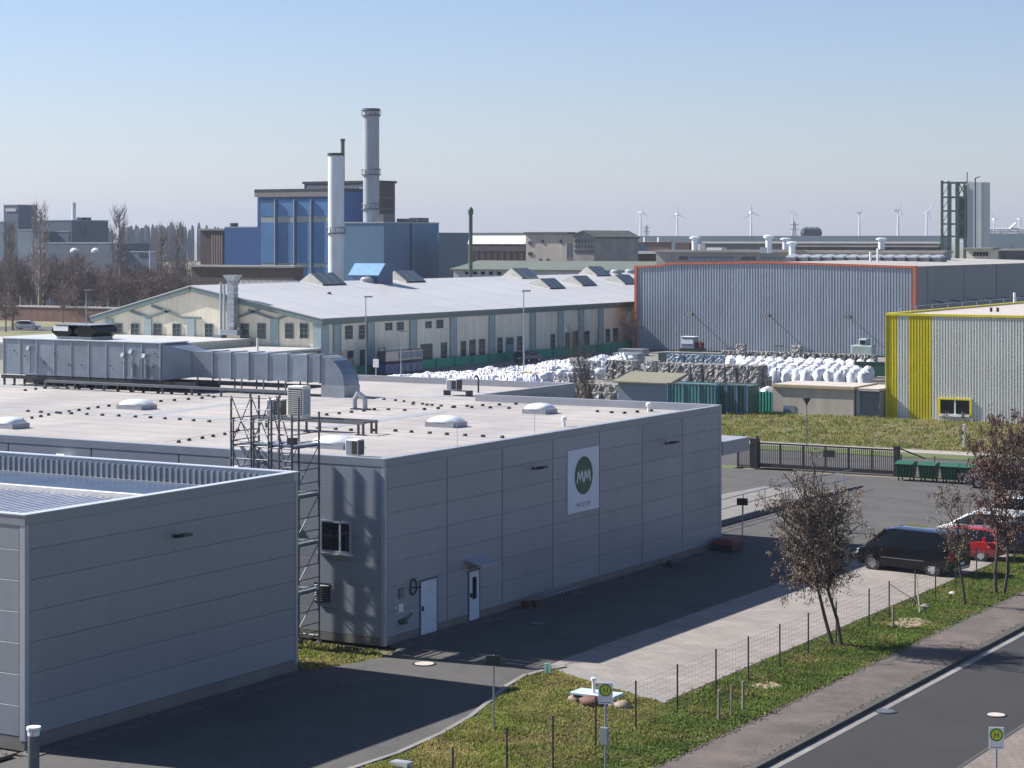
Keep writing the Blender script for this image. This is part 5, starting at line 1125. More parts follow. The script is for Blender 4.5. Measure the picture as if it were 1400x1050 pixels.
for u in (841,862,883,902): MB().cyl((*aD(u,700),z1),(*aD(u,700),z1+1.6),0.9,n=8).build('roof_vent', offwhite, hs4)
hs5 = root('horizon_shed', (*aD(1180,400),0), 'low brown sheds between concrete workshop and horizon', 'warehouse')
X,Y,x0,y1,z1 = bbuild(1282,420,1080,1290,338,mat('hs5',(0.13,0.115,0.11),0.85,0,0.3,0.2),hs5,'wall',roofm=roof_grey)
for k in range(3):
    u = 1102+k*7; x,y = aD(u,1000); tag(MB().lathe([(2,0),(3,2),(2.4,4),(0.8,5)],(x,y),8,Z(325,1000)).cyl((x,y,0),(x,y,16),0.6,n=6).build('far_tree', forest), 'small round tree standing above the horizon warehouse', 'tree', 'round trees on the horizon')
# forest ridges
for (u0,u1,D,vt,seed,lab) in [(170,276,1500,306,1,'far wooded ridge behind the poplars'),(-60,40,1700,312,2,'far wooded ridge at the left picture edge'),(780,860,2600,322,3,'distant tree line at the middle of the horizon'),(1330,1460,2400,318,4,'distant tree line right of the steel tower')]:
    rr = random.Random(seed); q = MB(); n_ = 90
    for k in range(n_):
        u = u0+(u1-u0)*k/n_; x,y = aD(u,D); h = Z(vt,D)*rr.uniform(0.82,1.0)+ (rr.random()<0.06)*2; r_ = (u1-u0)/n_*D/F*2.2
        q.lathe([(r_,0),(r_*1.2,h*0.5),(r_*1.0,h*0.86),(r_*0.55,h*0.96),(r_*0.1,h)],(x,y+rr.uniform(-40,40)),6,0)
    tag(q.build('forest', forest), lab, 'forest', kind='stuff')
# turbines
tb_src = None
def turbine_parts(r_, hz_, rot):
    MB().cyl((0,0,0),(0,0,hz_),2.1,1.2,10).build('tower', turb, r_)
    MB().box(-1.6,-3,hz_-1.4,1.6,4.5,hz_+1.8).build('nacelle', turb, r_)
    for k in range(3):
        a = rot+2*math.pi*k/3; L = 15
        dx, dz = math.cos(a), math.sin(a); nx, nz = -dz, dx
        MB().add([(nx*.9,-3.5,hz_+nz*.9),(-nx*.9,-3.5,hz_-nz*.9),(dx*L-nx*.35,-3.8,hz_+dz*L-nz*.35),(dx*L+nx*.35,-3.8,hz_+dz*L+nz*.35),(nx*.9,-3.0,hz_+nz*.9),(-nx*.9,-3.0,hz_-nz*.9),(dx*L-nx*.3,-3.5,hz_+dz*L-nz*.3),(dx*L+nx*.3,-3.5,hz_+dz*L+nz*.3)],
            [(0,1,2,3),(7,6,5,4),(0,3,7,4),(1,5,6,2)]).build('blade', turb, r_)
for (u,v,D,rot,lab,yaw) in [(876,290,5200,1.57,'wind turbine farthest left, above the red brown sheds',0.9),(926,293,5600,1.6,'wind turbine second from left with spread blades',0.3),(1027,291,5000,1.7,'wind turbine with three spread blades above the concrete workshop',0.2),
      (1084,290,5200,1.5,'wind turbine seen edge on above the thick exhaust cowl',1.1),(1175,291,5600,2.0,'thin wind turbine above the middle of the horizon warehouse',1.4),(1228,288,4600,1.57,'wind turbine with thick tower left of the steel tower',1.2),
      (1267,290,5300,1.0,'wind turbine just left of the steel frame tower',0.7),(1394,299,6000,0.8,'wind turbine at the right picture edge',0.6),(1359,300,6300,2.2,'faint wind turbine right of the clad shaft',0.5)]:
    D *= 0.62; x,y = aD(u,D); r_ = root('wind_turbine', (0,0,0), lab, 'wind turbine', 'wind turbines on the horizon')
    turbine_parts(r_, Z(v,D), rot); r_.location = (x,y,0); r_.rotation_euler = (0,0,TH+yaw)
def pylon(u,D,vt,label,cat='pylon'):
    x,y = aD(u,D); h = Z(vt,D); q = MB(); w = h*0.09
    for sx_ in (-1,1):
        for sy_ in (-1,1): q.cyl((x+sx_*w,y+sy_*w,0),(x+sx_*w*.2,y+sy_*w*.2,h),0.5,n=4)
    for k in range(6):
        z = h*k/6; z2 = h*(k+1)/6; f = w*(1-.8*k/6); f2 = w*(1-.8*(k+1)/6)
        q.cyl((x-f,y-f,z),(x+f2,y-f2,z2),0.3,n=3).cyl((x+f,y-f,z),(x-f2,y-f2,z2),0.3,n=3)
    for zf_ in (0.75,0.9): q.cyl((x-w*1.6*RX,y-w*1.6*RY,h*zf_),(x+w*1.6*RX,y+w*1.6*RY,h*zf_),0.5,n=4)
    tag(q.build('pylon', steel_dull), label, cat)
pylon(884,3000,308,'lattice power pylon right of the leftmost wind turbine'); pylon(1086,2600,303,'dark lattice mast beside the edge on wind turbine')
gc = root('gantry_crane', (*aD(1375,1000),0), 'pale gantry crane on the horizon right of the tower', 'crane')
q = MB(); a=aD(1350,1000); b2=aD(1408,1000)
for z in (Z(317,1000),Z(313,1000)): q.cyl((*a,z),(*b2,z),0.45,n=4)
for k in range(14):
    p0 = [a[i]+(b2[i]-a[i])*k/14 for i in (0,1)]; p1=[a[i]+(b2[i]-a[i])*(k+1)/14 for i in (0,1)]; q.cyl((*p0,Z(317,1000)),(*p1,Z(313,1000)),0.3,n=3)
q.build('girder', white, gc)
q = MB()
for u in (1355,1368,1392): q.cyl((*aD(u,1000),0),(*aD(u,1000),Z(313,1000)),0.6,n=5)
q.build('leg', white, gc); MB().cyl((*aD(1378,1000),Z(315,1000)),(*aD(1389,1000),Z(305,1000)),0.6,n=4).build('jib', white, gc)

# ================================================================ ORANGE TRIMMED HALL
OY = 258.8; OX0 = aY(870,OY); OX1 = aY(1251,OY)
oh = root('warehouse', (OX1,OY,0), 'large blue grey corrugated warehouse with orange edges', 'warehouse')
def zo(u,v): return Zp(v,aY(u,OY),OY)
top = [(870,363.5),(905,362),(912,359.5),(1045,357.5),(1251,364)]
pts = [(aY(u,OY),zo(u,v)) for u,v in top]
OYE = aX(1470,OX1)
MB().prismY([(OX0,0),(OX1,0)]+pts[::-1], OY+0.15, OY+0.6).build('end_wall', joint, oh)
def topz(x):
    for (xa_,za),(xb_,zb2) in zip(pts[:-1],pts[1:]):
        if xa_ <= x <= xb_: return za+(zb2-za)*(x-xa_)/(xb_-xa_)
    return pts[-1][1]
rib = MB(); x = OX0+0.15; pitch = 0.40
while x < OX1-0.4:
    zt_ = topz(x+0.2)-0.05
    for (a_,b_,ya,yb) in [(0,0.05,OY+0.14,OY),(0.05,0.22,OY,OY),(0.22,0.27,OY,OY+0.14),(0.27,0.40,OY+0.14,OY+0.14)]:
        rib.add([(x+a_,ya,0.1),(x+b_,yb,0.1),(x+b_,yb,zt_),(x+a_,ya,zt_)],[(0,1,2,3)])
    x += pitch
rib.build('corrugated_sheet', corr, oh)
tm = MB()
for (xa_,za),(xb_,zb2) in zip(pts[:-1],pts[1:]):
    tm.add([(xa_,OY-0.12,za-0.24),(xb_,OY-0.12,zb2-0.24),(xb_,OY-0.12,zb2+0.02),(xa_,OY-0.12,za+0.02),(xa_,OY+0.5,za-0.35),(xb_,OY+0.5,zb2-0.35),(xb_,OY+0.5,zb2+0.02),(xa_,OY+0.5,za+0.02)],[(0,1,2,3),(3,2,6,7),(0,4,5,1)])
tm.box(OX0-0.25,OY-0.13,0,OX0+0.12,OY+0.6,pts[0][1]+0.05); tm.box(OX1-0.25,OY-0.13,0,OX1+0.15,OY+0.5,pts[-1][1]+0.05)
tm.build('orange_edge', orange, oh)
zs = pts[-1][1]
MB().box(OX1-0.3,OY+0.6,0,OX1-0.05,OYE,zs-0.3).build('side_core', joint, oh)
yy = [OY+0.62, aX(1268,OX1), aX(1317,OX1), aX(1362,OX1), aX(1400,OX1), aX(1440,OX1)]
for a_,b_ in zip(yy[:-1],yy[1:]): MB().box(OX1-0.049,a_+0.1,0,OX1+0.05,b_-0.1,zs-0.15).build('side_panel', corr_side, oh)
mid = pts[3]
MB().add([(OX1+0.1,OY+0.5,zs-0.02),(OX1+0.1,OYE,zs-0.02),(mid[0],OYE,mid[1]-0.1),(mid[0],OY+0.5,mid[1]-0.1),(OX0,OY+0.5,pts[0][1]),(OX0,OYE,pts[0][1]),
          (OX1+0.1,OY+0.5,zs-0.2),(OX1+0.1,OYE,zs-0.2)],[(0,1,2,3),(3,2,5,4),(6,7,1,0)]).build('roof', roof_grey, oh)
for (u,v) in [(947,430),(1052,432),(1162,434)]:
    x = aY(u,OY-0.1); flood_r = root('wall_floodlight', (x,OY,zo(u,v)), {947:'left floodlight on the corrugated end wall',1052:'middle floodlight on the corrugated end wall',1162:'right floodlight on the corrugated end wall'}[u], 'floodlight')
    z = zo(u,v); MB().box(x-0.07,OY-1.0,z,x+0.07,OY,z+0.12).build('arm', dark, flood_r); MB().prismX([(OY-1.5,z-0.15),(OY-0.8,z-0.05),(OY-0.8,z+0.25),(OY-1.3,z+0.3)],x-0.5,x+0.5).build('lamp_head', dark, flood_r)
for k,u in enumerate((1275,1300,1325,1349,1372,1395)):
    y = aX(u,OX1); z = Zp(411-k*1.2,OX1,y); tag(MB().cyl((OX1,y,z),(OX1+1.3,y,z-0.2),0.06,n=4).box(OX1+1.0,y-0.2,z-0.3,OX1+1.5,y+0.2,z-0.15).build('outrigger_lamp', dark), 'dark arm lamp sticking out of the slate side wall', 'lamp', 'arm lamps along the slate side wall')
# rooflight row on warehouse
x,y = aD(1190,318)
for k in range(13):
    u = 1085+k*16.5; D = 312-k*0.4; x,y = aD(u,D); z = 12.35
    r_ = root('rooflight', (x,y,z), 'shallow domed rooflight in the long row on the warehouse roof', 'rooflight', 'rooflight row on the warehouse')
    MB().box(x-0.85,y-1.2,z-1.0,x+0.85,y+1.2,z+0.1).build('upstand', steel_dull, r_)
    smooth_auto(MB().prismY([(x-0.8,z+0.1),(x-0.5,z+0.4),(x,z+0.5),(x+0.5,z+0.4),(x+0.8,z+0.1)], y-1.1, y+1.1).build('dome', acrylic, r_))
for (u,v,h,lab) in [(1200,352,1.4,'white thin vent pipe in front of the rooflight row'),(1190,357,0.9,'short white vent stub near the warehouse roof edge')]:
    D = 300; x,y = aD(u,D); tag(MB().cyl((x,y,11.5),(x,y,12.4+h),0.15,n=6).build('vent_pipe', white), lab, 'vent')

# ================================================================ YELLOW STRIPED HALL
YY = 165.6; YX = aY(1211,YY); YZ0, YZ1 = 0.42, 8.95
yh = root('striped_hall', (YX,YY,0), 'light grey ribbed hall with two bright yellow stripes and yellow eaves', 'hall')
XR = -30
MB().box(YX+0.05,YY+0.12,YZ0,XR,YY+40,YZ1-0.35).build('wall', joint, yh)
bounds = [(1211,1226.5,yellow),(1226.5,1242,ltgrey_sheet),(1242,1274,yellow),(1274,1600,ltgrey_sheet)]
for (ua,ub,m_) in bounds:
    xa_, xb_ = aY(ua,YY), min(aY(ub,YY),XR); n_ = max(1,round((xb_-xa_)/0.237)); p_ = (xb_-xa_)/n_; q = MB()
    for k in range(n_):
        x = xa_+k*p_
        for (a_,b_,ya,yb) in [(0,0.12,YY+0.1,YY),(0.12,0.55,YY,YY),(0.55,0.67,YY,YY+0.1),(0.67,1.0,YY+0.1,YY+0.1)]:
            q.add([(x+a_*p_,ya,YZ0),(x+b_*p_,yb,YZ0),(x+b_*p_,yb,YZ1-0.12),(x+a_*p_,ya,YZ1-0.12)],[(0,1,2,3)])
    q.build('ribbed_sheet', m_, yh)
q = MB()
q.box(YX-0.02,YY-0.06,YZ1-0.13,XR,YY+0.25,YZ1+0.05); q.box(YX-0.03,YY-0.05,YZ0-0.02,YX+0.05,YY+0.2,YZ1-0.131); q.box(YX-0.02,YY+0.25,YZ1-0.13,YX+0.25,YY+40,YZ1+0.05); q.build('yellow_trim', yellow, yh)
MB().box(YX,YY-0.08,YZ0-0.14,XR,YY+0.1,YZ0-0.021).build('drip_edge', mat('pale_yellow',(0.6,0.56,0.38),0.6), yh)
MB().box(YX+0.03,YY+0.02,-0.1,XR,YY+0.3,YZ0-0.141).build('plinth', concrete, yh)
MB().box(YX+0.26,YY+0.26,YZ1-0.35,XR,YY+40,YZ1-0.12).build('roof', mat('yh_roof',(0.38,0.34,0.32),0.85), yh)
x0,x1 = aY(1286,YY),aY(1326,YY)
w_ = MB().box(x0,YY-0.03,0.95,x1,YY-0.005,2.1).build('window', glass, yh)
q = MB(); q.box(x0-0.17,YY-0.12,0.72,x0,YY-0.004,2.22).box(x1,YY-0.12,0.72,x1+0.17,YY-0.004,2.22).box(x0,YY-0.12,2.1,x1,YY-0.004,2.22).build('surround', yellow, w_)
MB().box((x0+x1)/2-0.06,YY-0.08,0.95,(x0+x1)/2+0.06,YY-0.031,2.1).box(x0,YY-0.2,0.76,x1,YY-0.004,0.95).build('frame', white, w_)
rl = MB()
for k in range(10): y = YY+2+k*4; rl.cyl((YX+0.5,y,YZ1),(YX+0.5,y,YZ1+0.5),0.03,n=4)
rl.cyl((YX+0.5,YY+2,YZ1+0.5),(YX+0.5,YY+38,YZ1+0.5),0.03,n=4); rl.build('roof_rail', steel, yh)
for (u,v,h,r,lab,m_) in [(1387,414,0.9,0.13,'white vent pipe on the striped hall roof',white),(1355,426,0.25,0.12,'tiny dark vent on the striped hall roof, left',dark),(1364,426,0.25,0.12,'tiny dark vent on the striped hall roof, right',dark)]:
    x,y = P(u,v,YZ1-0.1); tag(MB().cyl((x,y,YZ1-0.12),(x,y,YZ1+h),r,n=8).build('roof_vent', m_), lab, 'vent')
# beige low building
be = root('transformer_house', (aY(1057,164.0),164.0,0), 'low beige flat roofed outbuilding with small grey hatch', 'outbuilding')
bx0_, bx1_ = aY(1057,164), aY(1167,164)
MB().box(bx0_,164.0,0,bx1_,169,2.72).build('wall', beige_w, be)
MB().box(bx0_-0.1,163.85,2.722,bx1_+0.1,169.2,2.95).build('roof_edge', mat('tan_edge',(0.42,0.34,0.20),0.7), be)
MB().box(bx0_,164.0,2.951,bx1_,169,2.97).build('roof', mat('be_roof',(0.40,0.36,0.33),0.85), be)
MB().box(aY(1071,164),163.96,0.6,aY(1087,164),163.995,1.22).build('hatch', lcpx2, be)
gd = root('gate_shed', (aY(1190,164.4),164.4,0), 'grey roller gate between outbuilding and striped hall', 'gate')
gx0, gx1 = bx1_+0.1, YX-0.1
q = MB(); x = gx0+0.3
while x < gx1: q.box(x,164.4,0.1,x+0.10,164.46,2.5); x += 0.2
q.build('slat', mat('gate_grey',(0.16,0.175,0.18),0.6), gd); MB().box(gx0,164.461,0,gx1,168,2.55).build('body', corr_side, gd)
MB().box(gx0,164.3,0,gx0+0.3,168.0,2.62).build('post', pil_m, gd); MB().box(gx0,164.2,2.63,gx1+0.05,169,2.85).build('roof', mat('be_roof',(0.40,0.36,0.33),0.85), gd)
# ================================================================ STORAGE YARD
def bale_mesh(i, m, s=(1.15,1.0,1.0)):
    rr = random.Random(i); q = MB(); n = 5
    pts = {}
    def vid(p):
        k = tuple(p)
        if k not in pts:
            j = [c+(rr.uniform(-0.055,0.055)) for c in [(p[0]/n-0.5)*s[0],(p[1]/n-0.5)*s[1],(p[2]/n)*s[2]]]
            for ax in (0,1):
                pass
            cx_ = 1-0.06*((abs(p[0]/n-.5)*2)**4+(abs(p[1]/n-.5)*2)**4)
            j[0]*=cx_; j[1]*=cx_; j[2] = max(0,j[2]); pts[k] = len(q.v); q.v.append(tuple(j))
        return pts[k]
    for a in range(n):
        for b_ in range(n):
            q.f += [(vid((a,0,b_)),vid((a+1,0,b_)),vid((a+1,0,b_+1)),vid((a,0,b_+1))),(vid((a+1,n,b_)),vid((a,n,b_)),vid((a,n,b_+1)),vid((a+1,n,b_+1))),
                    (vid((n,a,b_)),vid((n,a+1,b_)),vid((n,a+1,b_+1)),vid((n,a,b_+1))),(vid((0,a+1,b_)),vid((0,a,b_)),vid((0,a,b_+1)),vid((0,a+1,b_+1))),
                    (vid((a,b_,n)),vid((a+1,b_,n)),vid((a+1,b_+1,n)),vid((a,b_+1,n)))]
    return q.mesh('bale', m)
bales = [bale_mesh(i, bale_m) for i in range(4)]; balesb = [bale_mesh(i+10, bale_b) for i in range(2)]; balesw = [bale_mesh(i+20, bale_w) for i in range(3)]
def put(me, x, y, z, rz, label, group, name='bale', cat='bale', sc_=None):
    o = bpy.data.objects.new(name, me); COL.objects.link(o); o.location = (x,y,z); o.rotation_euler = (0,0,rz)
    if sc_: o.scale = sc_
    return tag(o, label, cat, group)
def stack_row(u0, u1, vtop, layers, meshes, label, group, rows=1, step=1.2, hgt=1.0, drop=0.0):
    x0, y0 = P(u0, vtop, layers*hgt); x1 = aY(u1, y0); n = max(1,int(abs(x1-x0)/step))
    for r_ in range(rows):
        for k in range(n):
            for l in range(layers):
                if rng.random() < drop and l == layers-1: continue
                put(meshes[rng.randrange(len(meshes))], x0+(k+0.5)*step+rng.uniform(-.06,.06), y0+r_*1.1+rng.uniform(-.08,.08), l*hgt, rng.uniform(-.06,.06), (label if layers*rows*n < 9 else label+(', top layer' if l == layers-1 and layers > 1 else (', bottom layer' if layers > 1 else ''))+((', front' if r_ == 0 else ', rear') if rows > 1 else '')+(', left half' if k < n/2 else ', right half')), group)
G1 = 'grey bales stacked in the storage yard'
stack_row(988,1209,479,2,bales,'grey bale in back row along corrugated wall',G1,1)
stack_row(1008,1030,470.5,3,bales,'grey bale in the tall stack at the left of the back row',G1)
stack_row(1083,1104,472,3,bales,'grey bale in the tall stack in the middle of the back row',G1)
stack_row(912,996,484,2,balesb,'bluish bale in the row left of the white bags','bluish bales')
stack_row(902,1042,496,3,bales,'grey bale in high block behind containers',G1,2)
stack_row(924,982,512,1,bales,'grey bale in the low row just behind the teal containers',G1)
stack_row(1040,1056,514,1,bales,'grey bale at the right end beside the upright white bags',G1)
stack_row(984,1026,512,1,bales,'grey bale behind the right teal container',G1)
stack_row(828,900,492,2,bales,'grey bale in left block beside white heap',G1,2,drop=0.2)
stack_row(858,898,503,1,bales,'grey bale in front of the left block',G1)
stack_row(716,800,507,1,balesw,'pale bale in the low row beside the wooden pallets','pale bales',1)
stack_row(780,832,492,2,balesw,'pale bale where white heap meets the grey block','pale bales',1)
stack_row(795,915,524,1,bales,'grey bale in nearest row behind small shed',G1,1)
stack_row(795,850,535,1,bales,'grey bale half hidden by the bare bush behind the roof corner',G1,1)
def bag_mesh(i, m):
    rr = random.Random(100+i); q = MB(); n = 12
    prof = [(0.48,0.0),(0.56,0.12),(0.60,0.5),(0.58,0.85),(0.47,1.06),(0.28,1.15),(0.12,1.19)]
    for j_, (r_, z) in enumerate(prof):
        for k in range(n):
            a = 2*math.pi*k/n; c_, s_ = math.cos(a), math.sin(a); sq = 1/((abs(c_)**3+abs(s_)**3)**(1/3)); e = rr.uniform(0.8,1.15)
            q.v.append((r_*c_*sq*e, r_*s_*sq*e, z+rr.uniform(-.10,.10)*(j_>0)))
    for j in range(len(prof)-1):
        for k in range(n): q.f.append((j*n+k,j*n+(k+1)%n,(j+1)*n+(k+1)%n,(j+1)*n+k))
    q.f.append(tuple((len(prof)-1)*n+k for k in range(n)))
    me = q.mesh('bag', m); me.polygons.foreach_set('use_smooth',[True]*len(me.polygons)); me.set_sharp_from_angle(angle=R(48)); return me
bags = [bag_mesh(i, bag_m) for i in range(5)]; bagc = [bag_mesh(i+9, bag_side) for i in range(3)]
nb = 0
# upright block on the right
y = P(1060,506,1.75)[1]; row = 0
bag_lines = [505,501,497.5,494.5,492,490,488]
for row, v in enumerate(bag_lines):
    x0, y0 = P(1045 - row*8 if row < 5 else 1000, v, 1.6); x1 = aY(1206+row*1, y0); n = int((x1-x0)/1.2)
    for k in range(n):
        me = (bagc if (row == 0 and rng.random() < 0.5) else bags)[rng.randrange(3)]
        put(me, x0+k*1.2+rng.uniform(-.1,.1), y0+rng.uniform(-.1,.1), 0.35 if row else 0.0, rng.uniform(0,6), 'white bulk bag in %s row of upright block, %s' % (['front','second','third','fourth','fifth','sixth','rearmost'][row], 'left third' if k < n/3 else ('middle third' if k < 2*n/3 else 'right third by the skip')), 'white bulk bags in the upright block', 'bulk_bag', 'bulk bag', (1.05,1.05,1.15 if row else 1.45)); nb += 1
for (u0,u1,v,z0) in [(1128,1208,530,0.9),(1150,1208,526,0.9)]:
    x0,y0 = P(u0,v,1.9); x1 = aY(u1,y0)
    for k in range(int((x1-x0)/1.0)):
        put(bags[rng.randrange(5)], x0+k*1.0, y0+rng.uniform(-.3,.3), 0.3, rng.uniform(0,6), 'white sack on the low heap beside the green skip', 'white sacks beside the skip', 'sack', 'sack', (0.9,0.9,1.0)); nb += 1
# loose heap at left
while nb < 292:
    t = rng.random(); v_line = None
    u = 522+345*t; w = rng.random()
    vt = (512-(u-520)*0.083) + w*(4+10*min(1,(u-520)/150))
    z = 0.45+rng.uniform(0.0,0.25)+0.45*(u>740)
    x,y_ = P(u,vt,z+0.4)
    if x < -132.5: continue
    s_ = rng.uniform(0.55,0.85)
    put(bags[rng.randrange(5)], x, y_, max(0,z-0.45), rng.uniform(0,6), 'white sack in the long heap, %s, %s side' % (['far left end','below the blue barrels','before the green double door','before the parked dark car','behind the pale bales','near the grey bale block'][min(5,int((u-522)/58))], 'netting' if w < 0.5 else 'near'), 'white sacks in the long heap', 'sack', 'sack', (s_*1.4,s_*1.2,s_*0.75)); nb += 1
# inner fill of heap as one mass beneath the sacks
hp = MB(); rr = random.Random(8); nx_, ny_ = 300, 26
for i in range(nx_+1):
    for j in range(ny_+1):
        u = 515+350*i/nx_; v = (515-(u-520)*0.083)+(j/ny_)*(5+11*min(1,(u-515)/150)); x,y_ = P(u,v,0.8)
        e_ = min(1,j/4,(ny_-j)/3,i/6,(nx_-i)/6)
        h = e_*(0.7+0.5*(u>740)+0.16*math.sin(u*0.21+math.sin(j)*1.5)+0.12*math.sin(j*0.9+u*0.05))+rr.uniform(-.13,.13)*e_
        hp.v.append((max(x,-132.3)+rr.uniform(-.1,.1), y_+rr.uniform(-.12,.12), max(0,h)))
for i in range(nx_):
    for j in range(ny_): a = i*(ny_+1)+j; hp.f.append((a,a+1,a+ny_+2,a+ny_+1))
tag(hp.build('plastic_heap', bag_m), 'loose white plastic film filling the gaps of the sack heap', 'plastic heap', kind='stuff')
x,y = P(1004,507,0.6)
for (u0,u1,v) in [(1000,1020,509)]: pass
for (u0,u1,v,lab) in [(880,925,514,'strip of loose white film between grey bales left of the high block')]:
    q = MB(); rr = random.Random(2)
    for k in range(40): 
        xx,yy_ = P(rr.uniform(u0,u1),v+rr.uniform(-1,2),0.5); s_=rr.uniform(.3,.6); q.lathe([(s_,-.4),(s_*1.1,0),(s_*.5,.35),(0.05,.45)],(xx,yy_),7,0.4)
    tag(q.build('plastic_film', bag_m), lab, 'plastic film', kind='stuff')
# netting along the hall
nf = root('netting_fence', (-133,185,0), 'low green netting fence between the cream hall and the white heap', 'fence')
q = MB(); q.box(-133.45,176,0.0,-133.41,262,1.05); q.build('netting', net_m, nf); pq = MB().box(-0.04,-0.04,0,0.04,0.04,1.2).mesh('post', steel_dull)
for k in range(22): piece('post', pq, nf, (-133.35,178+k*4,0))
# teal containers
def container(u0, u1, v, z1, m, label, d=2.4):
    x0,y0 = P(u0,v,0); x1 = aY(u1,y0); r_ = root('container', (x0,y0,0), label, 'container')
    MB().box(x0,y0+0.08,0.1,x1,y0+d,z1-0.1).build('body', m, r_)
    q = MB(); n_ = int((x1-x0)/0.3)
    for k in range(n_): q.box(x0+k*0.3+0.05,y0,0.15,x0+k*0.3+0.2,y0+0.08,z1-0.12)
    q.build('corrugation', m, r_)
    MB().box(x0,y0-0.02,z1-0.12,x1,y0+0.12,z1).box(x0,y0-0.02,0.03,x1,y0+0.10,0.15).box(x0,y0+d-0.1,z1-0.12,x1,y0+d,z1).build('rail', steel_dull, r_)
    pm = MB().box(-0.06,-0.06,0,0.06,0.05,z1-0.02).mesh('stanchion', bluegrey)
    for k in range(max(3,int((x1-x0)/1.4))+1): piece('stanchion', pm, r_, (x0+(x1-x0)*k/max(3,int((x1-x0)/1.4)),y0-0.03,0))
    return r_
container(913,978,572,3.0,teal,'left teal container with ribbed side behind the logo hall corner')
container(980,1022,574,3.0,mat('green_teal_container',(0.045,0.12,0.11),0.6,0,0.2,1.2),'right darker green container beside the netted bags')
# white bags behind green mesh
x0,y0 = P(1031,572,0); x1 = aY(1056,y0)
nt_ = root('netting_screen', (x0,y0,0), 'bright green netting screen in front of stacked white bags', 'netting')
q = MB(); n_ = 12
for i in range(n_):
    a = x0+(x1-x0)*i/n_; b_ = x0+(x1-x0)*(i+1)/n_; q.add([(a,y0+0.05*(i%2),0.3),(b_,y0+0.05*((i+1)%2),0.3),(b_,y0+0.05*((i+1)%2),2.3+0.04*math.sin(i)),(a,y0+0.05*(i%2),2.3+0.04*math.sin(i-1))],[(0,1,2,3)])
q.build('netting', net_m, nt_); MB().box(x0-0.05,y0-0.05,0,x0+0.03,y0,2.5).box(x1,y0-0.05,0,x1+0.06,y0,2.5).build('post', steel_dull, nt_)
for k in range(2):
    for l in range(2): put(bags[k], x0-0.3+k*1.1, y0+0.9, l*1.3, k, ['lower','upper'][l]+' '+['left','right'][k]+' white bag in the stack behind the green netting screen', 'bags behind the netting screen', 'bulk_bag', 'bulk bag', (0.95,0.95,1.1))
# chain fence posts beneath containers
fb = root('dark_fence', (aY(1000,158.5),158.5,0), 'thin dark fence at the foot of the green container', 'fence')
for u in (1000,1013,1028): x = aY(u,158.5); MB().box(x-0.03,158.47,0,x+0.03,158.53,2.0).build('post', dark, fb)
q = MB()
for z in (0.3,0.8,1.3,1.9): q.cyl((aY(992,158.5),158.5,z),(aY(1030,158.5),158.5,z),0.008,n=3)
q.build('wire', dark, fb)
# small shed with brown roof
x0,y0 = P(845,560,0); x1 = aY(912,y0); sh = root('garden_shed', (x0,y0,0), 'small shed with mossy brown roof behind the far roof corner', 'shed')
MB().box(x0,y0,0,x1,y0+3,2.4).build('wall', lcpx2, sh)
MB().prismX([(y0-0.3,2.4),(y0+3.3,3.1),(y0+3.3,3.2),(y0-0.3,2.52)],x0-0.4,x1+0.4).build('roof', mat('mossy_roof',(0.16,0.155,0.11),0.9), sh)
# pallets, skip, machine, flat stacks
x0,y0 = P(697,508,0.9)
for k in range(4):
    x = x0+k*1.15; r_ = tag(MB().box(x-0.5,y0-0.4,0,x+0.5,y0+0.4,0.05).box(x-0.5,y0-0.4,0.3,x+0.5,y0+0.4,0.36).box(x-0.5,y0-0.4,0.6,x+0.5,y0+0.4,0.66).box(x-0.48,y0-0.38,0.05,x-0.36,y0+0.38,0.85).box(x+0.36,y0-0.38,0.05,x+0.48,y0+0.38,0.85).box(x-0.5,y0-0.4,0.85,x+0.5,y0+0.4,0.92).build('pallet_stack', pallet if k > 1 else white),
      'wooden pallet stack between white heap and pale bales' if k > 1 else 'white plastic pallet stack left of the wooden pallets', 'pallet stack', 'pallet stacks beside the heap')
x0,y0 = P(1168,521,0); x1 = aY(1209,y0); sk = root('skip', (x0,y0,0), 'dark green open skip among white sacks', 'skip')
MB().prismY([(x0+0.5,0.6),(x1,0.6),(x1,2.0),(x0,2.0)], y0, y0+2.2).build('tub', green_bin, sk); MB().box(x0-0.05,y0-0.06,2.0,x1,y0+0.02,2.12).build('rim', green_bin, sk)
MB().box(x0+1.6,y0-0.03,1.2,x0+2.1,y0-0.001,1.5).build('plate', white, sk)
x0,y0 = P(900,487,0.9); x1 = aY(985,y0); fbx = MB().box(x0,y0,0,x1,y0+2,1.35); tag(fbx.build('flat_container', mat('dark_container',(0.03,0.05,0.055),0.7)), 'long low dark container below the white machine at the corrugated wall', 'container')
x0,y0 = P(925,481,1.35); mc = root('loading_machine', (x0+1.5,y0,1.4), 'pale cab machine standing on the low dark container', 'machine')
yb_ = y0+0.8; x1 = x0+2.9
MB().box(x0,yb_,1.36,x1,yb_+1.4,1.75).build('chassis', dark, mc); MB().bbox(x0+0.1,yb_+0.1,1.76,x1-0.9,yb_+1.3,3.1,0.12).build('cab', steel, mc)
MB().box(x0+0.2,yb_+0.06,2.3,x1-1.1,yb_+0.099,2.95).build('windscreen', white, mc); MB().box(x1-0.85,yb_+0.2,1.76,x1-0.1,yb_+1.2,2.5).build('engine', dark, mc); MB().box(x1-0.3,yb_+0.1,1.9,x1-0.1,yb_+0.19,2.7).build('red_bar', warn_red, mc)
MB().box(x0+0.1,yb_,3.11,x1-0.9,yb_+1.4,3.2).build('cab_roof', white, mc)
x0,y0 = P(1163,473,2.9); fk = root('forklift', (x0,y0,1.9), 'greenish cab machine behind the back bale row at right', 'forklift'); 
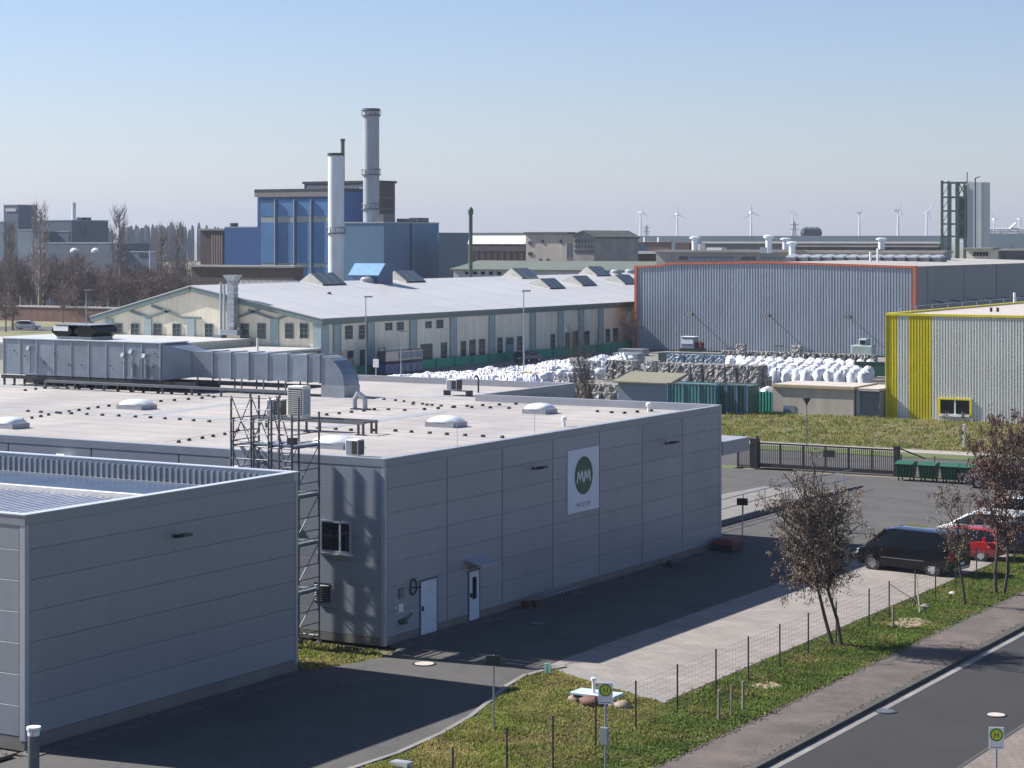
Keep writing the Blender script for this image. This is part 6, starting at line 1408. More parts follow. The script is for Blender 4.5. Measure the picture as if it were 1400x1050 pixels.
MB().bbox(x0,y0,0,x0+2.6,y0+1.4,3.0,0.1).build('body', mat('pale_green',(0.28,0.36,0.33),0.6), fk); MB().bbox(x0+0.9,y0+0.1,3.0,x0+1.9,y0+1.3,3.75,0.1).build('cab', pil_m, fk); MB().box(x0+1.1,y0+0.05,3.15,x0+1.7,y0+0.099,3.55).build('pane', glass, fk)
for (u0,u1,v,z,lab) in [(838,872,482,1.2,'flat grey slab stack at the foot of the orange edge, front'),(845,878,476.5,0.9,'flat pale slab stack at the foot of the orange edge, back')]:
    x0,y0 = P(u0,v,z); x1 = aY(u1,y0); q = MB()
    for k in range(4): q.box(x0,y0,k*z/4+0.02,x1,y0+2,(k+1)*z/4-0.03)
    tag(q.build('slab_stack', steel), lab, 'slab stack')
# stillages with blue barrels and parked van at the cream hall
x = -131.2
for k in range(3):
    y = aX(530+k*17,x); r_ = root('barrel_rack', (x,y,0), ['left','middle','right'][k]+' rack of blue barrels and pale tanks at the cream hall wall', 'rack')
    for l in range(2): 
        MB().bbox(x-0.6,y-1.3,l*1.4+0.15,x+0.6,y+1.3,l*1.4+1.3,0.08).build('tank', ibc if (l==0) else glass_grey, r_)
        MB().box(x-0.65,y-1.35,l*1.4,x+0.65,y+1.35,l*1.4+0.13).build('pallet', dark, r_)
        if k: MB().box(x+0.61,y-1.1,l*1.4+0.3,x+0.64,y-0.1,l*1.4+1.0).box(x+0.61,y+0.1,l*1.4+0.3,x+0.64,y+1.1,l*1.4+1.0).build('label_panel', lcpx2, r_)
# white small sign near hall
x,y = aD(514,228); tag(MB().cyl((x,y,0),(x,y,2),0.04,n=5).box(x-0.35,y-0.05,1.3,x+0.35,y,2.2).build('notice_sign', white), 'small white notice board near the cream hall door', 'sign')

# ================================================================ LAMPS
def street_lamp(u, vt, vb, label, head='arm', r=0.07, D=None):
    if D is None: x,y = P(u,vb); D = dep(x,y)
    else: x,y = aD(u,D)
    zt = Z(vt,D); l = root('street_lamp', (x,y,0), label, 'street lamp')
    MB().cyl((x,y,0),(x,y,zt),r,r*0.6,8).build('pole', steel if head!='cone' else steel_dull, l)
    if head == 'cone': MB().lathe([(0.06,0),(0.08,0.1),(0.30,0.45),(0.30,0.5),(0.1,0.55)],(x,y),12,zt-0.5).build('lamp_head', dark, l)
    else: MB().box(x-0.15*RX,y-0.12,zt-0.05,x+0.75*RX,y+0.75*RY,zt+0.10).build('lamp_head', steel_dull, l)
street_lamp(1103,544,612,'slim street lamp with funnel head before the beige outbuilding','cone',0.05)
street_lamp(500,406,0,'tall street lamp in front of the cream hall left half','arm',0.09,232)
street_lamp(716,398,0,'tall street lamp in front of the cream hall right half','arm',0.09,228)
street_lamp(548,453,0,'thin pale lamp by the blue barrel racks','arm',0.06,225)
street_lamp(1061,473,0,'thin lamp among the white bulk bags','arm',0.06,212)
street_lamp(118,397,0,'thin lamp post beyond the air handling box at left','arm',0.07,190)
# ================================================================ SLIDING GATE
gy = 128.3; g0, g1 = aY(1037,gy), aY(1224,gy)
sgate = root('sliding_gate', (g0,gy,0), 'long dark sliding gate with vertical bars across the yard entrance', 'gate')
MB().box(g0,gy-0.06,0.12,g1,gy+0.06,0.36).box(g0,gy-0.05,1.62,g1,gy+0.05,1.72).build('rail', dark, sgate)
bar = MB().box(-0.016,-0.016,0.36,0.016,0.016,1.62).mesh('bar', dark); x = g0+0.13
while x < g1: piece('bar', bar, sgate, (x,gy,0)); x += 0.135
for k in range(7): x = g0+(g1-g0)*k/6; MB().box(x-0.05,gy-0.05,0.36,x+0.05,gy+0.05,1.62).build('stile', dark, sgate)
xm = aY(1134,gy); MB().box(xm-0.4,gy-0.1,1.0,xm+0.4,gy-0.061,1.45).build('notice_board', black, sgate)
for x in (g0-0.15,g1+0.1):
    MB().box(x-0.15,gy-0.2,0,x+0.15,gy+0.25,1.95).build('gate_post', dark, sgate)
MB().lathe([(0.08,0),(0.1,0.15),(0.02,0.2)],(g0-0.1,gy),8,1.95).build('beacon', dark, sgate)
pg_ = root('pedestrian_gate', (g0-1.5,gy,0), 'small dark pedestrian gate left of the sliding gate', 'gate')
xa_ = aY(1009,gy); MB().box(xa_-0.05,gy-0.05,0,xa_+0.05,gy+0.05,1.7).box(g0-0.5,gy-0.04,0.1,g0-0.4,gy+0.04,1.6).box(xa_,gy-0.03,1.5,g0-0.4,gy+0.03,1.58).box(xa_,gy-0.03,0.1,g0-0.4,gy+0.03,0.18).build('frame', dark, pg_)
q = MB(); x = xa_+0.12
while x < g0-0.5: q.box(x-0.012,gy-0.012,0.18,x+0.012,gy+0.012,1.5); x += 0.12
q.build('bar', dark, pg_); MB().box(xa_+0.7,gy+0.35,0,g0-0.3,gy+0.8,1.9).build('cabinet', dark, pg_)
wf_ = root('wire_fence', (g1+1,gy+0.3,0), 'thin wire fence behind the green bins', 'fence')
q = MB()
for z in (0.2,0.6,1.0,1.3): q.cyl((g1+0.2,gy+0.3,z),(-33,gy+0.3,z),0.008,n=3)
q.build('wire', dark, wf_); pm = MB().box(-0.025,-0.025,0,0.025,0.025,1.4).mesh('post', dark)
for k in range(7): piece('post', pm, wf_, (g1+0.3+k*2.2,gy+0.3,0))
MB().cyl((g1+0.2,gy+0.1,1.8),(g1+1.9,gy+0.3,1.2),0.05,n=5).build('strut', dark, wf_)
# bins
def make_bin():
    r_ = root('waste_container', (0,0,0), 'x', 'waste bin', 'green four wheeled bins beside the gate')
    q = MB(); q.add([(-0.55,-0.42,0.25),(0.55,-0.42,0.25),(0.55,0.42,0.25),(-0.55,0.42,0.25),(-0.66,-0.52,1.15),(0.66,-0.52,1.15),(0.66,0.5,1.15),(-0.66,0.5,1.15)],[(3,2,1,0),(4,5,6,7),(0,1,5,4),(1,2,6,5),(2,3,7,6),(3,0,4,7)]).build('tub', green_bin, r_)
    q = MB(); q.prismX([(-0.58,1.15),(0.52,1.15),(0.52,1.30),(0.1,1.40),(-0.50,1.24),(-0.60,1.20)],-0.69,0.69).build('lid', green_lid, r_)
    q = MB()
    for k in range(5): q.box(-0.5+k*0.23,-0.56,0.45,-0.44+k*0.23,-0.44,1.1)
    q.build('rib', green_bin, r_)
    for x in (-0.45,0.45):
        for y in (-0.35,0.35): MB().cyl((x-0.03,y,0.1),(x+0.03,y,0.1),0.1,n=10).box(x-0.04,y-0.04,0.12,x+0.04,y+0.04,0.26).build('castor', black, r_)
    MB().cyl((-0.68,-0.55,1.12),(0.68,-0.55,1.12),0.03,n=6).build('handle', dark, r_)
    return r_
b0 = make_bin(); snap = snapshot(b0)
for k,(u,lab) in enumerate([(1239,'green wheeled bin with dirty white lid next to the gate post'),(1270,'green wheeled bin second from the gate post'),(1300,'green wheeled bin third from the gate post'),(1326,'green wheeled bin farthest from the gate, lighter lid')]):
    x = aY(u,126.6); o = b0 if k == 0 else dup(b0, tree=snap); o.location = (x,126.6,0); o.scale = (0.84,0.9,0.88); o['label'] = lab; o.rotation_euler = (0,0,rng.uniform(-.04,.04))
for c in b0.children:
    if c.name.startswith('lid'): 
        MB().box(-0.5,-0.3,1.36,0.5,0.25,1.42).build('litter', offwhite, c)
x,y = P(1318,613,0.1); tag(MB().box(x-0.09,y-0.09,0,x+0.09,y+0.09,1.75).box(x-0.1,y-0.1,1.75,x+0.1,y+0.1,1.8).build('marker_post', offwhite), 'white marker post on the embankment below the window', 'post')

# ================================================================ LOADING RAMP
rp = root('loading_ramp', (-48,107,0), 'pale concrete loading ramp with tubular railing beyond the hall corner', 'ramp')
rx = -46.8
MB().prismX([(98.5,-0.05),(119,-0.05),(119,0.02),(111,0.22),(98.5,0.22)], -52, rx-0.12).build('slab', concrete, rp)
MB().prismX([(98.5,-0.05),(122,-0.05),(122,0.10),(112,0.28),(98.5,0.28)], rx-0.12, rx).build('retaining_wall', mat('dark_ramp_wall',(0.10,0.11,0.12),0.8), rp)
for k in range(8):
    y = 99.2+k*2.9; z0 = 0.28 if y<112 else 0.28-0.02*(y-112); MB().cyl((rx-0.3,y,z0-0.2),(rx-0.3,y,z0+1.0),0.03,n=6).build('baluster', steel, rp)
q = MB()
for dz in (0.5,1.0): q.cyl((rx-0.3,98.6,0.28+dz),(rx-0.3,112,0.28+dz),0.026,n=6); q.cyl((rx-0.3,112,0.28+dz),(rx-0.3,121,0.1+dz),0.026,n=6)
q.build('handrail', steel, rp)
# information boards on poles
def board(x, y, z0, z1, w, label, rz=0.0, m_=black):
    r_ = root('sign_post', (x,y,0), label, 'sign'); MB().cyl((x,y,0),(x,y,z1+0.02),0.028,n=8).build('pole', steel, r_)
    q = MB(); c_, s_ = math.cos(rz), math.sin(rz); t=0.02
    cs = [(-w/2,-t),(w/2,-t),(w/2,t),(-w/2,t)]; pl_ = [(x+a*c_-b_*s_-s_*-0.05, y+a*s_+b_*c_-0.05*c_) for a,b_ in cs]
    q.prism(pl_, z0, z1); q.build('board', m_, r_); return r_
x,y = P(675,1000); board(x,y,2.02,2.32,0.46,'dark rectangular sign on a grey pole at the driveway bend',0.35,mat('dark_green_back',(0.02,0.035,0.03),0.6))
x,y = P(1015,745); board(x,y,1.95,2.3,0.54,'dark rectangular sign on a pole beyond the hall corner',0.3)
# red covered box at hall corner
x0,y0 = -43.3,93.0; rc = root('covered_crate', (x0+0.6,y0,0), 'dark box with red brown cover against the far hall corner', 'crate')
MB().box(x0,y0,0.05,x0+1.0,y0+1.3,0.35).build('box', dark, rc); MB().bbox(x0-0.05,y0-0.05,0.35,x0+1.05,y0+1.35,0.62,0.12).build('cover', mat('red_cover',(0.16,0.045,0.04),0.7), rc)
x0,y0 = -43.2,87.4; tag(MB().box(x0,y0,0,x0+0.45,y0+0.9,0.12).bbox(x0+0.05,y0+0.1,0.12,x0+0.4,y0+0.8,0.26,0.05).build('drain_cover', dark), 'low dark box on the gravel beside the hall', 'drain')
x0,y0 = -43.2,74.4
tag(MB().box(x0,y0,0,x0+0.35,y0+0.25,0.35).build('flower_pot', mat('dark_pot',(0.07,0.03,0.025),0.8)), 'small dark red pot left of the scaffold planks by the hall', 'pot')
tag(MB().box(x0+0.1,y0+0.55,0,x0+0.42,y0+0.8,0.30).build('flower_pot', mat('dark_pot',(0.07,0.03,0.025),0.8)), 'small dark red pot nearer the scaffold planks by the hall', 'pot')
ll = root('lattice_rack', (x0+0.2,y0+1.2,0), 'low grey lattice rack lying by the hall wall', 'rack')
q = MB(); q.cyl((x0+0.1,y0+1.2,0.42),(x0+0.1,y0+3.9,0.42),0.02,n=5).cyl((x0+0.5,y0+1.2,0.42),(x0+0.5,y0+3.9,0.42),0.02,n=5).build('rail', steel, ll)
q = MB()
for k in range(10): q.cyl((x0+0.1,y0+1.25+k*0.29,0.42),(x0+0.5,y0+1.25+k*0.29,0.42),0.015,n=4); q.cyl((x0+0.5,y0+1.25+k*0.29,0.42),(x0+0.5,y0+1.4+k*0.29,0.05),0.012,n=4)
q.build('rung', steel, ll)
# manhole covers
def manhole(u, v, r, z, label, m_=None):
    x,y = P(u,v,z); r_ = root('manhole_cover', (x,y,z), label, 'manhole cover')
    MB().cyl((x,y,z+0.004),(x,y,z+0.02),r,n=24).build('ring', dark, r_); MB().cyl((x,y,z+0.021),(x,y,z+0.03),r*0.82,n=24).build('plate', m_ or mat('pale_plate',(0.40,0.36,0.32),0.8), r_)
manhole(580,908,0.42,0,'pale round manhole cover on the sunlit driveway')
manhole(735,853,0.34,0,'dark manhole cover in the shade by the hall doors',steel_dull)
manhole(1211,973,0.36,-0.12,'grey manhole cover beside the gutter of the road',steel_dull)
manhole(1362,978,0.34,-0.12,'pale round manhole cover in the middle of the road')
# bollard at lower left
x,y = P(46,1062); bo = root('bollard', (x,y,0), 'thick grey bollard with flat white cap at the left hall corner', 'bollard')
MB().cyl((x,y,0),(x,y,1.32),0.16,n=16).build('post', steel_dull, bo); MB().cyl((x,y,1.321),(x,y,1.40),0.20,n=20).build('cap', white, bo)
q = MB().cyl((x,y,1.16),(x,y,1.30),0.165,n=16,cap=False).build('warning_band', white, bo)
q = MB(); q.add([(x+0.168*math.cos(a),y+0.168*math.sin(a),z) for a,z in [(-1.3,1.17),(-0.9,1.17),(-0.6,1.29),(-1.0,1.29)]],[(0,1,2,3)]); q.build('warning_stripe', warn_red, bo)
# well stones
wx,wy = P(818,962); 
tb = root('stone_table', (wx,wy,0), 'pale blue slab with short white post resting on boulders in the grass', 'well cover')
MB().bbox(wx-0.85,wy-0.35,0.28,wx+0.75,wy+0.4,0.36,0.02).build('slab', mat('slab_blue',(0.42,0.50,0.58),0.5), tb); MB().lathe([(0.07,0),(0.055,0.05),(0.055,0.38),(0.09,0.40),(0.09,0.48),(0.04,0.5)],(wx-0.12,wy-0.1),12,0.36).build('white_post', white, tb)
for k,(dx,dy,s,lab) in enumerate([(-0.72,-0.15,0.26,'rounded tan boulder under the left end of the slab'),(0.0,-0.42,0.34,'large red brown boulder in front of the slab'),(0.72,-0.25,0.22,'small pale boulder at right under the slab'),(1.05,-0.3,0.28,'dark grey boulder right of the slab'),(-0.3,0.3,0.26,'boulder mostly hidden behind the slab')]):
    rr = random.Random(k+40); q = MB(); prof = [(0.7,0),(1,0.35),(0.9,0.8),(0.5,1.15),(0.1,1.25)]
    for r_,z in prof:
        for i in range(9): a = 2*math.pi*i/9; e = rr.uniform(0.85,1.12); q.v.append((wx+dx+s*r_*e*math.cos(a)*(1.4 if k==1 else 1.1), wy+dy+s*r_*e*math.sin(a), z*s*0.8))
    for j in range(4):
        for i in range(9): q.f.append((j*9+i,j*9+(i+1)%9,(j+1)*9+(i+1)%9,(j+1)*9+i))
    q.f.append(tuple(36+i for i in range(9))); o = smooth_auto(q.build('boulder', stone_m if k!=1 else mat('red_boulder',(0.12,0.055,0.045),0.8,0,0.3,4)),60); tag(o, lab, 'boulder')
q = MB(); rr = random.Random(4)
q.prism([(wx+1.6*math.cos(a)+rr.uniform(-.1,.1),wy-0.1+0.55*math.sin(a)) for a in [i*0.39 for i in range(16)]],-0.02,0.02); struct('stone_bed', q, gravel)
# green hydrant markers
x,y = P(749,924); tag(MB().box(x-0.12,y-0.03,0.1,x-0.03,y+0.03,0.42).box(x+0.03,y-0.03,0.1,x+0.12,y+0.03,0.42).cyl((x,y+0.03,0),(x,y+0.03,0.45),0.02,n=5).build('marker_plate', mat('pale_green_plate',(0.25,0.45,0.36),0.6)), 'pale green marker plates at the tip of the grass island', 'marker')
# street light head seen from above at the bottom edge
lx,ly = P(548,1046,0.5); lp = root('bollard_light', (lx,ly,0), 'silver angled lamp head at the grass edge, bottom of picture', 'lamp')
q = MB(); q.add([(lx-0.45,ly+0.10,0.52),(lx+0.28,ly-0.12,0.60),(lx+0.34,ly+0.12,0.62),(lx-0.36,ly+0.30,0.56),(lx-0.42,ly+0.12,0.42),(lx+0.26,ly-0.10,0.46),(lx+0.32,ly+0.10,0.48),(lx-0.34,ly+0.28,0.46)],[(0,1,2,3),(7,6,5,4),(0,4,5,1),(1,5,6,2),(2,6,7,3),(3,7,4,0)]).build('lamp_head', silverpaint, lp)
MB().cyl((lx+0.3,ly,0.5),(lx+0.5,ly-0.3,0),0.05,n=8).build('arm', steel, lp)
# bus stop signs
def busstop(x, y, zt, s, label, box_):
    r_ = root('bus_stop_sign', (x,y,0), label, 'bus stop sign'); zb_ = zt-s*1.5
    MB().cyl((x,y,-0.1),(x,y,zt-0.1),0.033,n=10).build('pole', steel, r_)
    rot = 0.42; ca, sa = math.cos(rot), math.sin(rot)
    def L(a, b_): return (x+a*ca-b_*sa, y+a*sa+b_*ca)
    MB().prism([L(-s/2,-0.06),L(s/2,-0.06),L(s/2,-0.04),L(-s/2,-0.04)], zb_, zt).build('board', white, r_)
    def disc(rad, d, m_, nm):
        q = MB(); n_=28; zc = zt-s*0.52; q.add([(*L(rad*math.cos(2*math.pi*i/n_),-d), zc+rad*math.sin(2*math.pi*i/n_)) for i in range(n_)],[tuple(range(n_))]); q.build(nm, m_, r_)
    disc(s*0.44,0.064,hgreen,'ring'); disc(s*0.34,0.067,hyellow,'disc')
    q = MB(); zc = zt-s*0.52
    for (a0,a1,z0,z1) in [(-0.16,-0.09,-0.2,0.2),(0.09,0.16,-0.2,0.2),(-0.09,0.09,-0.04,0.04)]:
        q.add([(*L(a0*s,-0.070),zc+z0*s),(*L(a1*s,-0.070),zc+z0*s),(*L(a1*s,-0.070),zc+z1*s),(*L(a0*s,-0.070),zc+z1*s)],[(0,1,2,3)])
    q.build('letter_h', hgreen, r_)
    q = MB(); q.add([(*L(-0.38*s,-0.064),zb_+0.10*s),(*L(0.38*s,-0.064),zb_+0.10*s),(*L(0.38*s,-0.064),zb_+0.14*s),(*L(-0.38*s,-0.064),zb_+0.14*s)],[(0,1,2,3)]); q.build('print_line', steel_dull, r_)
    if box_: MB().box(x-0.10,y-0.16,0.82,x+0.12,y-0.02,1.28).build('timetable_box', steel, r_)
x,y = P(828,1056); busstop(x,y,Z(933,dep(x,y)),0.40,'bus stop sign on the near verge before the wire fence',True)
D = 55.0; x,y = aD(1362,D); busstop(x,y,Z(993.5,D),0.38,'bus stop sign on the slab pavement at the right edge',False)

# ================================================================ WIRE FENCE WITH POSTS
fn = root('wire_fence', (FX,75,0), 'thin wire mesh fence on dark posts along the grass verge', 'fence')
posts = [55.3,57.9,60.8,63.7,66.3,69.0,71.6,74.3,77.7,79.9,82.9,85.4,88.0,90.8,93.6,96.4,99.2,102]
pm = MB().cyl((0,0,0),(0,0,1.52),0.028,n=6).mesh('post', dark)
for y in posts: piece('post', pm, fn, (FX,y,0))
bl = [(-31.6,53.4),(-33.3,52.3),(-35.0,51.4)]
bl = [P(756,1055),P(693,1065),P(619,1080)]
for (x,y) in [P(756,1052),P(693,1070),P(619,1100)]: piece('post', pm, fn, (x,y,0))
chain = [(FX,y) for y in posts[::-1]]+[P(756,1052),P(693,1070)]
for a,b_ in zip(chain[:-1],chain[1:]):
    q = MB()
    for k in range(9): z = 0.12+k*0.165; q.cyl((*a,z),(*b_,z),0.0035,n=3,cap=False)
    L = math.dist(a,b_); n_ = int(L/0.25)
    for k in range(1,n_): t=k/n_; p_=(a[0]+(b_[0]-a[0])*t,a[1]+(b_[1]-a[1])*t); q.cyl((*p_,0.1),(*p_,1.45),0.002,n=3,cap=False)
    q.build('mesh_panel', steel_dull, fn)
q = MB(); q.cyl((FX+0.05,82.9,1.25),(FX+0.6,81.8,0),0.03,n=6).build('strut', wood, fn); 
MB().cyl((FX,79.9,1.4),(FX,82.9,0.3),0.014,n=4).cyl((FX,82.8,0.5),(FX+0.6,81.8,0),0.02,n=5).build('brace', dark, fn)
# stakes on the verge
stk = [(983,985,0.95),(1000,980,1.0),(1016,972,0.95),(1221,858,0.9)]
for k,(u,v,h) in enumerate(stk):
    x,y = P(u,v); tag(MB().cyl((x,y,-0.05),(x,y,h),0.05 if k!=1 else 0.03,0.045 if k!=1 else 0.03,8).build('wooden_stake', wood), ['left wooden stake of the three on the verge near the sand patch','thin middle stake between two thicker ones on the verge','right wooden stake of the three on the verge','single wooden stake beside the larger sand patch'][k], 'stake')
for k,(u,v,s) in enumerate([(1302,813,0.16),(1265,830,0.2)]):
    x,y = P(u,v); tag(MB().lathe([(s,0),(s*1.1,0.05),(s*0.5,0.12),(0.02,0.14)],(x,y),8,0).build('stone', offwhite if k==0 else concrete), ['small white stone in the verge grass','flat grey stone in the verge grass'][k], 'stone')

# ================================================================ VEHICLES
def loft(rows, closed=True):
    q = MB(); n = len(rows[0])
    for r_ in rows: q.v += r_
    for j in range(len(rows)-1):
        for i in range(n): q.f.append((j*n+i,j*n+(i+1)%n,(j+1)*n+(i+1)%n,(j+1)*n+i))
    q.f.append(tuple(range(n-1,-1,-1))); q.f.append(tuple((len(rows)-1)*n+i for i in range(n))); return q
def vehicle(name, label, cat, paint, L, W, body, roofp, wheels, wr, glassm=glass):
    """x forward; body=[(x,z_bottom,z_belt,halfwidth)], roofp=[(x,z_roof,halfw_top,halfw_belt,z_belt)]"""
    r_ = root(name, (0,0,0), label, cat)
    rows = []
    for (x,zb,zt,w) in body:
        rows.append([(x,-w*0.93,zb),(x,-w,zb+0.22),(x,-w,zt*0.6+zb*0.4),(x,-w*0.97,zt-0.06),(x,-w*0.86,zt),(x,w*0.86,zt),(x,w*0.97,zt-0.06),(x,w,zt*0.6+zb*0.4),(x,w,zb+0.22),(x,w*0.93,zb)])
    bo_ = smooth_auto(loft(rows).build('body', paint, r_),32)
    rows = []
    for (x,zr,wt,wb,zb) in roofp:
        rows.append([(x,-wb,zb),(x,-(wb*0.45+wt*0.55),zb+(zr-zb)*0.6),(x,-wt,zr-0.06*(zr>zb+0.1)),(x,-wt*0.85,zr),(x,wt*0.85,zr),(x,wt,zr-0.06*(zr>zb+0.1)),(x,(wb*0.45+wt*0.55),zb+(zr-zb)*0.6),(x,wb,zb)])
    smooth_auto(loft(rows).build('windows', glassm, r_),30)
    # roof skin and pillars in paint
    full = [p for p in roofp if p[1] > p[4]+0.35]; q = MB()
    for a,b_ in zip(full[:-1],full[1:]):
        q.add([(a[0],-a[2]*0.99,a[1]-0.03),(a[0],-a[2]*0.85,a[1]+0.015),(a[0],a[2]*0.85,a[1]+0.015),(a[0],a[2]*0.99,a[1]-0.03),(b_[0],-b_[2]*0.99,b_[1]-0.03),(b_[0],-b_[2]*0.85,b_[1]+0.015),(b_[0],b_[2]*0.85,b_[1]+0.015),(b_[0],b_[2]*0.99,b_[1]-0.03)],[(0,4,5,1),(1,5,6,2),(2,6,7,3)])
    smooth_auto(q.build('roof', paint if cat=='car' else mat('van_roof_sky_tint',(0.012,0.016,0.03),0.16,0,0.05,coat=1.0), r_),40)  # van roof: bluish glossy copy of the black, reflected sky put into its colour
    q = MB()
    for s in (-1,1):
        f0 = roofp[0]; f1 = full[0]; q.cyl((f0[0],s*f0[3]*0.93,f0[4]+0.01),(f1[0],s*f1[2],f1[1]-0.02),0.045,n=5)
        l0 = roofp[-1]; l1 = full[-1]; q.cyl((l0[0],s*l0[3]*0.93,l0[4]+0.01),(l1[0],s*l1[2],l1[1]-0.02),0.07,n=5)
        for t in ((0.42,) if cat=='car' else (0.24,0.62)):
            x = full[0][0]+(full[-1][0]-full[0][0])*t; m_ = full[0]; q.cyl((x,s*m_[3]*0.99,m_[4]),(x-0.03,s*(m_[2]+0.0),m_[1]-0.02),0.045,n=5)
    q.build('pillar', paint, r_)
    for x in wheels:
        for s in (-1,1):
            yw_ = s*(W/2-0.02)
            wh = MB().cyl((x,yw_-s*0.22,wr),(x,yw_,wr),wr,n=20).build('wheel', black, r_)
            MB().cyl((x,yw_,wr),(x,yw_+s*0.012,wr),wr*0.66,n=16).build('rim', alloy, wh)
            q = MB()
            for k in range(5):
                a = 2*math.pi*k/5+0.3; q.cyl((x+0.5*wr*math.cos(a),yw_+s*0.014,wr+0.5*wr*math.sin(a)),(x+0.5*wr*math.cos(a)+0.001,yw_+s*0.02,wr+0.5*wr*math.sin(a)),wr*0.11,n=6)
            q.build('rim_opening', black, wh)
            q = MB().cyl((x,yw_-s*0.04,wr+0.01),(x,yw_+s*0.006,wr+0.01),wr*1.16,n=20,cap=True); q.build('wheel_arch', black, r_)
    xf, xr = body[-1][0], body[0][0]; wf2 = body[-2][3]
    for s in (-1,1):
        zf_ = body[-2][2]
        MB().bbox(xf-0.28,s*wf2*0.72-0.17,zf_-0.28,xf+0.005-0.03,s*wf2*0.72+0.17,zf_-0.1,0.02).build('headlight', clearlamp, r_)
        zr_ = body[1][2]
        MB().bbox(xr-0.02,s*body[1][3]*0.88-0.09,zr_*0.68,xr+0.12,s*body[1][3]*0.88+0.10,zr_*1.02,0.02).build('tail_light', redlamp, r_)
        MB().bbox(full[0][0]+0.15,s*(W/2+0.1)-0.1,body[2][2]+0.02,full[0][0]+0.3,s*(W/2+0.1)+0.1,body[2][2]+0.22,0.02).build('mirror', paint, r_)
    MB().box(xr-0.025,-0.26,0.5,xr-0.002,0.26,0.61).build('number_plate', white, r_)
    q = MB()
    for s in (-1,1):
        for xx in (full[0][0]-0.45*(cat!='car')+0.2,):
            q.box(xx-0.1,s*(W/2+0.002),0.95*body[2][2],xx+0.05,s*(W/2+0.02),0.95*body[2][2]+0.03)
    q.build('door_handle', alloy if cat=='car' else dark, r_)
    return r_
van = vehicle('parked_van', 'black passenger van parked across the paved strip', 'van', glossblack, 4.95, 1.94,
   [(-2.45,0.38,1.02,0.90),(-2.38,0.26,1.1,0.96),(-1.2,0.24,1.12,0.97),(0.9,0.24,1.12,0.97),(1.75,0.24,1.10,0.95),(2.25,0.25,0.98,0.88),(2.45,0.32,0.78,0.72)],
   [(-2.43,1.12,0.85,0.88,1.02),(-2.38,1.86,0.80,0.90,1.08),(-2.1,1.95,0.82,0.92,1.10),(0.5,1.97,0.82,0.93,1.10),(0.95,1.90,0.80,0.92,1.10),(1.95,1.14,0.70,0.86,1.06)], (-1.52,1.52), 0.33)
van.location = (-33.0,92.2,0); van.rotation_euler = (0,0,R(180-9))
q = MB().box(-1.1,-0.985,0.62,1.1,-0.972,0.66).box(-1.1,0.972,0.62,1.1,0.985,0.66); o = q.build('side_trim', steel_dull); o.parent = van
o = MB().box(-2.5,-0.7,0.32,-2.4,0.7,0.42).build('bumper_step', alloy); o.parent = van
carbody = [(-2.1,0.35,0.88,0.78),(-1.98,0.24,0.96,0.87),(-1.0,0.2,0.95,0.90),(0.7,0.2,0.94,0.90),(1.3,0.2,0.90,0.87),(1.9,0.24,0.76,0.80),(2.12,0.32,0.62,0.66)]
hatch = [(-2.02,1.0,0.60,0.75,0.93),(-1.75,1.38,0.56,0.80,0.95),(-1.2,1.47,0.60,0.82,0.95),(0.0,1.48,0.62,0.83,0.95),(0.45,1.38,0.60,0.82,0.95),(1.25,0.96,0.55,0.76,0.90)]
estate = [(-2.08,1.05,0.60,0.75,0.93),(-1.95,1.40,0.58,0.80,0.95),(-1.3,1.50,0.62,0.82,0.95),(0.0,1.50,0.62,0.83,0.95),(0.45,1.40,0.60,0.82,0.95),(1.3,0.96,0.55,0.76,0.90)]
for (lab,p_,x,y,rz,rf_,cat) in [('red hatchback parked behind the black van',redpaint,-32.4,97.3,177,hatch,'car'),('dark blue car behind the red one, mostly hidden by a tree',bluepaint,-31.0,100.2,182,hatch,'car'),
     ('white car with long windscreen behind the red car',whitepaint,-33.2,102.8,178,estate,'car'),('silver car at the right edge behind the white car',silverpaint,-30.6,106.4,180,hatch,'car'),('white estate farther back behind the tree crown',whitepaint,-33.6,109.6,181,estate,'car'),
     ('dark blue car parked beyond the bins under the tree crown',bluepaint,-39.3,125.6,188,hatch,'car')]:
    c = vehicle('parked_car', lab, cat, p_, 4.25, 1.78, carbody, rf_, (-1.28,1.28), 0.31); c.location = (x,y,0); c.rotation_euler = (0,0,R(rz))
x = -128.5; y = aX(736,x); c = vehicle('parked_car','dark car parked beside the cream hall behind the netting','car',bluepaint,4.25,1.78,carbody,estate,(-1.28,1.28),0.31); c.location=(x-1.5,y,0); c.rotation_euler=(0,0,R(90))
x,y = aD(38,356); c = vehicle('parked_car','small white car on the far road at the left edge','car',whitepaint,4.25,1.78,carbody,hatch,(-1.28,1.28),0.31); c.location=(x,y,0); c.rotation_euler=(0,0,R(30))

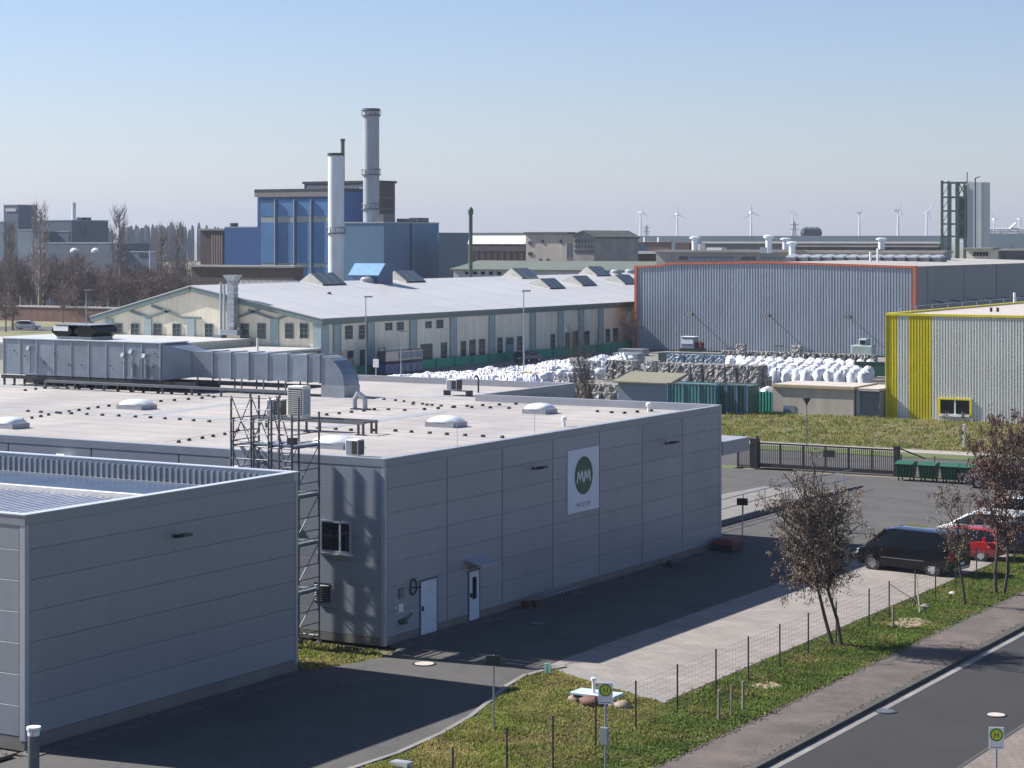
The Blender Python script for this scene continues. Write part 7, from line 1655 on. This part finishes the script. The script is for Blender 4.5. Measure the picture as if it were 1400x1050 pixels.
# ================================================================ TREES
def grow(seed, h, r0, n_main, up, levels, first=0.25, tw=3, spreadr=0.5, droop=0.0, lens=(0.45,0.6), fork=1):
    rr = random.Random(seed); q = MB(); tips = []
    def branch(p, d, L, r, lev):
        n = 4 if lev == 0 else 3; sides = 6 if r > 0.05 else (4 if r > 0.015 else 3)
        for k in range(n):
            d2 = (d + Vector((rr.gauss(0,.12),rr.gauss(0,.12),rr.gauss(0,.08)+(up if lev else 0.02)*0.3-droop*lev*0.1))).normalized()
            p2 = p + d2*L/n; ra = r*(1-0.75*k/n); rb_ = r*(1-0.75*(k+1)/n)
            q.cyl(p, p2, ra, rb_, sides, cap=False)
            if lev < levels and (lev or (k+1)/n > first):
                m = n_main if lev == 0 else tw
                for _ in range(m if rr.random() < 0.9 else m-1):
                    a = rr.uniform(0,2*math.pi); side = Vector((math.cos(a),math.sin(a),0)); t = rr.uniform(0,1)
                    dd = (d2*(0.9+up)+side*spreadr*rr.uniform(0.7,1.4)+Vector((0,0,up*0.6))).normalized()
                    branch(p+(p2-p)*t, dd, L*rr.uniform(*lens), rb_*0.6+0.002, lev+1)
            p = p2; d = d2
            if lev >= levels-1: tips.append((p.copy(), d.copy()))
        if lev == levels: tips.append((p.copy(), d.copy()))
    for f in range(fork):
        a = f*math.pi+0.3; branch(Vector((0.18*math.cos(a)*(fork>1),0.18*math.sin(a)*(fork>1),-0.1)), Vector((0.10*math.cos(a)*(fork>1),0.10*math.sin(a)*(fork>1),1)), h, r0, 0)
    return q, tips
def crown_tree(seed, h0, cz, rx, rz, r0, off=(0,0), trunks=1, prim=16, sec=5, ter=4, splay=0.25, twig_r=0.006):
    """trunks from the ground, limbs reaching to an uneven ellipsoid crown (centre off,cz; radii rx,rz)"""
    rr = random.Random(seed); q = MB(); tips = []
    def curve(a, b, r_a, r_b, n, sag=0.0, sides=4):
        a = Vector(a); b = Vector(b); L = (b-a).length; prev = a; pts = [a]
        for k in range(1,n+1):
            t = k/n; p_ = a.lerp(b,t)+Vector((rr.gauss(0,.03),rr.gauss(0,.03),0))*L*(k<n)+Vector((0,0,sag*L*math.sin(math.pi*t)))
            q.cyl(prev, p_, r_a+(r_b-r_a)*(k-1)/n, r_a+(r_b-r_a)*t, sides, cap=False); prev = p_; pts.append(p_)
        return pts
    def env(f0=0.55, f1=1.0, up=None):
        while True:
            v = Vector((rr.gauss(0,1),rr.gauss(0,1),rr.gauss(0,1))).normalized()
            if up is None or v.z > up: break
        f = rr.uniform(f0,f1)*(1+0.13*math.sin(v.x*5+seed)+0.12*math.sin(v.z*6+v.y*4+seed))
        return Vector((off[0]+v.x*rx*f, off[1]+v.y*rx*f, cz+v.z*rz*f))
    for t in range(trunks):
        a = 2*math.pi*t/trunks+0.6; s = 0.16 if trunks > 1 else 0
        base = Vector((s*math.cos(a), s*math.sin(a), -0.1))
        mid = Vector((off[0]*0.55+splay*math.cos(a)*(trunks>1), off[1]*0.55+splay*math.sin(a)*(trunks>1), h0))
        top = Vector((off[0]+splay*2*math.cos(a)*(trunks>1), off[1]+splay*2*math.sin(a)*(trunks>1), cz+rz*0.75))
        tr = curve(base, mid, r0, r0*0.75, 2, 0, 7); tr2 = curve(tr[-1], top, r0*0.72, r0*0.12, 7, 0, 6)
        for k in range(prim//trunks):
            st = tr2[min(6,int(rr.random()**1.3*6))]; e = env(0.7,1.0)
            if e.z < st.z-0.4: st = tr2[0]
            br_ = curve(st, e, r0*0.28, twig_r*1.6, 5, 0.10, 4)
            tips.append(e)
            for m in range(sec):
                s2 = br_[rr.randrange(1,5)]; e2 = s2.lerp(env(0.45,1.0), rr.uniform(0.25,0.5)); b2 = curve(s2, e2, twig_r*2, twig_r, 3, 0.06, 3); tips.append(e2)
                for w in range(ter):
                    s3 = b2[rr.randrange(1,4)]; dv = (s3-Vector((off[0],off[1],cz-rz*0.3))).normalized()*rr.uniform(0.1,0.3)*rx+Vector((rr.gauss(0,.12),rr.gauss(0,.12),rr.gauss(0.05,.1)))*rx
                    e3 = s3+dv; curve(s3, e3, twig_r, twig_r*0.5, 2, 0, 3); tips.append(e3)
    return q, tips
def foreground_tree(seed, x, y, label, leafm, nleaf, leafsize=0.05, **kw):
    r_ = root('tree', (x,y,0), label, 'tree')
    q, tips = crown_tree(seed, **kw); o = q.build('trunk', bark); o.parent = r_
    rr = np.random.default_rng(seed); T = np.array([tuple(t) for t in tips]); per = 14
    idx = rr.integers(0,len(T),nleaf//per); c = T[idx]
    cen = np.repeat(c,per,0)+rr.normal(0,0.075,(len(c)*per,3)); cen[:,2] -= np.abs(rr.normal(0,0.13,len(cen)))
    a = rr.uniform(0,2*np.pi,len(cen)); tl = rr.uniform(-.6,.6,len(cen)); s = leafsize*rr.uniform(0.6,1.5,len(cen))
    u = np.stack([np.cos(a),np.sin(a),tl],1)*s[:,None]; v_ = np.stack([-np.sin(a)*.35,np.cos(a)*.35,-np.ones(len(a))],1)*s[:,None]*1.3
    V = np.stack([cen-u*.45,cen+v_*.5-u*.1,cen+u*.45,cen-v_*.5],1).reshape(-1,3); nf = len(cen)
    me = bpy.data.meshes.new('seed_clusters'); me.vertices.add(len(V)); me.vertices.foreach_set('co',V.ravel()); me.loops.add(nf*4); me.loops.foreach_set('vertex_index',np.arange(nf*4)); me.polygons.add(nf)
    me.polygons.foreach_set('loop_start',np.arange(0,nf*4,4)); me.update(calc_edges=True); me.materials.append(leafm)
    o = bpy.data.objects.new('crown', me); COL.objects.link(o); o.parent = r_; o['kind'] = 'stuff'
    return r_
def camoff(right, away=0.0): return (RX*right+DX*away, RY*right+DY*away)
x,y = P(1145,882); foreground_tree(21,x,y,'two stemmed tree full of brown seed clusters on the verge left of the van',seed_a,19000,0.045,h0=2.0,cz=4.4,rx=2.3,rz=2.45,r0=0.075,off=camoff(-0.95),trunks=2,prim=40,sec=7,ter=3,splay=0.18,twig_r=0.011)
x,y = P(1320,827); foreground_tree(22,x,y,'thin sparse tree right of the black van',seed_a,2600,0.045,h0=1.6,cz=3.5,rx=1.25,rz=1.5,r0=0.06,off=camoff(-0.45),prim=10,sec=4,ter=2)
x,y = P(1367,812); foreground_tree(23,x,y,'red brown tree with dense crown at the right picture edge',seed_b,18000,0.052,h0=2.1,cz=5.1,rx=2.5,rz=3.2,r0=0.08,off=camoff(0.2),trunks=2,prim=26,sec=6,ter=3,splay=0.2)
x,y = P(1440,800); foreground_tree(26,x,y,'brown crowned tree cut off by the right picture edge',seed_b,16000,0.052,h0=2.4,cz=6.0,rx=2.2,rz=3.0,r0=0.085,off=(0,0),prim=24,sec=5,ter=3)
# bare bush behind the roof corner
def bare(name, seed, h, r0, nm, up, sp, m_, levels=3, tw=3, first=0.1, lens=(0.4,0.6)):
    q, t = grow(seed, h, r0, nm, up, levels, first, tw, sp, 0, lens); return q.mesh(name, m_)
bush = bare('bush', 31, 4.6, 0.06, 5, 0.5, 0.6, twig, 3, 3, 0.0)
def placetree(me, x, y, s, rz, label, group=None, name='bare_tree', z=0, sz=None):
    o = bpy.data.objects.new(name, me); COL.objects.link(o); o.location=(x,y,z); o.rotation_euler=(0,0,rz); o.scale=(s,s,sz or s); return tag(o,label,'tree',group)
x,y = P(806,585); placetree(bush,x,y,1.25,0,'bare bush rising behind the far roof corner before the bales',name='bare_bush')
x,y = P(790,580); placetree(bush,x,y,0.9,2,'smaller bare bush left of the one behind the roof corner',name='bare_bush')
# poplars
def poplar_mesh(seed, h=20.0, w=1.5):
    rr = random.Random(seed); q = MB(); q.cyl((0,0,-0.2),(0.1,0,h*0.5),0.26,0.15,6,cap=False).cyl((0.1,0,h*0.5),(0,0.1,h),0.15,0.02,5,cap=False)
    for k in range(95):
        z = h*(0.12+0.82*(k/95)); a = rr.uniform(0,2*math.pi); R_ = w*(0.35+0.75*math.sin(math.pi*min(1,(z/h)*0.8+0.1)))*rr.uniform(0.5,1.1); L = rr.uniform(2.2,4.2)*(1.1-0.5*z/h)
        p0 = Vector((0,0,z)); p1 = p0+Vector((math.cos(a)*R_*0.7,math.sin(a)*R_*0.7,L*0.4)); p2 = p0+Vector((math.cos(a)*R_,math.sin(a)*R_,L))
        q.cyl(p0,p1,0.06,0.045,3,cap=False); q.cyl(p1,p2,0.045,0.02,3,cap=False)
        for m in range(6):
            s = p0.lerp(p1,rr.random()) if m < 2 else p1.lerp(p2,rr.random()); e = s+Vector((rr.gauss(0,.28),rr.gauss(0,.28),rr.uniform(0.6,1.5))); q.cyl(s,e,0.028,0.012,3,cap=False)
    return q.mesh('poplar', poplar_m)
pops = [poplar_mesh(50), poplar_mesh(51,20,1.25)]
for k,(u,vt,D,s,lab) in enumerate([(54,272,412,1.0,'tall bare poplar in front of the factory tower'),(12,300,405,0.9,'bare poplar at the left picture edge'),(164,277,432,1.0,'tall pale bare poplar above the low grey factory'),(221,303,420,0.9,'left of the two bare poplars beside the brown tower'),(242,300,418,0.9,'right of the two bare poplars beside the brown tower')]):
    x,y = aD(u,D); hh = Z(vt,D); placetree(pops[k%2],x,y,1.45 if k in (0,2) else 1.2,k*1.3,lab,name='poplar',sz=hh/21)
# brush belt
br = []
for i in range(4):
    q, _t = crown_tree(70+i, 2.0, 4.4, 2.6, 2.7, 0.13, trunks=1+i%2, prim=16, sec=6, ter=5, twig_r=0.016); br.append(q.mesh('brush_tree', brush))
rb_ = random.Random(12); nbt = 0
for k in range(96):
    u = -20+ (k%48)*7.4+rb_.uniform(-4,4); D = rb_.uniform(440,466) if k >= 38 else rb_.uniform(408,440)
    if u > 270: D = rb_.uniform(335,400)
    x,y = aD(u,D); vt = (336 if u < 110 else 345)+rb_.uniform(-8,26)+(10 if u>270 else 0)+(10 if u>310 else 0); hh = max(4,Z(vt,D)); s = hh/7
    placetree(br[k%4],x,y,s*0.8*rb_.uniform(.95,1.3),rb_.uniform(0,6),'bare tree in the %s rank of the thicket, %s' % ('rear' if k >= 48 else 'front', ['at the left picture edge','below the factory tower','between the two left poplars','below the middle of the grey factory','around the tall pale poplar','left of the twin poplars','around the twin poplars','before the brown tower','before the low brown row'][max(0,min(8,int((u+20)/40)))]),'thicket of bare trees at left',sz=s*0.85)
for k,(u,D,s,lab) in enumerate([(8,345,1.0,'small bare tree on the dry grass at the left edge'),(18,352,1.15,'bare tree before the brick wall, near the white car'),(86,385,1.2,'bare tree before the middle of the brick wall'),(97,388,1.05,'slimmer bare tree right beside another before the brick wall'),(140,385,1.1,'bare tree before the right end of the brick wall')]):
    x,y = aD(u,D); placetree(br[k%3],x,y,s,k*2.1,lab)
x,y = aD(605,300); placetree(br[0],x,y,1.0,1,'bare brush at the right foot of the blue grey plant',sz=1.0)
# small tree by steel tower, trees by right horizon
x,y = aD(1308,345); o = placetree(br[1],x,y,0.75,2,'bare greenish tree at the foot of the steel tower',sz=1.35)
for k,(u,D,lab) in enumerate([(1368,480,'reddish bare tree right of the clad shaft'),(1385,470,'second reddish bare tree right of the clad shaft'),(1200,520,'bare tree before the horizon warehouse, middle'),(1140,560,'bare tree before the horizon warehouse, left')]):
    x,y = aD(u,D); placetree(br[k%3],x,y,1.7,k,lab,sz=2.0)
for k,u in enumerate((858,866)):
    x,y = aD(u,282); placetree(br[k],x,y,0.7,k,['bare ivy tree at the end of the cream hall wall','bare tree against the orange edge of the warehouse'][k],sz=0.85)
for k,u in enumerate((462,470)):
    x,y = aD(u,222); placetree(br[k],x,y,0.5,k,['bare shrub at the cream hall corner, left','bare shrub at the cream hall corner, right'][k],sz=0.5,name='bare_shrub')

# ================================================================ HAZE
hzm = bpy.data.materials.new('haze'); hzm.use_nodes = True; t = hzm.node_tree; t.nodes.clear()
pv = t.nodes.new('ShaderNodeVolumePrincipled'); pv.inputs['Density'].default_value = 0.00016; pv.inputs['Color'].default_value = (0.50,0.56,0.70,1); pv.inputs['Anisotropy'].default_value = 0.2
ou = t.nodes.new('ShaderNodeOutputMaterial'); t.links.new(pv.outputs[0], ou.inputs['Volume'])
tag(MB().box(-7500,-60,-1.2,1500,7500,128).build('haze', hzm), 'thin pale haze over the whole works', 'haze', kind='stuff')
